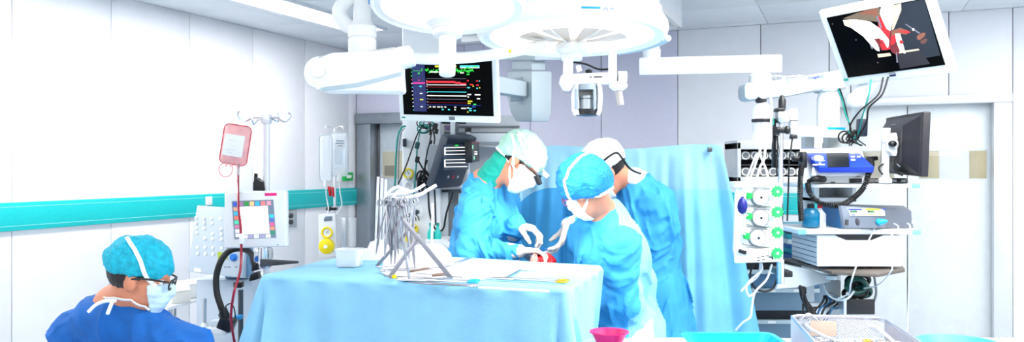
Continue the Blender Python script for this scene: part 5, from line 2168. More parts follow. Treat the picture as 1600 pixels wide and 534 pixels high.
slab(mb, [(735, 226), (808, 226), (808, 231), (735, 231)], d + .14, .03, STEEL, .003)
mb.build('equipment_rail', t)
mb = MB()
slab(mb, [(703.5, 186), (711, 186), (711, 215), (703.5, 216)], d - .02, .04, PW, .005)
slab(mb, [(696, 196), (704, 196), (704, 203), (696, 203)], d, .04, mat('purple_grey', (110, 92, 128), .5), .003)
slab(mb, [(711, 192), (716, 192), (716, 206), (711, 206)], d, .04, MIDGREY, .003)
slab(mb, [(690, 186), (728, 186), (728, 193), (690, 193)], d + .02, .05, BLACKPL, .003)
mb.build('hanger_bracket', t)
mb = MB()
a = P(731.5, 200, d + .02)
b2 = P(731.5, 300, d + .02)
mb.cyl(b2, a, .012, PW)
mb.cyl(P(731.5, 206, d - .05), P(731.5, 199, d - .05), .02, BLACKPL)
mb.build('upright_pole', t)
mb = MB()
slab(mb, [(684, 288), (742, 288), (742, 293), (684, 293)], d - .04, .24, GREYPL, .004)
mb.build('shelf', t)
mb = MB()
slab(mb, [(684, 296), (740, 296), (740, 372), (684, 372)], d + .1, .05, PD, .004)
slab(mb, [(688, 300), (700, 300), (700, 370), (688, 370)], d + .06, .05, GREYPL, .004)
slab(mb, [(716, 302), (738, 302), (738, 330), (716, 330)], d + .05, .05, GREYPL, .004)
mb.build('equipment_bay', t)
for c, r, m in ((P(638, 271, d - .02), .026, YELLOW), (P(640, 290, d - .02), .024, PW)):
    mb = MB()
    mb.lathe([(r, 0), (r, .02), (0, .02)], PAPER, o=c + V((0, .02, 0)), z=(0, -1, 0), n=26)
    mb.torus(c + V((0, -.0, 0)), (0, 1, 0), r * 1.05, .006, m)
    mb.box(c + V((0, -.003, .004)), (.0025, .002, .02), BLACK, rot(y=-.8), 0)
    mb.box(c + V((0, .01, -.03)), (.02, .03, .03), STEEL, None, .004)
    mb.build('gauge', t)
mb = MB()
c = P(652, 331, d)
mb.lathe([(.04, 0), (.04, .02), (.03, .026), (.016, .026), (.016, .01), (0, .01)], WHITE, o=c + V((0, .012, 0)), z=(0, -1, 0), n=28)
mb.cyl(c + V((0, -.01, 0)), c + V((0, -.026, 0)), .012, DSTEEL)
mb.build('gas_outlet', t)
mb = MB()
slab(mb, [(665, 228), (685, 226), (685, 268), (668, 270)], d - .05, .06, GREYPL, .005)
mb.build('wall_box', t)
mb = MB()
slab(mb, [(629, 217), (634, 216), (634, 229), (629, 229)], d - .03, .04, mat('adapter_blue_black', (30, 40, 58)), .003)
mb.build('socket', t)
for (x, y) in ((641, 372), (646, 358)):
    mb = MB()
    mb.lathe([(.03, -.02), (.032, 0), (.026, .03), (0, .032)], YELLOW, o=P(x, y, d - .01), z=(0, -1, 0), n=24)
    mb.build('yellow_cap', t)

M, w, h = quad((686, 220), (733, 219), (734, 287), (689, 291), 4.72)
tt = thing('vital_sign_monitor', 'small dark monitor with white traces left of the standing surgeon', 'monitor', M.translation - V((0, 0, h / 2)), None)
MON2 = mat('monitor_slate', (52, 60, 74), .4, var=.05)
mb = MB(M)
mb.box((0, 0, -.03), (w, h, .06), MON2, None, .008)
mb.build('shell', tt)
mb = MB(M)
face(mb, M, [(691.5, 226), (731, 225), (731.5, 264), (693, 266)], mat('lcd_grey_blue', (86, 96, 112), .3), .001)
mb.build('screen', tt)
mb = MB(M)
for y in (230, 235, 240.5, 249, 254, 260):
    face(mb, M, [(694.5, y), (730, y - .6), (730, y + .5), (694.5, y + 1.2)], SWH, .002)
for y in (231, 250):
    face(mb, M, [(694, y), (696, y), (696.4, y + 11), (694.4, y + 11)], SWH, .002)
face(mb, M, [(711, 226.5), (716, 226.3), (716, 227.6), (711, 227.8)], SG, .002)
face(mb, M, [(712, 229), (715, 229), (715, 263), (712, 263)], BLACKPL, .0012, .0003)
mb.build('trace', tt)
for x, m in ((700, STEEL), (708, RED), (715, STEEL)):
    mb = MB(M)
    mb.lathe([(.008, 0), (.008, .004), (0, .005)], m, o=onplane(x, 276, M, 0), n=14)
    mb.build('button', tt)
M, w, h = quad((737, 221.5), (748.5, 222), (749, 252), (737.5, 254), 4.68)
tt = thing('number_display', 'narrow black display with pale green figures right of the dark monitor', 'display', M.translation - V((0, 0, h / 2)), None)
mb = MB(M)
mb.box((0, 0, -.02), (w, h, .04), BLACKPL, None, .004)
mb.box((0, h * .46, .001), (w, h * .1, .004), mat('dark_red_strip', (130, 16, 30), .4), None, .001)
mb.build('shell', tt)
mb = MB(M)
Tt = Matrix.Translation((-w * .42, h * .16, .001))
mb.text('44', Tt, .03, glow('pale_green', (150, 255, 190)))
mb.text('48', Matrix.Translation((-w * .3, -h * .36, .001)), .03, glow('pale_green', (150, 255, 190)))
for y in (.02, -.06, -.12):
    mb.box((.002, h * y, .001), (w * .4, .004, .001), SWH, None, 0)
mb.build('figures', tt)
# cables of the pendant
rs = random.Random(21)
t = thing('monitor_cables', 'green and black monitor cables hanging in loops on the gas column', 'cables', P(660, 285, d - .08), None)
d = 4.8
for pts, r, m in (([P(634, 197, d), P(628, 199, d), P(622, 212, d), P(619, 240, d), P(618, 270, d), P(617, 292, d)], .006, TEALC), ([P(632, 200, d), P(626, 210, d), P(623, 240, d), P(622, 285, d)], .0035, MIDGREY),
                  ([P(661, 194, d), P(650, 215, d), P(636, 255, d), P(622, 288, d)], .0045, BLACK), ([P(660, 194, d), P(655, 212, d), P(652, 228, d)], .004, TEALC), ([P(652, 228, d), P(650, 260, d), P(647, 300, d), P(643, 335, d)], .0048, TEALC),
                  ([P(672, 196, d), P(673, 214, d), P(667, 240, d), P(662, 272, d)], .0045, BLACK), ([P(676, 200, d), P(679, 215, d), P(678, 226, d)], .0045, BLACK),
                  ([P(652, 248, d), P(660, 262, d), P(668, 274, d)], .005, BLACK), ([P(668, 250, d), P(664, 262, d), P(668, 272, d)], .005, BLACK),
                  ([P(669, 298, d), P(671, 330, d), P(677, 352, d), P(685, 361, d), P(693, 356, d), P(697, 335, d), P(702, 318, d), P(708, 300, d)], .006, BLACK), ([P(679, 296, d), P(680, 320, d), P(681, 352, d)], .005, BLACK)):
    mb = MB()
    mb.tube(pts, r, m)
    mb.build('cable', t)
for k in range(7):
    cx, cy, rx, ry = 665 + rs.uniform(-6, 8), 196 + rs.uniform(-4, 8), rs.uniform(5, 11), rs.uniform(4, 9)
    mb = MB()
    mb.tube([P(cx + rx * math.cos(a), cy + ry * math.sin(a), d - .02 + .01 * k) for a in np.linspace(0, 2 * PI, 14)], .0035, BLACK if k % 3 else TEALC, sm=3)
    mb.build('cable_loop', t)
for k in range(5):
    cx, cy, rx, ry = 660 + rs.uniform(-4, 5), 284 + rs.uniform(-8, 6), rs.uniform(4, 7), rs.uniform(8, 13)
    mb = MB()
    mb.tube([P(cx + rx * math.cos(a), cy + ry * math.sin(a), d - .04 + .01 * k) for a in np.linspace(0, 2 * PI, 14)], .006, BLACK, sm=3)
    mb.build('cable_loop', t)
for (x, y, s, m) in ((652, 227, .028, mat('dark_teal_plug', (16, 74, 74), .4)), (652, 249, .026, BLACKPL), (682, 205, .022, BLACKPL), (673, 222, .018, BLACKPL), (673, 208, .018, BLACKPL), (680, 198, .03, BLACKPL)):
    mb = MB()
    mb.box(P(x, y, d - .02), (s, s * .8, s * 1.5), m, rot(y=.2), .006)
    mb.build('plug', t)
for k in range(2):
    mb = MB()
    cx = 641 + 5 * k
    mb.tube([P(cx + 9 * math.cos(a), 345 + 11 * math.sin(a), d + .01 * k) for a in np.linspace(1, 2 * PI, 12)], .003, BLACK, sm=3)
    mb.build('cable_loop', t)
# bottles and corrugated hoses at the foot of the column
d = 4.7
for i, x in enumerate((673, 684)):
    tt = thing('teal_bottle', ('teal bottle at the foot of the gas column, nearer the instrument rack', 'teal bottle at the foot of the gas column, nearer the surgeon')[i], 'bottle', P(x, 374, d), 'teal bottles')
    mb = MB()
    mb.lathe([(0, 0), (.021, 0), (.021, .045), (.009, .065), (.008, .085)], mat('teal_bottle', (30, 190, 180), .3), o=P(x, 374, d), n=18)
    mb.build('body', tt)
    mb = MB()
    mb.lathe([(.01, .083), (.009, .1), (0, .1)], TEALC, o=P(x, 374, d), n=14)
    mb.build('cap', tt)
mb = MB()
slab(mb, [(664, 375), (700, 375), (700, 380), (664, 380)], d - .08, .26, WPLAST, .003)
a = P(682, 380, d)
mb.box((a.x, a.y + .06, a.z / 2), (.12, .18, a.z), BLACKPL, None, .004)
mb.build('bottle_ledge', None, 'small ledge on a dark base below the gas column carrying two teal bottles', 'ledge')
HOSEW = mat('hose_white', (222, 228, 230), .3)
t = thing('breathing_circuit', 'bundle of white corrugated hoses between the instrument rack and the surgeon', 'hoses', V((P(700, 0, 4.25).x, 4.25, 0)))
for i in range(4):
    mb = MB()
    e = P(690 + 10.5 * i, 430, 4.42)
    pts = [P(664 + 9 * i, 386, 4.55), P(674 + 9 * i, 381, 4.55), P(684 + 9 * i, 386, 4.5), P(690 + 10 * i, 402, 4.46), e, V((e.x, 4.42, .02))]
    pp = spline(pts, 14)
    mb.tube(pp, [.016 if j % 2 else .0135 for j in range(len(pp))], HOSEW, n=12, sm=0)
    mb.build('hose', t)

# ---------------------------------------------------------------- draped instrument table
ZT = 1.13
DRAPE = mat('drape_pale_blue', (140, 200, 230), .75, crease=3, bump=.25, bscale=14, var=.06, vscale=7, weave=420)


def TP(px, py, dz=0):
    d = (CAMH - ZT - dz) * FPX / (py - HZ)
    return P(px, py, d)


corn = [TP(402, 429), TP(888, 451), TP(944, 413.5), TP(566, 392)]
corn = [V((p.x, p.y, 0)) for p in corn]


def rounded(corners, r, n=10, per=70):
    """points of a rounded outline with corner weight"""
    L = len(corners)
    out = []
    for i in range(L):
        p, a, b = corners[i], corners[i - 1], corners[(i + 1) % L]
        ua, ub = (a - p).normalized(), (b - p).normalized()
        th = ua.angle(ub)
        t = r / math.tan(th / 2)
        c = p + (ua + ub).normalized() * (r / math.sin(th / 2))
        s, e = p + ua * t - c, p + ub * t - c
        for k in range(n + 1):
            v = s.slerp(e, k / n) if hasattr(s, 'slerp') else s.lerp(e, k / n)
            v = v.normalized() * r
            out.append((c + v, v.normalized(), math.sin(PI * k / n)))
        nx = corners[(i + 1) % L]
        tn = r / math.tan((p - nx).angle(corners[(i + 2) % L] - nx) / 2)
        A, B = p + ub * t, nx - ub * tn
        nrm = V((-(-ub.y), -ub.x, 0))
        nrm = V((ub.y, -ub.x, 0))
        for k in range(1, per):
            f = k / per
            out.append((A.lerp(B, f), nrm, max(0, math.exp(-(f * (B - A).length / .09) ** 2), math.exp(-((1 - f) * (B - A).length / .09) ** 2)) * .8))
    return out


def drape_mesh(corners, zt, zb, m, seed, r=.035, edge=.022, flare=.05, corner_flare=.085, waves=None, rows=44, cf=None, fl=None):
    rs = random.Random(seed)
    pts = rounded(corners, r)
    cen = sum((p[0] for p in pts), V((0, 0, 0))) / len(pts)
    per = [0]
    for a, b in zip(pts[:-1], pts[1:]):
        per.append(per[-1] + (b[0] - a[0]).length)
    W = [(rs.uniform(.12, .5), rs.uniform(0, 6.28), rs.uniform(.004, .013)) for _ in range(7)]
    mb = MB()
    grid = []
    wob = lambda p: .0025 * math.sin(9 * p.x + 3) * math.sin(11 * p.y + 1)
    for s in (.02, .2, .4, .6, .8, .92, .97):
        grid.append([cen.lerp(p[0] - p[1] * edge, s) + V((0, 0, zt + wob(p[0] * s))) for p in pts])
    for k in range(1, 6):
        a = k / 6 * PI / 2
        grid.append([p[0] + p[1] * (-edge + edge * math.sin(a)) + V((0, 0, zt - edge + edge * math.cos(a) + wob(p[0]) * (1 - k / 6))) for p in pts])
    for j in range(rows + 1):
        f = j / rows
        h = (zt - edge) * (1 - f) + zb * f
        drop = zt - edge - h
        row = []
        for i, (p, n, cw) in enumerate(pts):
            s = per[i]
            w = sum(A * math.sin(2 * PI * s / l + ph) for l, ph, A in W)
            fold = abs(math.sin(PI * s / .31 + seed)) ** 6 * .014
            if cf:
                w4 = [1 / (1e-4 + (p - c_).length) ** 3 for c_ in corners]
                corner_flare = sum(a_ * b_ for a_, b_ in zip(w4, cf)) / sum(w4)
                flare = sum(a_ * b_ for a_, b_ in zip(w4, fl)) / sum(w4)
            off = (flare * drop * .35 + (w + fold) * min(1, drop / .5) + corner_flare * cw ** 1.5 * min(1, drop / .3) + .004 * math.sin(s * 40 + 6 * drop))
            row.append(p + n * max(off, -.05) + V((0, 0, h)))
        grid.append(row)
    mb.grid(grid, m, closed=True)
    mb.add(grid[0], [list(range(len(pts)))], m)
    return mb


drape_mesh(corn, ZT, .04, DRAPE, 4, cf=(.09, .07, -.05, .03), fl=(.06, .03, -.2, .0)).build('table_drape', None, 'pale blue sterile drape covering the instrument table in front of the surgeons', 'drape', sharp=60)

# white sheet on it
SHEET = mat('white_cloth', (238, 240, 243), .8, bump=.2, bscale=24, var=.02)
mb = MB()
pl = [(600, 404), (640, 400), (700, 403), (760, 407), (845, 413), (838, 421), (812, 420.5), (790, 433), (770, 434), (735, 436), (690, 437), (630, 437), (596, 425)]
q = [TP(a, b, .006) for a, b in pl]
n = len(q)
c = sum(q, V((0, 0, 0))) / n
rows = []
for s in (.01, .3, .6, .85, 1):
    rows.append([c.lerp(p, s) + V((0, 0, .002 * math.sin(17 * p.x * s) + .001)) for p in q])
rows.append([p - V((0, 0, .004)) for p in q])
mb.grid(rows, SHEET, closed=True)
mb.build('sterile_sheet', None, 'flat white sheet under the instruments on the pale blue table drape', 'cloth', sharp=60)

# tub and crumpled cloth
t = thing('plastic_tub', 'round cornered white plastic tub at the left of the draped table', 'tub', TP(545, 416, .003))
q = TP(546, 415, .004)
mb = MB()
hw, hd, hh = .052, .05, .068
for sx in (1,):
    rings_ = []
    for s, z in ((.86, 0), (.92, .004), (1.0, hh), (1.06, hh), (1.06, hh + .003), (.96, hh + .003), (.9, .01), (.3, .008)):
        rings_.append([q + V((x * s, y * s, z)) for x, y in [(hw * max(-1, min(1, 1.25 * math.cos(a))), hd * max(-1, min(1, 1.25 * math.sin(a)))) for a in np.linspace(0, 2 * PI, 33)[:-1]]])
    mb.grid(rings_, FROST, closed=True)
    mb.add(rings_[-1], [list(range(32))], FROST)
    mb.add(rings_[0], [list(range(32))[::-1]], FROST)
mb.build('tub', t)


def crumple(name, label, cat, center, rx, ry, h, m, seed, parent=None):
    rs = np.random.RandomState(seed)
    n, k = 46, 16
    vs, fs = [], []
    A = rs.uniform(0, 6.28, 8)
    rows = []
    for j in range(k + 1):
        f = j / k
        row = []
        for i in range(n):
            a = 2 * PI * i / n
            wob = 1 + .10 * math.sin(3 * a + A[0]) + .07 * math.sin(7 * a + A[1] + 3 * f) + .05 * math.sin(13 * a + A[2])
            r_ = math.sin(f * PI / 2)
            z = h * math.cos(f * PI / 2) ** .8 * (1 + .3 * math.sin(4 * a + A[3]) * r_ + .22 * math.sin(9 * a + A[4] + 5 * f)) if j < k else 0
            row.append(V(center) + V((rx * wob * r_ * math.cos(a), ry * wob * r_ * math.sin(a), max(0, z))))
        rows.append(row)
    mb = MB()
    mb.grid(rows, m, closed=True)
    mb.add(rows[-1], [list(range(n))], m)
    return mb.build(name, parent, label, cat, sharp=50)


def cloth_peak(center, label, seed):
    mb = MB()
    q = V(center)
    rows = []
    N_ = 26
    for j in range(N_ + 1):
        v = j / N_
        row = []
        for i in range(N_ + 1):
            u = i / N_
            z = .075 * max(0, 1 - 1.15 * u) * (.35 + .65 * v) + .02 * abs(math.sin(7 * u + 5 * v + seed)) * (1 - v * .4) + .012 * abs(math.sin(13 * v + 4 * u))
            row.append(q + V(((u - .35) * .19 + .02 * v, (v - .5) * .15, z * min(1, 8 * u + .2) * min(1, 5 * (1 - u) + .02))))
        rows.append(row)
    mb.grid(rows, SHEET)
    bot = [[V((p.x, p.y, q.z - .002)) for p in r] for r in rows]
    mb.grid([r[::-1] for r in bot], SHEET)
    for a, b in ((rows[0], bot[0]), (bot[-1], rows[-1]), ([r[0] for r in bot], [r[0] for r in rows]), ([r[-1] for r in rows], [r[-1] for r in bot])):
        mb.grid([a, b], SHEET)
    return mb.build('crumpled_cloth', None, label, 'cloth', sharp=40)


cloth_peak(TP(590, 403, .003), 'crumpled white cloth beside the plastic tub behind the instrument rack', 1)
crumple('crumpled_wrap', 'pale crumpled wrapping behind the legs of the instrument rack', 'wrapping', TP(668, 402, .008), .09, .035, .05, FROST, 5)

# instruments
SSTEEL = mat('instrument_steel', (176, 178, 184), .22, .9)
SSTEEL2 = mat('instrument_dull_steel', (150, 150, 158), .35, .85)
GOLD = mat('gold_handle', (214, 170, 60), .25, .85)


def clamp_parts(root, T, L, ring_m, body_m, open_=.16):
    """ring handled clamp lying along local x (tips at +x), flat in local xy"""
    for s in (-1, 1):
        mb = MB(T)
        rx = -L * .46
        c = V((rx, s * L * open_ * .5, 0))
        pts = [c + V((L * .062 * math.cos(a), L * .046 * math.sin(a), 0)) for a in np.linspace(0, 2 * PI, 19)]
        mb.tube(pts, L * .0125, ring_m, n=8, sm=0)
        mb.build('ring_handle', root)
        mb = MB(T)
        mb.tube([c + V((L * .058, 0, 0)), V((-L * .15, s * L * open_ * .26, 0)), V((L * .14, 0, s * .001)), V((L * .3, -s * L * .012, 0)), V((L * .54, -s * L * .003, 0))], [L * .012, L * .014, L * .019, L * .014, L * .006], body_m, n=8)
        mb.build('shank', root)
    mb = MB(T)
    mb.cyl((L * .14, 0, -L * .014), (L * .14, 0, L * .02), L * .014, body_m, n=14)
    mb.build('joint', root)


def lay(pa, pb, dz, roll=0):
    """frame lying on the table from the handle end pa to the tip pb (photo points)"""
    a, b = TP(*pa, dz), TP(*pb, dz)
    x = (b - a)
    L = x.length
    x.normalize()
    y = V((0, 0, 1)).cross(x).normalized()
    M = Matrix((x, y, x.cross(y))).transposed().to_4x4()
    M.translation = (a + b) / 2
    return M, L


def table_clamp(pa, pb, label, ring_m=SSTEEL, body_m=SSTEEL, dz=.009, op=.16, group=None):
    M, L = lay(pa, pb, dz)
    t = thing('surgical_clamp', label, 'clamp', M.translation - V((0, 0, .006)), group)
    clamp_parts(t, M, L, ring_m, body_m, op)
    return t


table_clamp((745, 439), (622, 437), 'long clamp with bright blue ring handles at the front of the draped table', CYANP, SSTEEL, .012)
table_clamp((744, 446), (640, 441), 'thin steel clamp in front of the blue handled clamp', SSTEEL, SSTEEL2, .01, .1)
table_clamp((884, 439), (757, 434), 'needle holder with gold ring handles at the right of the draped table', GOLD, SSTEEL, .01, .13)
table_clamp((596, 422), (690, 418), 'steel clamp lying under the left leg of the instrument rack', SSTEEL, SSTEEL2, .012, .1)
BROWN = mat('brown_handle', (96, 74, 62), .45, var=.2)
for (pa, pb, lab, m, r) in (((640, 424), (705, 413), 'brown handled instrument lying slanted behind the rack leg', BROWN, .005), ((676, 430), (722, 425.5), 'dark wooden handled instrument beside the right rack leg', BROWN, .007)):
    M, L = lay(pa, pb, .012)
    t = thing('surgical_probe', lab, 'instrument', M.translation - V((0, 0, .006)))
    mb = MB(M)
    mb.tube([V((-L / 2, 0, 0)), V((-L * .2, 0, 0)), V((0, 0, 0))], [r * .8, r, r * .7], m)
    mb.build('handle', t)
    mb = MB(M)
    mb.tube([V((0, 0, 0)), V((L * .3, 0, 0)), V((L * .5, L * .03, 0))], [r * .5, r * .4, r * .25], SSTEEL)
    mb.build('shaft', t)
for (pa, pb, lab) in (((696, 417), (742, 400), 'steel tweezers pointing at the surgeon on the white sheet'), ((654, 418), (726, 411), 'slim steel tweezers behind the rack on the white sheet')):
    M, L = lay(pa, pb, .013)
    t = thing('tweezers', lab, 'tweezers', M.translation - V((0, 0, .006)))
    for s in (-1, 1):
        mb = MB(M)
        mb.tube([V((L * .5, 0, 0)), V((L * .2, s * .007, 0)), V((-L * .2, s * .008, 0)), V((-L * .5, s * .002, 0))], [.002, .004, .0035, .0012], SSTEEL, n=6)
        mb.build('tine', t)
mb = MB()
mb.tube([TP(770, 433, .009), TP(787, 434, .009), TP(789, 433.4, .009), TP(814, 420, .009)], .0028, SSTEEL2, n=8, sm=0)
mb.build('retractor', None, 'bent steel retractor left of the gold handled needle holder', 'retractor')
mb = MB()
a, b = TP(748, 449, .006), TP(858, 455, .006)
mb.tube([a, b], .0045, WHITE, n=8, sm=0)
mb.build('suction_wand', None, 'white rod along the front edge of the draped table', 'rod')
for i, (pa, pb, lab) in enumerate((((600, 431), (676, 434), 'thin steel rod in front of the left rack legs'), ((650, 427), (722, 433), 'thin steel rod crossing under the dark handled instrument'), ((588, 417), (646, 412), 'thin steel rod at the back left foot of the rack'))):
    mb = MB()
    mb.tube([TP(*pa, .009), TP(*pb, .009)], .0028, SSTEEL2, n=8, sm=0)
    mb.build('steel_rod', None, lab, 'rod')
SWAB = mat('stained_swab', (236, 186, 160), .8, var=.2, vscale=60)
for i, (x, y) in enumerate(((748, 408), (757, 409), (779, 410), (787, 409.5), (742, 418))):
    crumple('swab', 'small pink stained swab on the white sheet, %s' % ('leftmost of the back row', 'second of the back row', 'third of the back row', 'nearest the gloved hands', 'in front of the row')[i], 'swab', TP(x, y, .0085), .011, .011, .007, SWAB, 10 + i)
mb = MB()
mb.lathe([(0, 0), (.009, 0), (.01, .008), (.006, .012), (0, .012)], YELLOW, o=TP(616, 434, .0085), n=16)
mb.build('yellow_cap', None, 'small yellow cap at the foot of the instrument rack', 'cap')

# rack with hanging instruments
t = thing('instrument_rack', 'steel instrument rack with crossed flat legs on the draped table', 'rack', TP(655, 430, .008))


def flat(mb, a, b, w, th, m):
    A = axes(b - a, (0, 1, 0))
    mb.box((a + b) / 2, (th, w, (b - a).length), m, A, .001)


def strap(name, a, b, w=.017, th=.004):
    mb = MB()
    x = (b - a).normalized()
    n = V((0, -1, 0))
    y = n.cross(x).normalized()
    M = Matrix((y, x.cross(y), x)).transposed()
    mb.box((a + b) / 2, (w, th, (b - a).length), SSTEEL2, M, .001)
    return mb.build(name, t)


f0 = TP(706, 436, .009)
strap('leg', f0, P(629, 342, f0.y + .02))
f1 = TP(608, 434, .009)
strap('leg', f1, P(656, 367, f1.y + .03), .016)
f2 = TP(588, 416, .009)
strap('leg', f2, P(646, 352, f2.y + .0), .014)
f3 = TP(690, 417, .009)
strap('leg', f3, P(625, 338, f3.y), .014)
mb = MB()
a = TP(640, 437, .012)
mb.tube([a, P(623, 336, a.y + .02)], .004, SSTEEL, sm=0)
mb.tube([a, f0 + V((0, 0, .004))], .004, SSTEEL, sm=0)
mb.build('brace', t)
mb = MB()
a = TP(674, 417, .012)
mb.tube([a, P(676, 318, a.y)], .005, WPLAST, sm=0)
mb.build('upright', t)
mb = MB()
top = [P(600, 312, 3.1), P(632, 309, 3.08), P(655, 304, 3.07), P(668, 297, 3.06), P(682, 289, 3.06)]
mb.tube(top, .0065, WPLAST)
mb.build('top_bar', t)
mb = MB()
mb.tube([P(604, 305, 3.16), P(634, 301, 3.16), P(650, 296, 3.16), P(664, 288, 3.16)], .006, WPLAST)
mb.build('top_bar', t)
mb = MB()
mb.tube([P(624, 340, f0.y + .02), P(623, 322, 3.07), P(624, 309, 3.08)], .005, SSTEEL)
mb.tube([P(646, 352, f2.y), P(644, 330, 3.2), P(640, 301, 3.16)], .005, SSTEEL)
mb.build('post', t)
for pts in ([P(603, 306, 3.12), P(612, 296, 3.12), P(622, 292, 3.12), P(630, 296, 3.12)], [P(614, 309, 3.1), P(622, 299, 3.1), P(634, 296, 3.1), P(641, 300, 3.12)]):
    mb = MB()
    mb.tube(pts, .006, WPLAST)
    mb.build('hook_rod', t)

rs = random.Random(9)
names = ['first', 'second', 'third', 'fourth', 'fifth', 'sixth', 'seventh', 'eighth', 'ninth', 'tenth', 'eleventh', 'twelfth', 'thirteenth', 'fourteenth']
for i in range(13):
    f = i / 12
    x0 = 600 + 40 * f
    y0 = 313 - 4 * f + rs.uniform(-3, 3)
    dd = 3.1 - .02 * f + rs.uniform(-.03, .03)
    x1 = x0 + rs.uniform(-9, 12) - 4 + 8 * f
    y1 = y0 + rs.uniform(70, 108)
    if i in (0, 1):
        x1, y1 = x0 - 12 + 9 * i, 395
    a, b = P(x0, y0, dd), P(x1, y1, dd - .03)
    x = b - a
    L = x.length
    x.normalize()
    r_ = rs.uniform(0, 3.1)
    y = (V((math.cos(r_), math.sin(r_), 0)) - x * x.dot(V((math.cos(r_), math.sin(r_), 0)))).normalized()
    M = Matrix((x, y, x.cross(y))).transposed().to_4x4()
    M.translation = (a + b) / 2
    tt = thing('surgical_clamp', f'steel clamp hanging by its rings on the instrument rack, {names[i]} from the tub side', 'clamp', b, 'clamps hanging on the rack')
    clamp_parts(tt, M, L * .97, SSTEEL if i % 3 else SSTEEL2, SSTEEL if i % 2 else SSTEEL2, .15)
for i in range(3):
    x = 589 + 6 * i
    a, b = P(x + 2, 276 + 2 * i, 3.2), P(x - 3, 400, 3.18)
    mb = MB()
    mb.tube([a, a.lerp(b, .5), b], [.0055, .0055, .003], FROST, n=8)
    mb.build('suction_tube', None, 'pale straight suction tube standing behind the rack, %s' % ('nearest the tub', 'in the middle', 'nearest the clamps')[i], 'tube', 'suction tubes')

# ---------------------------------------------------------------- blue screen drape behind the patient
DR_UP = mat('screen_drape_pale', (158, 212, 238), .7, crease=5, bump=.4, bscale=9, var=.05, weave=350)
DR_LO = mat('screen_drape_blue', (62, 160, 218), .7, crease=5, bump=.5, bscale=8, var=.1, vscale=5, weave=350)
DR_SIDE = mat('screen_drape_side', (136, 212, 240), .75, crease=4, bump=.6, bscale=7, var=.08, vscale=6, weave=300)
t = thing('screen_drape', 'tall blue sterile screen drape hanging behind the patient and the surgeons', 'drape', V((.6, 4.35, 0)))
NS, NR = 150, 90


def scr(s, f):
    """s 0..1 from the left end to the right end, f 0..1 from the top edge down"""
    px = 812 + (1127 - 812) * s
    d = 4.86 - .42 * s
    top = 1.665 - .10 * max(0, (.16 - s) / .16) ** 2 + .012 * math.sin(9 * s)
    x = (px - 800) / FPX * d
    z = top * (1 - f) + .03 * f
    drop = top - z
    # hangs in soft vertical folds that spread downwards
    A = min(1, drop / .35)
    y = d + A * (.028 * math.sin(30 * s + 1.3 * math.sin(5 * s)) + .014 * math.sin(61 * s + 2 * f) + .008 * math.sin(113 * s + 5 * f))
    r = max(0, (s - .62) / .38)
    y -= r * drop * .10
    x += r ** 2 * drop * .17 + .01 * A * math.sin(25 * s + 3)
    lean = .05 * math.exp(-((f * (1 - s) - .2) / .1) ** 2)
    return V((x, y - lean, z))


def patch_grid(s0, s1, f0, f1, m, name, th=.004):
    rows = [[scr(s0 + (s1 - s0) * i / NS, f0 + (f1 - f0) * j / NR) for i in range(NS + 1)] for j in range(NR + 1)]
    mb = MB()
    mb.grid(rows, m)
    mb.grid([[p + V((0, th, 0)) for p in r][::-1] for r in rows], m)
    for a in (rows[0], rows[-1], [r[0] for r in rows], [r[-1] for r in rows]):
        mb.grid([a, [p + V((0, th, 0)) for p in a]], m)
    return mb.build(name, t, sharp=70)


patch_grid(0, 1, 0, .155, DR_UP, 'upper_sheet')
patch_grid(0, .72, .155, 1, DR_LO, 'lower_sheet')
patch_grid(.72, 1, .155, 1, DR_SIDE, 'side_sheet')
mb = MB()
a, b = scr(.02, .004) + V((0, .012, 0)), scr(.985, .004) + V((0, .012, 0))
mb.tube([scr(s, .006) + V((0, .014, 0)) for s in np.linspace(.02, .99, 14)], .009, STEEL)
for q in (scr(.06, .006), scr(.95, .006)):
    mb.cyl((q.x, q.y + .08, 0), (q.x, q.y + .014, q.z), .012, STEEL)
mb.build('support_frame', t)
mb = MB()
slab(mb, [(1107, 230), (1113, 230), (1113, 237), (1107, 237)], 4.42, .03, DSTEEL, .003)
mb.build('clip', t)
# a crease that runs across the side sheet
# patient below the drape
PDR = mat('patient_drape', (40, 130, 196), .75, bump=.4, bscale=9, var=.08, weave=350)
t = thing('patient_drape', 'blue drape over the patient with the red open wound between the gloved hands', 'drape', V((.12, 3.85, 0)))
pc = [V((.085, 3.62, 0)), V((.21, 3.62, 0)), V((.22, 4.4, 0)), V((.09, 4.4, 0))]
drape_mesh(pc, 1.105, .05, PDR, 8, r=.06, edge=.05, flare=.02, corner_flare=.03).build('sheet', t, sharp=60)
WND = mat('wound_red', (196, 8, 20), .2, var=.5, vscale=90, bump=.6, bscale=120)
WND2 = mat('wound_tissue', (236, 150, 140), .3, var=.3, vscale=90)
q = P(845, 405, 3.68)
crumple('wound', None, None, (q.x + .02, q.y, 1.103), .05, .045, .034, WND, 3, t)
crumple('wound_pad', None, None, (q.x - .03, q.y - .03, 1.11), .018, .016, .03, WND2, 4, t)

# ---------------------------------------------------------------- things at the lower right, nearest the lens
TB = 1.06
FDR = mat('front_drape', (150, 208, 240), .75, bump=.3, bscale=12, var=.05)
fc = [V((.17, 1.45, 0)), V((1.75, 1.45, 0)), V((1.62, 2.27, 0)), V((.2, 2.27, 0))]
drape_mesh(fc, TB, .04, FDR, 12, r=.04, edge=.02, flare=.03, corner_flare=.05, rows=24).build('table_drape', None, 'light blue drape on the near table at the bottom edge of the photo', 'drape', sharp=60)


def FP_(px, py, z):
    return P(px, py, (CAMH - z) * FPX / (py - HZ))


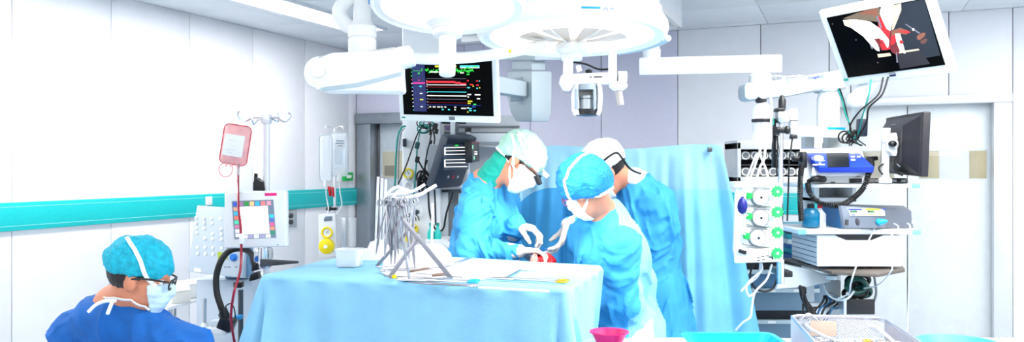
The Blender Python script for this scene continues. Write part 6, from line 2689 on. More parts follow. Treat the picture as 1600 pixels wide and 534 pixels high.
MAG = mat('magenta_plastic', (226, 20, 110), .35)
t = thing('kidney_bowl', 'bright pink bowl at the corner of the draped instrument table', 'bowl', V((.245, 2.14, TB + .002)))
c = V((.268, 2.17, TB + .003))
mb = MB()
mb.lathe([(.0, 0), (.034, 0), (.05, .03), (.055, .031), (.054, .034), (.047, .032), (.032, .005), (0, .005)], MAG, o=c, n=40, sy=.9)
mb.build('bowl', t)
cl = MB()
N_ = 24
rows = []
for j in range(N_ + 1):
    v = j / N_
    row = []
    for i in range(N_ + 1):
        u = i / N_
        row.append(V((.29 + .075 * u + .01 * v, 2.04 + .1 * v - .02 * u, TB + .006 + .075 * u * math.sin(PI * min(1, v * 1.0)) + .012 * abs(math.sin(6 * v + 9 * u)))))
    rows.append(row)
cl.grid(rows, SHEET)
bot = [[V((p.x, p.y, TB + .003)) for p in r] for r in rows]
cl.grid([r[::-1] for r in bot], SHEET)
for a, b in ((rows[0], bot[0]), (bot[-1], rows[-1]), ([r[0] for r in bot], [r[0] for r in rows]), ([r[-1] for r in rows], [r[-1] for r in bot])):
    cl.grid([a, b], SHEET)
cl.build('gauze_cloth', None, 'white cloth standing up beside the pink bowl', 'cloth', sharp=40)
TURQ = mat('turquoise_plastic', (0, 190, 214), .4, var=.03)
t = thing('plastic_tray', 'turquoise plastic tray left of the steel mesh basket', 'tray', V((.6, 1.95, TB + .002)))


def open_box(mb, x0, x1, y0, y1, z0, z1, th, m, slope=.012):
    o = lambda z, e: [V((x0 - e, y0 - e, z)), V((x1 + e, y0 - e, z)), V((x1 + e, y1 + e, z)), V((x0 - e, y1 + e, z))]

    def rr_(z, e, r=.025):
        pts = rounded(o(0, e), r, 6, 6)
        return [V((p[0].x, p[0].y, z)) for p in pts]
    rings_ = [rr_(z0, 0), rr_(z1, slope), rr_(z1, slope + .008), rr_(z1 + .004, slope + .008), rr_(z1 + .004, slope - .004), rr_(z0 + th, -th), ]
    mb.grid(rings_, m, closed=True)
    mb.add(rings_[0], [list(range(len(rings_[0])))[::-1]], m)
    mb.add(rings_[-1], [list(range(len(rings_[-1])))], m)


mb = MB()
open_box(mb, .475, .685, 1.97, 2.12, TB + .003, TB + .036, .003, TURQ)
mb.build('tray', t)

# mesh basket
a_ = V((.982, -.19, 0))
b_ = V((-.19, -.982, 0))
B0 = FP_(1236, 492.5, 1.133)
B0 = V((B0.x, B0.y, 0))
BW, BD, Z0, Z1 = .245, .42, TB + .004, 1.133
t = thing('mesh_basket', 'steel mesh basket full of instruments at the lower right', 'basket', B0 + a_ * BW / 2 + b_ * BD / 2 + V((0, 0, Z0)))


def BP(u, v, z):
    return B0 + a_ * u + b_ * v + V((0, 0, z))


MESHM = mat('basket_steel', (190, 190, 200), .3, .85)
mb = MB()
rim = [BP(0.02, 0, Z1), BP(BW - .02, 0, Z1), BP(BW, .02, Z1), BP(BW, BD, Z1), BP(0, BD, Z1), BP(0, .02, Z1), BP(0.02, 0, Z1)]
mb.tube(rim, .0045, MESHM, n=10, sm=0)
mb.build('rim', t)
for nm, p, q, L in (('back', (0, 0), (1, 0), BW), ('left', (0, 0), (0, 1), BD), ('right', (BW, 0), (0, 1), BD), ('near', (0, BD), (1, 0), BW)):
    mb = MB()
    n = int(L / .0075)
    pt = lambda s, z: BP(p[0] + q[0] * s, p[1] + q[1] * s, z)
    H_ = Z1 - Z0
    step = L / n
    for k in range(-10, n + 1):
        for sg in (1, -1):
            s0 = k * step
            s1 = s0 + H_
            za, zb_ = (Z0, Z1) if sg > 0 else (Z1, Z0)
            if s0 < 0:
                za = za + (zb_ - za) * (-s0 / H_)
                s0 = 0
            if s1 > L:
                zb_ = za + (zb_ - za) * ((L - s0) / (s1 - s0))
                s1 = L
            if s1 - s0 > .004:
                mb.tube([pt(s0, za), pt(s1, zb_)], .0011, MESHM, n=4, sm=0)
    mb.build('mesh_side', t)
mb = MB()
fl = [BP(0, 0, Z0), BP(BW, 0, Z0), BP(BW, BD, Z0), BP(0, BD, Z0)]
mb.add([p for p in fl] + [p + V((0, 0, .002)) for p in fl], [[3, 2, 1, 0], [4, 5, 6, 7], [0, 1, 5, 4], [1, 2, 6, 5], [2, 3, 7, 6], [3, 0, 4, 7]], mat('basket_mat', (196, 186, 182), .6))
mb.build('base_mat', t)
mb = MB()
mb.box(BP(.085, .004, Z1 - .032), (.07, .002, .042), mat('beige_tag', (206, 188, 172), .6), rot(z=math.atan2(a_.y, a_.x)), .0005)
mb.build('name_plate', t)
mb = MB()
for u in (.03, BW - .03):
    pass
mb.tube([BP(.02, .02, Z1 - .012), BP(.045, .006, Z1 + .008), BP(.07, .02, Z1 - .01)], .0022, MESHM)
mb.build('hook', t)
spots = [((.04, .1), (.2, .22), GOLD, 'crossing the back left corner'), ((.21, .07), (.15, .28), GOLD, 'lying along the right side'), ((.12, .09), (.06, .3), SSTEEL, 'with steel rings in the middle'), ((.19, .12), (.05, .24), GOLD, 'in the middle with its rings to the right'), ((.03, .16), (.2, .32), SSTEEL, 'with steel rings nearest the lens'), ((.215, .17), (.09, .34), SSTEEL, 'lying slanted near the right side')]
for i, (p, q, m, lab) in enumerate(spots):
    a = BP(p[0], p[1], Z0 + .012 + .006 * i)
    b = BP(q[0], q[1], Z0 + .008 + .004 * i)
    x = b - a
    L = x.length
    x.normalize()
    y = V((0, 0, 1)).cross(x).normalized()
    M = Matrix((x, y, x.cross(y))).transposed().to_4x4()
    M.translation = (a + b) / 2
    tt = thing('surgical_clamp', ('gold ringed clamp ' if m is GOLD else 'steel clamp ') + 'in the mesh basket, ' + lab, 'clamp', M.translation - V((0, 0, .006)), 'clamps in the mesh basket')
    clamp_parts(tt, M, L, m, SSTEEL, .2)
for i, pts in enumerate(([(.20, .01, .05), (.21, .05, .055), (.235, .14, .03), (.22, .22, .02)], [(.035, .02, .05), (.05, .06, .04), (.1, .1, .025), (.19, .12, .02)])):
    mb = MB()
    mb.tube([BP(u, v, Z0 + z) for u, v, z in pts], .004, WHITE if i == 0 else GREYPL)
    mb.build('suction_lead', None, ('white lead curling along the right wall of the mesh basket', 'grey lead curling across the back of the mesh basket')[i], 'lead')
BOWLB = mat('blue_bowl', (60, 150, 226), .35, var=.04)
t = thing('round_basin', 'blue round basin right of the mesh basket at the bottom edge', 'basin', V((1.12, 1.98, TB + .002)))
c = V((1.155, 2.03, TB + .003))
mb = MB()
mb.lathe([(0, 0), (.07, 0), (.10, .03), (.104, .03), (.104, .034), (.097, .034), (.068, .004), (0, .004)], BOWLB, o=c, n=48)
mb.build('basin', t)
t = thing('wrapped_pack', 'white wrapped pack with a steel tip in the lower right corner', 'pack', V((1.42, 2.05, TB + .002)))
crumple('pack', None, None, (1.42, 2.03, TB + .003), .155, .1, .04, SHEET, 15, t)
mb = MB()
q = FP_(1522, 525, TB + .03)
mb.tube([V((1.31, 2.03, TB + .02)), V((1.285, 2.045, TB + .036)), V((1.27, 2.05, TB + .044))], [.006, .005, .004], STEEL)
mb.build('steel_tip', t)

# ---------------------------------------------------------------- people
SKIN = mat('skin', (206, 134, 104), .5, sub=.12, var=.05, vscale=22, bump=.06, bscale=160)
HAIR = mat('dark_hair', (24, 20, 20), .45, var=.3, vscale=120, bump=.4, bscale=220, stretch=(1, 1, .2))
GLOVE = mat('latex_glove', (226, 212, 196), .4, sub=.1, bump=.2, bscale=60, var=.03)
GOWN = mat('surgical_gown', (54, 154, 212), .7, crease=9, bump=.75, bscale=26, var=.07, vscale=10, weave=380)
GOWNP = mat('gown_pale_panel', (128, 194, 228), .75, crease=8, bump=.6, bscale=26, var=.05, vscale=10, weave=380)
SCRUB = mat('scrub_blue', (3, 94, 176), .75, crease=9, bump=.8, bscale=30, var=.12, vscale=14, weave=500)
MASKM = mat('face_mask', (236, 240, 244), .75, bump=.2, bscale=40, var=.02)
MASKB = mat('face_mask_blue', (196, 222, 240), .75, bump=.2, bscale=40, var=.02)
STRAP = mat('mask_tie', (240, 242, 244), .8)
CAPM = mat('cap_mint', (172, 216, 198), .75, bump=.5, bscale=30, var=.08, vscale=20, weave=300)
CAPW = mat('cap_white', (238, 240, 238), .75, bump=.5, bscale=30, var=.02, weave=300)
CAPB = mat('cap_knit_blue', (16, 116, 182), .8, bump=.5, bscale=45, var=.22, vscale=70, weave=120, stretch=(1, 1, 1.8))
CAPC = mat('cap_cyan', (14, 168, 194), .75, bump=.6, bscale=45, var=.2, vscale=60, weave=200)
SCARF = mat('scrub_teal', (20, 160, 140), .75, bump=.4, bscale=30, var=.1)
EYEW = mat('eye_white', (240, 238, 234), .2)
EYED = mat('eye_dark', (40, 26, 20), .15)


def A3(v):
    return np.array(v, np.float32)


class Head:
    def __init__(s, c, F, U, k=1.0):
        F = V(F).normalized()
        U = V(U)
        U = (U - F * U.dot(F)).normalized()
        X = F.cross(U)
        s.c, s.k = V(c), k
        s.R = Matrix((X, F, U)).transposed()
        s.Rn = np.array(s.R, np.float32)
        e = lambda c, r: ell(s.p(*c), [x * k for x in r], s.Rn)
        c2 = lambda a, b, r0, r1: cap(s.p(*a), s.p(*b), r0 * k, r1 * k)
        s.prims = [e((0, -.012, .03), (.076, .098, .092)), e((0, .03, -.04), (.063, .064, .08)), e((0, .05, -.094), (.036, .036, .026)), c2((0, .082, .012), (0, .104, -.03), .010, .014),
                   c2((-.03, .078, .026), (.03, .078, .026), .012, .012), c2((-.018, .084, -.066), (.018, .084, -.066), .0085, .0085), e((.048, .045, -.025), (.022, .03, .024)), e((-.048, .045, -.025), (.022, .03, .024))]
        ears = [e((sx * .079, -.012, -.012), (.011, .024, .033)) for sx in (1, -1)]
        base = union(s.prims, .018 * k)
        ear = union(ears, .004)

        def f(p):
            return smin(base(p), ear(p), .006)
        f.box = (np.minimum(base.box[0], ear.box[0]), np.maximum(base.box[1], ear.box[1]))
        s.f = f
        s.base = base

    def p(s, x, y, z):
        return s.c + s.R @ V((x * s.k, y * s.k, z * s.k))

    def loc(s, p):
        return ((p - A3(s.c)) @ s.Rn) / s.k


def onskin(f, c, tgt, off=.003):
    """walk from far along the line c -> tgt and stop at the surface"""
    c, tgt = A3(c), A3(tgt)
    d = tgt - c
    d = d / np.linalg.norm(d)
    t = .3
    for _ in range(60):
        v = float(f((c + d * t)[None, :].astype(np.float32))[0]) - off
        t -= v * .8
        if abs(v) < 2e-4:
            break
    return V((c + d * t).tolist())


def ridge(p, sc, seed):
    return 1 - np.abs(vnoise(p * A3(sc), seed))


def wrinkled(f, amp, sc=(8, 8, 5), seed=1, fine=.5, rngs=.03):
    def g(p):
        d = f(p)
        near = np.abs(d) < rngs
        q = p[near]
        if len(q):
            w = vnoise(q * 3.1 + 5, seed + 3)
            qq = q + .05 * np.stack([w, -w, w], 1)
            r = ridge(qq, sc, seed) ** 4 + fine * ridge(qq, [x * 2.3 for x in sc], seed + 1) ** 4
            d[near] -= amp * (r - .45)
        return d
    g.box = f.box
    return g


def hand_prims(W, D, Np, curl=.5, side=1, spread=.12, k=1.0, shrink=0, curls=None, thumb=.5):
    """palm, four unequal bent fingers and a thumb from the palm's side. side: +1/-1 puts the thumb on D x Np or opposite"""
    D = V(D).normalized()
    Np = V(Np)
    Np = (Np - D * Np.dot(D)).normalized()
    S = D.cross(Np) * side
    W = V(W)
    fs = []
    lens = [.094, .104, .098, .078]
    kn = []
    for i in range(4):
        o = (1.5 - i) * .0195
        kp = W + D * (.088 - .006 * abs(i - 1.2)) * k + S * o * k - Np * .002
        kn.append(kp)
        fs.append(cap(W + S * o * .75 * k + D * .012 * k, kp, .0165 * k - shrink, .0125 * k - shrink))
        ang = (curls[i] if curls else curl)
        d = (D + S * spread * (1.5 - i) * .55).normalized()
        a = kp
        for j, (fr, r0, r1) in enumerate(((.45, .0098, .0092), (.30, .0092, .0086), (.25, .0086, .0072))):
            th = ang * (.75, 1.0, .7)[j]
            d = (d * math.cos(th) + Np * math.sin(th)).normalized() if j == 0 else (d * math.cos(th) + (Np - d * Np.dot(d) if abs(Np.dot(d)) < .98 else -D).normalized() * math.sin(th)).normalized()
            b = a + d * lens[i] * fr * k
            fs.append(cap(a, b, r0 * k - shrink, r1 * k - shrink))
            a = b
    a = W + D * .022 * k + S * .026 * k + Np * .004
    d = (D * .55 + S * .75 + Np * .35).normalized()
    b = a + d * .045 * k
    fs.append(cap(W + D * .012 * k + S * .012 * k, b, .017 * k - shrink, .0125 * k - shrink))
    for L, r0, r1 in ((.034, .0118, .0105), (.027, .0105, .0085)):
        d = (d + D * .35 + Np * thumb * .6).normalized()
        c = b + d * L * k
        fs.append(cap(b, c, r0 * k - shrink, r1 * k - shrink))
        b = c
    return fs


def surf_tube(name, parent, f, c, pts, r, m, off=.003, flat=True, n=6):
    """a tie laid over the surface f; pts are points that the tie passes above"""
    sp = spline(pts, 6)
    q = [onskin(f, c, p, off) for p in sp]
    mb = MB()
    cc = V(c)
    rows = []
    for i, p in enumerate(q):
        t = (q[min(i + 1, len(q) - 1)] - q[max(i - 1, 0)]).normalized()
        nrm = (p - cc)
        nrm = (nrm - t * nrm.dot(t)).normalized()
        b = t.cross(nrm)
        w, h = r, r * .3
        rows.append([p + b * w + nrm * 0, p + b * w * .8 + nrm * h, p - b * w * .8 + nrm * h, p - b * w, p - b * w * .8 - nrm * h, p + b * w * .8 - nrm * h])
    mb.grid(rows, m, closed=True)
    mb.add(rows[0], [list(range(6))[::-1]], m)
    mb.add(rows[-1], [list(range(6))], m)
    return mb.build(name, parent)


def figure(label, head, J, gown, hands, gown_extra=None, name='person', sleeves='long', skirt=True, amp=.011, seed=1, gown_mats=None, torso_r=1.0, gname='surgical_gown', seated=False, hem=.3, sc=(11, 11, 8)):
    """a body as one skin, the gown and the gloves as its clothing"""
    g = lambda k: V(J[k])
    prims = [cap(head.p(0, -.025, -.05), g('c7'), .056, .062)]
    prims += [cap(g('c7'), g('chest'), .075, .12), cap(g('sl'), g('sr'), .062, .062), cap(g('sl').lerp(g('c7'), .55), g('c7'), .05, .055), cap(g('sr').lerp(g('c7'), .55), g('c7'), .05, .055),
              cap(g('chest'), g('pelvis'), .125 * torso_r, .13 * torso_r)]
    latl = (g('sl') - g('sr')).normalized()
    prims += [cap(g('chest') + latl * .06, g('chest') - latl * .06, .11, .11), cap(g('pelvis') + latl * .06, g('pelvis') - latl * .06, .115, .115)]
    for s in ('l', 'r'):
        prims += [cap(g('s' + s), g('e' + s), .052, .041), cap(g('e' + s), g('w' + s), .041, .027)]
        prims += [cap(g('h' + s), g('k' + s), .082, .056), cap(g('k' + s), g('a' + s), .054, .037), cap(g('a' + s) + V((0, 0, -.035)), g('t' + s), .036, .03)]
    core = union(prims, .03)
    hp = {s: hand_prims(g('w' + s), *hands[s], shrink=.0022) for s in hands}
    hf = [union(hp[s], .006) for s in hp]

    def bf(p):
        d = smin(core(p), head.f(p), .02)
        for h in hf:
            d = smin(d, h(p), .008)
        return d
    bx = [core, head.f] + hf
    bf.box = (np.min([b.box[0] for b in bx], 0), np.max([b.box[1] for b in bx], 0))
    base = (g('pelvis').x, g('pelvis').y, 0)
    body = sdf_obj(name, bf, .0075, SKIN, it=2, label=label, cat='person', base=base)
    # clothing
    gp = [cap(g('c7').lerp(g('chest'), .12), g('chest'), .085, .145), cap(g('sl'), g('sr'), .082, .082), cap(g('sl').lerp(g('c7'), .5), g('c7').lerp(g('chest'), .1), .074, .076), cap(g('sr').lerp(g('c7'), .5), g('c7').lerp(g('chest'), .1), .074, .076),
          cap(g('chest'), g('pelvis'), .155 * torso_r, .17 * torso_r), cap(g('chest') + latl * .07, g('chest') - latl * .07, .13, .13), cap(g('pelvis') + latl * .07, g('pelvis') - latl * .07, .15, .15)]
    if skirt:
        q = g('pelvis')
        for o in (-.09, 0, .09):
            gp.append(cap(q + latl * o, V((q.x, q.y, hem)) + latl * o * 1.4, .15, .19))
    for s in ('l', 'r'):
        if sleeves == 'long':
            e, w = g('e' + s), g('w' + s)
            gp += [cap(g('s' + s), e, .08, .07), cap(e, w.lerp(e, .06), .068, .044)]
        else:
            gp += [cap(g('s' + s), g('s' + s).lerp(g('e' + s), .75), .08, .078)]
        if seated:
            gp += [cap(g('h' + s), g('k' + s), .10, .075), cap(g('k' + s), g('a' + s) + V((0, 0, .04)), .075, .06)]
    if gown_extra:
        gp += gown_extra
    gf0 = union(gp, .035)

    def gf1(p):
        return smax(gf0(p), -(p[:, 2] - (hem - .02)), .01) if skirt else gf0(p)
    gf1.box = gf0.box
    arms = []
    for s in ('l', 'r'):
        for a_, b_ in ((g('s' + s), g('e' + s)), (g('e' + s), g('w' + s))):
            ax_ = (b_ - a_).normalized()
            Rm = np.array(axes(ax_, (.3, .2, 1)), np.float32)
            arms.append((cap(a_, b_, .075, .06), A3(a_), Rm))
    C7 = A3(g('chest'))

    def gf(p):
        d = gf1(p)
        near = np.abs(d) < .035
        q = p[near]
        if len(q) == 0:
            return d
        w = vnoise(q * 4 + 3, seed + 3)
        w2 = vnoise(q * 9 + 1, seed + 4)
        # long soft folds that run down the body
        l = q - C7
        t_ = np.stack([l[:, 0] * 10 + w * .9 + l[:, 2] * 2.2, l[:, 1] * 10 - w * .9 + 8, l[:, 2] * 2.6 + w2 * .3], 1)
        val = (1 - np.abs(vnoise(t_, seed))) ** 4 + .45 * (1 - np.abs(vnoise(t_ * 2.2 + 7, seed + 1))) ** 4
        # slanting creases around the sleeves
        for k_, (fa, o_, Rm) in enumerate(arms):
            da = fa(q)
            wt = np.clip(1 - da / .035, 0, 1)
            m_ = wt > 0
            if not m_.any():
                continue
            la = (q[m_] - o_) @ Rm
            u_ = np.stack([la[:, 0] * 7 + w2[m_] * .5, la[:, 1] * 7 + 5 * k_, la[:, 2] * 15 + la[:, 0] * 9 + w[m_] * 1.3], 1)
            v_ = (1 - np.abs(vnoise(u_, seed + 11 + k_))) ** 4 + .4 * (1 - np.abs(vnoise(u_ * 2.1 + 3, seed + 21 + k_))) ** 4
            val[m_] = val[m_] * (1 - wt[m_]) + v_ * wt[m_]
        d[near] -= amp * (val - .5)
        return d
    gf.box = gf1.box
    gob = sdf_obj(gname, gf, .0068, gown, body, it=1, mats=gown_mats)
    for s in hands:
        e, w = g('e' + s), g('w' + s)
        fs = hand_prims(w, *hands[s])
        fs.append(cap(w, w.lerp(e, .38), .031, .047))
        hf_ = union(fs, .006)
        gl = wrinkled(hf_, .0014, (40, 40, 40), 9, rngs=.01)
        sdf_obj('glove', gl, .0034, GLOVE, body, it=1)
    return body, gf


def bouffant(head, parent, m, cut=.03, tilt=.25, r=(.094, .114, .104), c=(0, -.016, .036), amp=.006, seed=3, name='surgical_cap', sc=(22, 22, 22), puff=None):
    e = ell(head.p(*c), [x * head.k for x in r], head.Rn)
    if puff:
        e2 = ell(head.p(*puff[0]), [x * head.k for x in puff[1]], head.Rn)
        e = union([e, e2], .03)
    e0 = e

    def f(p):
        l = head.loc(p)
        return smax(e0(p), cut - (l[:, 2] - tilt * l[:, 1]), .012)
    f.box = e.box
    fw = wrinkled(f, amp, sc, seed, rngs=.02)
    o = sdf_obj(name, fw, .0042, m, parent, it=1)
    return o, fw


def mask(head, parent, m, top=.004, seed=4, bulge=.009, low=-.132, rear=.03):
    eb = ell(head.p(0, .058, -.055), [x * head.k for x in (.052, .052, .056)], head.Rn)

    def f(p):
        l = head.loc(p)
        d = smin(head.base(p) - bulge, eb(p), .015)
        d = smax(d, -(l[:, 1] - rear + .25 * (l[:, 2] + .05)), .006)
        d = smax(d, l[:, 2] - top - .12 * (l[:, 1] - .06), .006)
        return smax(d, low - l[:, 2], .006)
    f.box = (np.minimum(head.base.box[0], eb.box[0]) - .02, np.maximum(head.base.box[1], eb.box[1]) + .02)

    def g(p):
        d = f(p)
        l = head.loc(p)
        return d - .0016 * np.abs(np.sin((l[:, 2] + .05) * 130)) * (np.abs(d) < .02)
    g.box = f.box
    return sdf_obj('face_mask', g, .0036, m, parent, it=1), g


def eyes(head, parent):
    for sx in (1, -1):
        mb = MB()
        mb.ell(head.p(sx * .031, .073, .004), (.0125,) * 3, EYEW, n=14, h=10)
        mb.ell(head.p(sx * .031, .0812, .002), (.0058,) * 3, EYED, n=12, h=8)
        mb.build('eye', parent)


def hair(head, parent, cut0=-.05, cut1=.06, back=.02, m=None):
    e = ell(head.p(0, -.016, .026), [x * head.k for x in (.082, .102, .096)], head.Rn)

    def f(p):
        l = head.loc(p)
        d = smax(e(p), cut0 - l[:, 2] - .0 * l[:, 1], .004)
        d = smax(d, l[:, 1] - back - .9 * (l[:, 2] - cut0 - .03), .006)
        return smax(d, l[:, 2] - cut1, .004)
    f.box = e.box
    return sdf_obj('hair', wrinkled(f, .003, (60, 60, 14), 8, rngs=.012), .0042, m or HAIR, parent, it=1)


UP = (0, 0, 1)
# --- surgeon at the left, bent over the field, seen from his right side
h1 = Head(P(812, 254, 3.88), (.70, -.16, -.70), (.70, 0, .70), 1.06)
J = dict(c7=P(757, 286, 3.96), chest=P(757, 350, 4.0), pelvis=P(748, 455, 4.06), sr=P(741, 323, 3.84), sl=P(784, 318, 4.16), er=P(735, 394, 3.80), wr=P(812, 392, 3.68), el=P(792, 380, 4.06), wl=P(808, 351, 3.82))
for s, dx in (('r', -.08), ('l', .1)):
    b = J['pelvis'] + V((.0, dx, 0))
    J['h' + s] = b + V((0, 0, -.02))
    J['k' + s] = V((b.x + .03, b.y, .5))
    J['a' + s] = V((b.x, b.y, .09))
    J['t' + s] = V((b.x + .15, b.y, .035))
tl = lambda p: p[:, 0] - .0
p1, g1 = figure('surgeon in a pale mint cap bending over the patient, left of the other two', h1, J, GOWN,
                {'r': ((.96, .05, -.06), (.1, -.25, -1), .62, 1, .1), 'l': ((.85, -.12, -.22), (-.25, .1, -1), .75, -1, .1)}, seed=2, amp=.026)
eyes(h1, p1)
c1, fc1 = bouffant(h1, p1, CAPM, cut=.004, tilt=.32, r=(.098, .122, .112), c=(0, -.02, .034), seed=5, amp=.008)
m1, fm1 = mask(h1, p1, MASKM)
hair(h1, p1, -.03, .02)


def both(*fs):
    def f(p):
        d = fs[0](p)
        for q in fs[1:]:
            d = np.minimum(d, q(p))
        return d
    return f


a1 = both(h1.f, fc1, fm1)
for pts in ([(.07, .05, -.02), (.1, .02, .06), (.09, -.06, .10), (.05, -.11, .1)], [(.06, .06, -.07), (.09, .0, -.03), (.09, -.05, .03), (.06, -.1, .06)], [(.05, .05, -.1), (.085, -.03, -.06), (.07, -.09, -.03), (0, -.12, -.02)]):
    surf_tube('mask_tie', p1, a1, h1.p(0, 0, .0), [h1.p(*q) for q in pts], .0062, STRAP)
# headlamp band with loupes
surf_tube('loupe_band', p1, a1, h1.p(0, 0, .02), [h1.p(*q) for q in ((.03, .11, .03), (.085, .05, .035), (.1, -.02, .06), (.08, -.09, .09))], .009, STRAP, .004)
mb = MB()
M4 = h1.R.to_4x4()
M4.translation = h1.p(0, 0, 0)
mb = MB(M4)
for sx in (1, -1):
    mb.cyl((sx * .034, .108, .012), (sx * .03, .142, -.004), .0145, BLACKPL, .0125, n=18)
    mb.cyl((sx * .03, .1422, -.0041), (sx * .0298, .1435, -.0047), .0105, mat('loupe_glass', (30, 34, 50), .05, spec=1), n=18)
mb.tube([(-.034, .115, .02), (0, .122, .026), (.034, .115, .02)], .005, BLACKPL)
mb.build('loupes', p1)
mb = MB(M4)
mb.box((0, .135, .048), (.03, .03, .022), WHITE, None, .004)
mb.tube([(0, .12, .05), (0, .1, .06)], .005, WHITE)
mb.build('headlamp', p1)
mb = MB(M4)
mb.tube([(.046, .112, .014), (.078, .07, .012), (.09, .02, .01), (.088, -.02, .008)], .003, BLACKPL)
mb.build('loupe_temple', p1)
mb = MB(M4)
if True:
    mb.tube([(-.046, .112, .014), (-.078, .07, .012), (-.09, .02, .01), (-.088, -.02, .008)], .003, BLACKPL)
mb.build('loupe_temple', p1)
# teal scrub collar at the nape
fcol = cap(h1.p(0, -.06, -.06), J['c7'].lerp(J['chest'], .05), .062, .074)
fcol2 = wrinkled(fcol, .006, (16, 16, 16), 6)
sdf_obj('scrub_collar', fcol2, .006, SCARF, p1, it=1)

# --- surgeon at the right in a white cap
h3 = Head(P(945, 264, 4.03), (-.70, .18, -.68), (-.66, -.1, .74), 1.1)
J = dict(c7=P(996, 290, 4.08), chest=P(1004, 350, 4.1), pelvis=P(1016, 458, 4.14), sl=P(1022, 325, 3.98), sr=P(968, 315, 4.28), el=P(1026, 405, 4.04), wl=P(935, 404, 4.07), er=P(942, 340, 4.18), wr=P(886, 350, 4.03))
for s, dx in (('l', -.08), ('r', .1)):
    b = J['pelvis'] + V((.0, dx, 0))
    J['h' + s] = b + V((0, 0, -.02))
    J['k' + s] = V((b.x - .03, b.y, .5))
    J['a' + s] = V((b.x, b.y, .09))
    J['t' + s] = V((b.x - .15, b.y, .035))
p3, g3 = figure('surgeon in a bright white cap at the right, partly hidden behind the nurse', h3, J, GOWN,
                {'l': ((-.97, -.02, -.04), (-.1, -.2, -1), .6, -1, .1), 'r': ((-.32, -.12, -.94), (-.85, .1, .3), .45, 1, .06, 1.12)}, seed=12, amp=.026, gown_extra=[cap(P(1030, 312, 4.08), P(1034, 380, 4.1), .075, .08), cap(P(1034, 380, 4.1), P(1022, 450, 4.13), .08, .08)])
eyes(h3, p3)
c3, fc3 = bouffant(h3, p3, CAPW, cut=.012, tilt=.3, r=(.094, .115, .102), seed=7)
m3, fm3 = mask(h3, p3, MASKM)
hair(h3, p3, -.05, .02)
a3 = both(h3.f, fc3, fm3)
for pts in ([(-.06, .06, -.03), (-.095, .0, -.0), (-.09, -.06, .05), (-.04, -.12, .07)], [(-.05, .06, -.09), (-.08, -.0, -.06), (-.07, -.08, -.045), (0, -.12, -.04)]):
    surf_tube('mask_tie', p3, a3, h3.p(0, 0, 0), [h3.p(*q) for q in pts], .0065, STRAP)
mb = MB(Matrix.Translation(h3.c) @ h3.R.to_4x4())
mb.tube([(-.05, .10, .012), (-.088, .05, .016), (-.1, -.01, .012), (-.098, -.03, .0)], .0035, BLACKPL)
mb.tube([(-.05, .10, .012), (0, .118, .012), (.05, .10, .012)], .0035, BLACKPL)
for sx in (1, -1):
    mb.torus((sx * .03, .112, .0), (0, 1, .1), .02, .003, BLACKPL)
mb.build('glasses', p3)
mb = MB()
mb.tube([P(934, 260, 3.84), P(948, 247, 3.84), P(963, 238.5, 3.86), P(972, 247, 3.85), P(981, 260, 3.88), P(990, 267, 3.92), P(1001, 271, 3.98)], .0055, BLACK)
mb.build('glasses_cord', p3)
fc = union([cap(J['c7'] + V((-.03, -.05, .045)), J['c7'] + V((.02, .02, .02)), .052, .06)], .01)
sdf_obj('collar', wrinkled(fc, .004, (20, 20, 20), 3), .006, SHEET, p3, it=1)

# --- nurse in front with the knitted blue cap, seen from behind
h2 = Head(P(913, 293, 3.46), (-.62, .58, -.53), (-.34, -.12, .93), 1.04)
J = dict(c7=P(943, 336, 3.55), chest=P(955, 402, 3.6), pelvis=P(968, 505, 3.66), sl=P(972, 380, 3.43), sr=P(915, 370, 3.74), el=P(980, 474, 3.45), wl=P(928, 484, 3.56), er=P(915, 440, 3.8), wr=P(908, 428, 3.67))
for s, dx in (('l', -.06), ('r', .1)):
    b = J['pelvis'] + V((.0, dx, 0))
    J['h' + s] = b + V((0, 0, -.02))
    J['k' + s] = V((b.x - .03, b.y, .48))
    J['a' + s] = V((b.x, b.y, .09))
    J['t' + s] = V((b.x - .13, b.y + .05, .035))
cx = P(985, 0, 3.5).x


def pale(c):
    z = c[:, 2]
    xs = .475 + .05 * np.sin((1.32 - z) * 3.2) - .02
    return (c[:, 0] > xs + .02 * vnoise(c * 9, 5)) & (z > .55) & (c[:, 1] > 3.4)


p2, g2 = figure('nurse in a knitted blue cap at the corner of the draped table, seen from behind', h2, J, GOWN,
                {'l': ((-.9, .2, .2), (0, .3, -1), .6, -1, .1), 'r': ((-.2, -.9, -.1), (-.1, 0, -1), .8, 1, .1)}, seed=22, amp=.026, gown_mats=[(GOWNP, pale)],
                gown_extra=[cap(P(980, 368, 3.57), P(996, 440, 3.6), .06, .072), cap(P(996, 440, 3.6), P(978, 520, 3.64), .072, .06)])
eyes(h2, p2)
c2, fc2 = bouffant(h2, p2, CAPB, cut=-.03, tilt=.5, r=(.104, .124, .122), c=(0, -.022, .022), seed=9, amp=.007, sc=(16, 16, 20))
m2, fm2 = mask(h2, p2, MASKM)
hair(h2, p2, -.06, -.01)
a2 = both(h2.f, fc2, fm2)
for pts in ([(-.06, .05, -.05), (-.1, .03, .0), (-.1, .0, .06), (-.08, -.06, .10), (.0, -.11, .1), (.05, -.12, .09)], [(-.05, .06, -.08), (-.075, -.0, -.075), (-.06, -.07, -.07), (0, -.11, -.07)]):
    surf_tube('mask_tie', p2, a2, h2.p(0, 0, .0), [h2.p(*q) for q in pts], .0075, STRAP)
mb = MB(Matrix.Translation(h2.c) @ h2.R.to_4x4())
mb.tube([(-.045, .10, .008), (-.08, .05, .0), (-.09, 0, -.01)], .003, mat('pink_frame', (150, 70, 110), .3))
mb.tube([(.045, .10, .008), (.08, .05, .0), (.09, 0, -.01)], .003, mat('pink_frame', (150, 70, 110)))
for sx in (1, -1):
    mb.torus((sx * .03, .104, .0), (0, 1, .1), .02, .0025, mat('pink_frame', (150, 70, 110)))
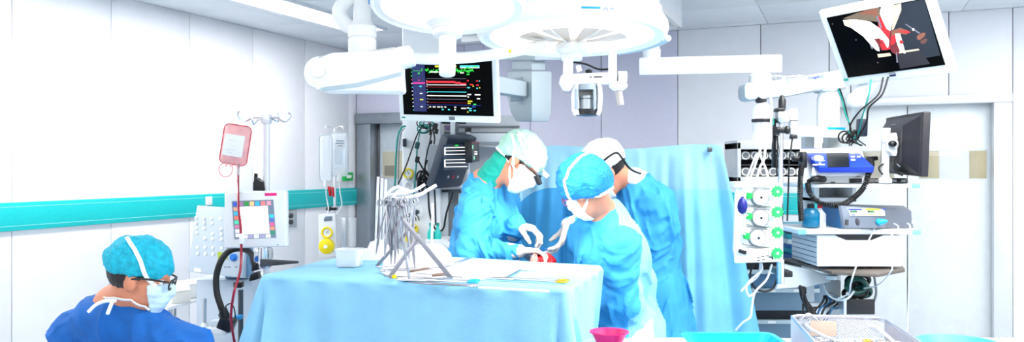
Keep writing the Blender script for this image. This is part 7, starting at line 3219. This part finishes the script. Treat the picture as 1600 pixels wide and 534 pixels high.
mb.tube([(-.012, .11, .004), (.012, .11, .004)], .0025, mat('pink_frame', (150, 70, 110)))
mb.build('glasses', p2)

# --- person seated at the lower left
h4 = Head(P(220, 432, 2.7), (.96, .2, -.24), (.2, 0, .97), .97)
ctr = P(200, 528, 2.78)
ax = V((.93, -.37, 0))
fw = V((.37, .93, 0))
J = dict(c7=P(182, 478, 2.76), chest=ctr + V((0, 0, -.16)) + fw * .03, pelvis=V((ctr.x, ctr.y, .52)) - fw * .06, sr=ctr + ax * .25 + V((0, 0, -.02)), sl=ctr - ax * .235 + V((0, 0, -.005)))
J['er'] = J['sr'] + V((-.05, .05, -.27))
J['wr'] = J['er'] + V((-.14, .16, .06))
J['el'] = J['sl'] + V((.0, .1, -.27))
J['wl'] = J['el'] + fw * .2 + ax * .06 + V((0, 0, .06))
for s, dx in (('r', 1), ('l', -1)):
    b = J['pelvis'] + ax * .1 * dx
    J['h' + s] = b
    J['k' + s] = b + V((0, .44, 0))
    J['a' + s] = b + V((0, .42, -.43))
    J['t' + s] = J['a' + s] + V((0, .15, -.055))
p4, g4 = figure('seated person in a cyan cap and dark blue scrubs with black glasses, lower left', h4, J, SCRUB,
                {'r': (fw, (0, 0, -1), .4, -1, .1), 'l': (fw, (0, 0, -1), .4, 1, .1)}, seed=31, amp=.018, sleeves='short', skirt=False, gname='scrub_suit', seated=True, gown_extra=[cap(J['c7'] + V((0, 0, -.03)), J['sl'], .082, .08), cap(J['c7'] + V((0, 0, -.03)), J['sr'], .082, .08), cap(J['sl'] + V((0, 0, -.08)), J['sr'] + V((0, 0, -.08)), .1, .1)], sc=(11, 11, 10))
eyes(h4, p4)
c4, fc4 = bouffant(h4, p4, CAPC, cut=.012, tilt=.05, r=(.094, .116, .098), c=(0, -.018, .045), seed=14, amp=.008)
m4, fm4 = mask(h4, p4, MASKB, rear=.052, top=-.006)
hair(h4, p4, -.055, .03, back=-.01)
a4 = both(h4.base, fc4, fm4, cap(h4.p(0, -.025, -.05), J['c7'], .056, .062))
for pts in ([(.062, .06, -.005), (.088, .03, .03), (.085, -.0, .075), (.06, -.05, .125), (.03, -.07, .13)], [(.05, .06, -.09), (.07, .0, -.1), (.06, -.06, -.1), (.0, -.1, -.1)]):
    surf_tube('mask_tie', p4, a4, h4.p(0, 0, .0), [h4.p(*q) for q in pts], .0068, STRAP)
for pts in ([P(181, 470, 2.62), P(165, 470, 2.62), P(150, 476, 2.63), P(138, 487, 2.63)], [P(176, 470, 2.62), P(172, 480, 2.6), P(168, 490, 2.58)]):
    mb = MB()
    mb.tube(pts, .006, STRAP)
    mb.build('tie_end', p4)
mb = MB(Matrix.Translation(h4.c) @ h4.R.to_4x4())
for sx in (1, -1):
    mb.tube([(sx * .056, .102, .012), (sx * .074, .07, .014), (sx * .082, .02, .012), (sx * .083, -.01, .004)], .0034, BLACKPL)
    pts = [(sx * .031 + .023 * math.cos(a) * (1 if True else 1), .108 - .1 * abs(.03 * math.cos(a)) , .0 + .017 * math.sin(a)) for a in np.linspace(0, 2 * PI, 17)]
    mb.tube([V(p) for p in pts], .003, BLACKPL, sm=0)
mb.tube([(-.009, .112, .004), (0, .115, .007), (.009, .112, .004)], .003, BLACKPL)
mb.build('glasses', p4)
mb = MB(Matrix.Translation(h4.c) @ h4.R.to_4x4())
for sx in (1, -1):
    mb.ell((sx * .031, .106, 0), (.022, .003, .016), PANE)
mb.build('lens', p4)

# ---------------------------------------------------------------- camera and view
cam = bpy.data.cameras.new('camera')
cam.sensor_width = 36
cam.sensor_fit = 'HORIZONTAL'
cam.lens = 36 * FPX / 1600
cam.shift_y = -(267 - HZ) / 1600
cam.clip_start = .02
co = bpy.data.objects.new('camera', cam)
COL.objects.link(co)
co.location = (0, 0, CAMH)
co.rotation_euler = (PI / 2, 0, 0)
SC.camera = co
wd = bpy.data.worlds.new('world')
SC.world = wd
wd.use_nodes = True
wd.node_tree.nodes['Background'].inputs[0].default_value = (.9, .95, 1, 1)
wd.node_tree.nodes['Background'].inputs[1].default_value = .3
SC.view_settings.view_transform = 'Standard'
SC.view_settings.look = 'None'
SC.view_settings.gamma = 1
SC.view_settings.use_curve_mapping = False
SC.view_settings.exposure = EXPOSURE
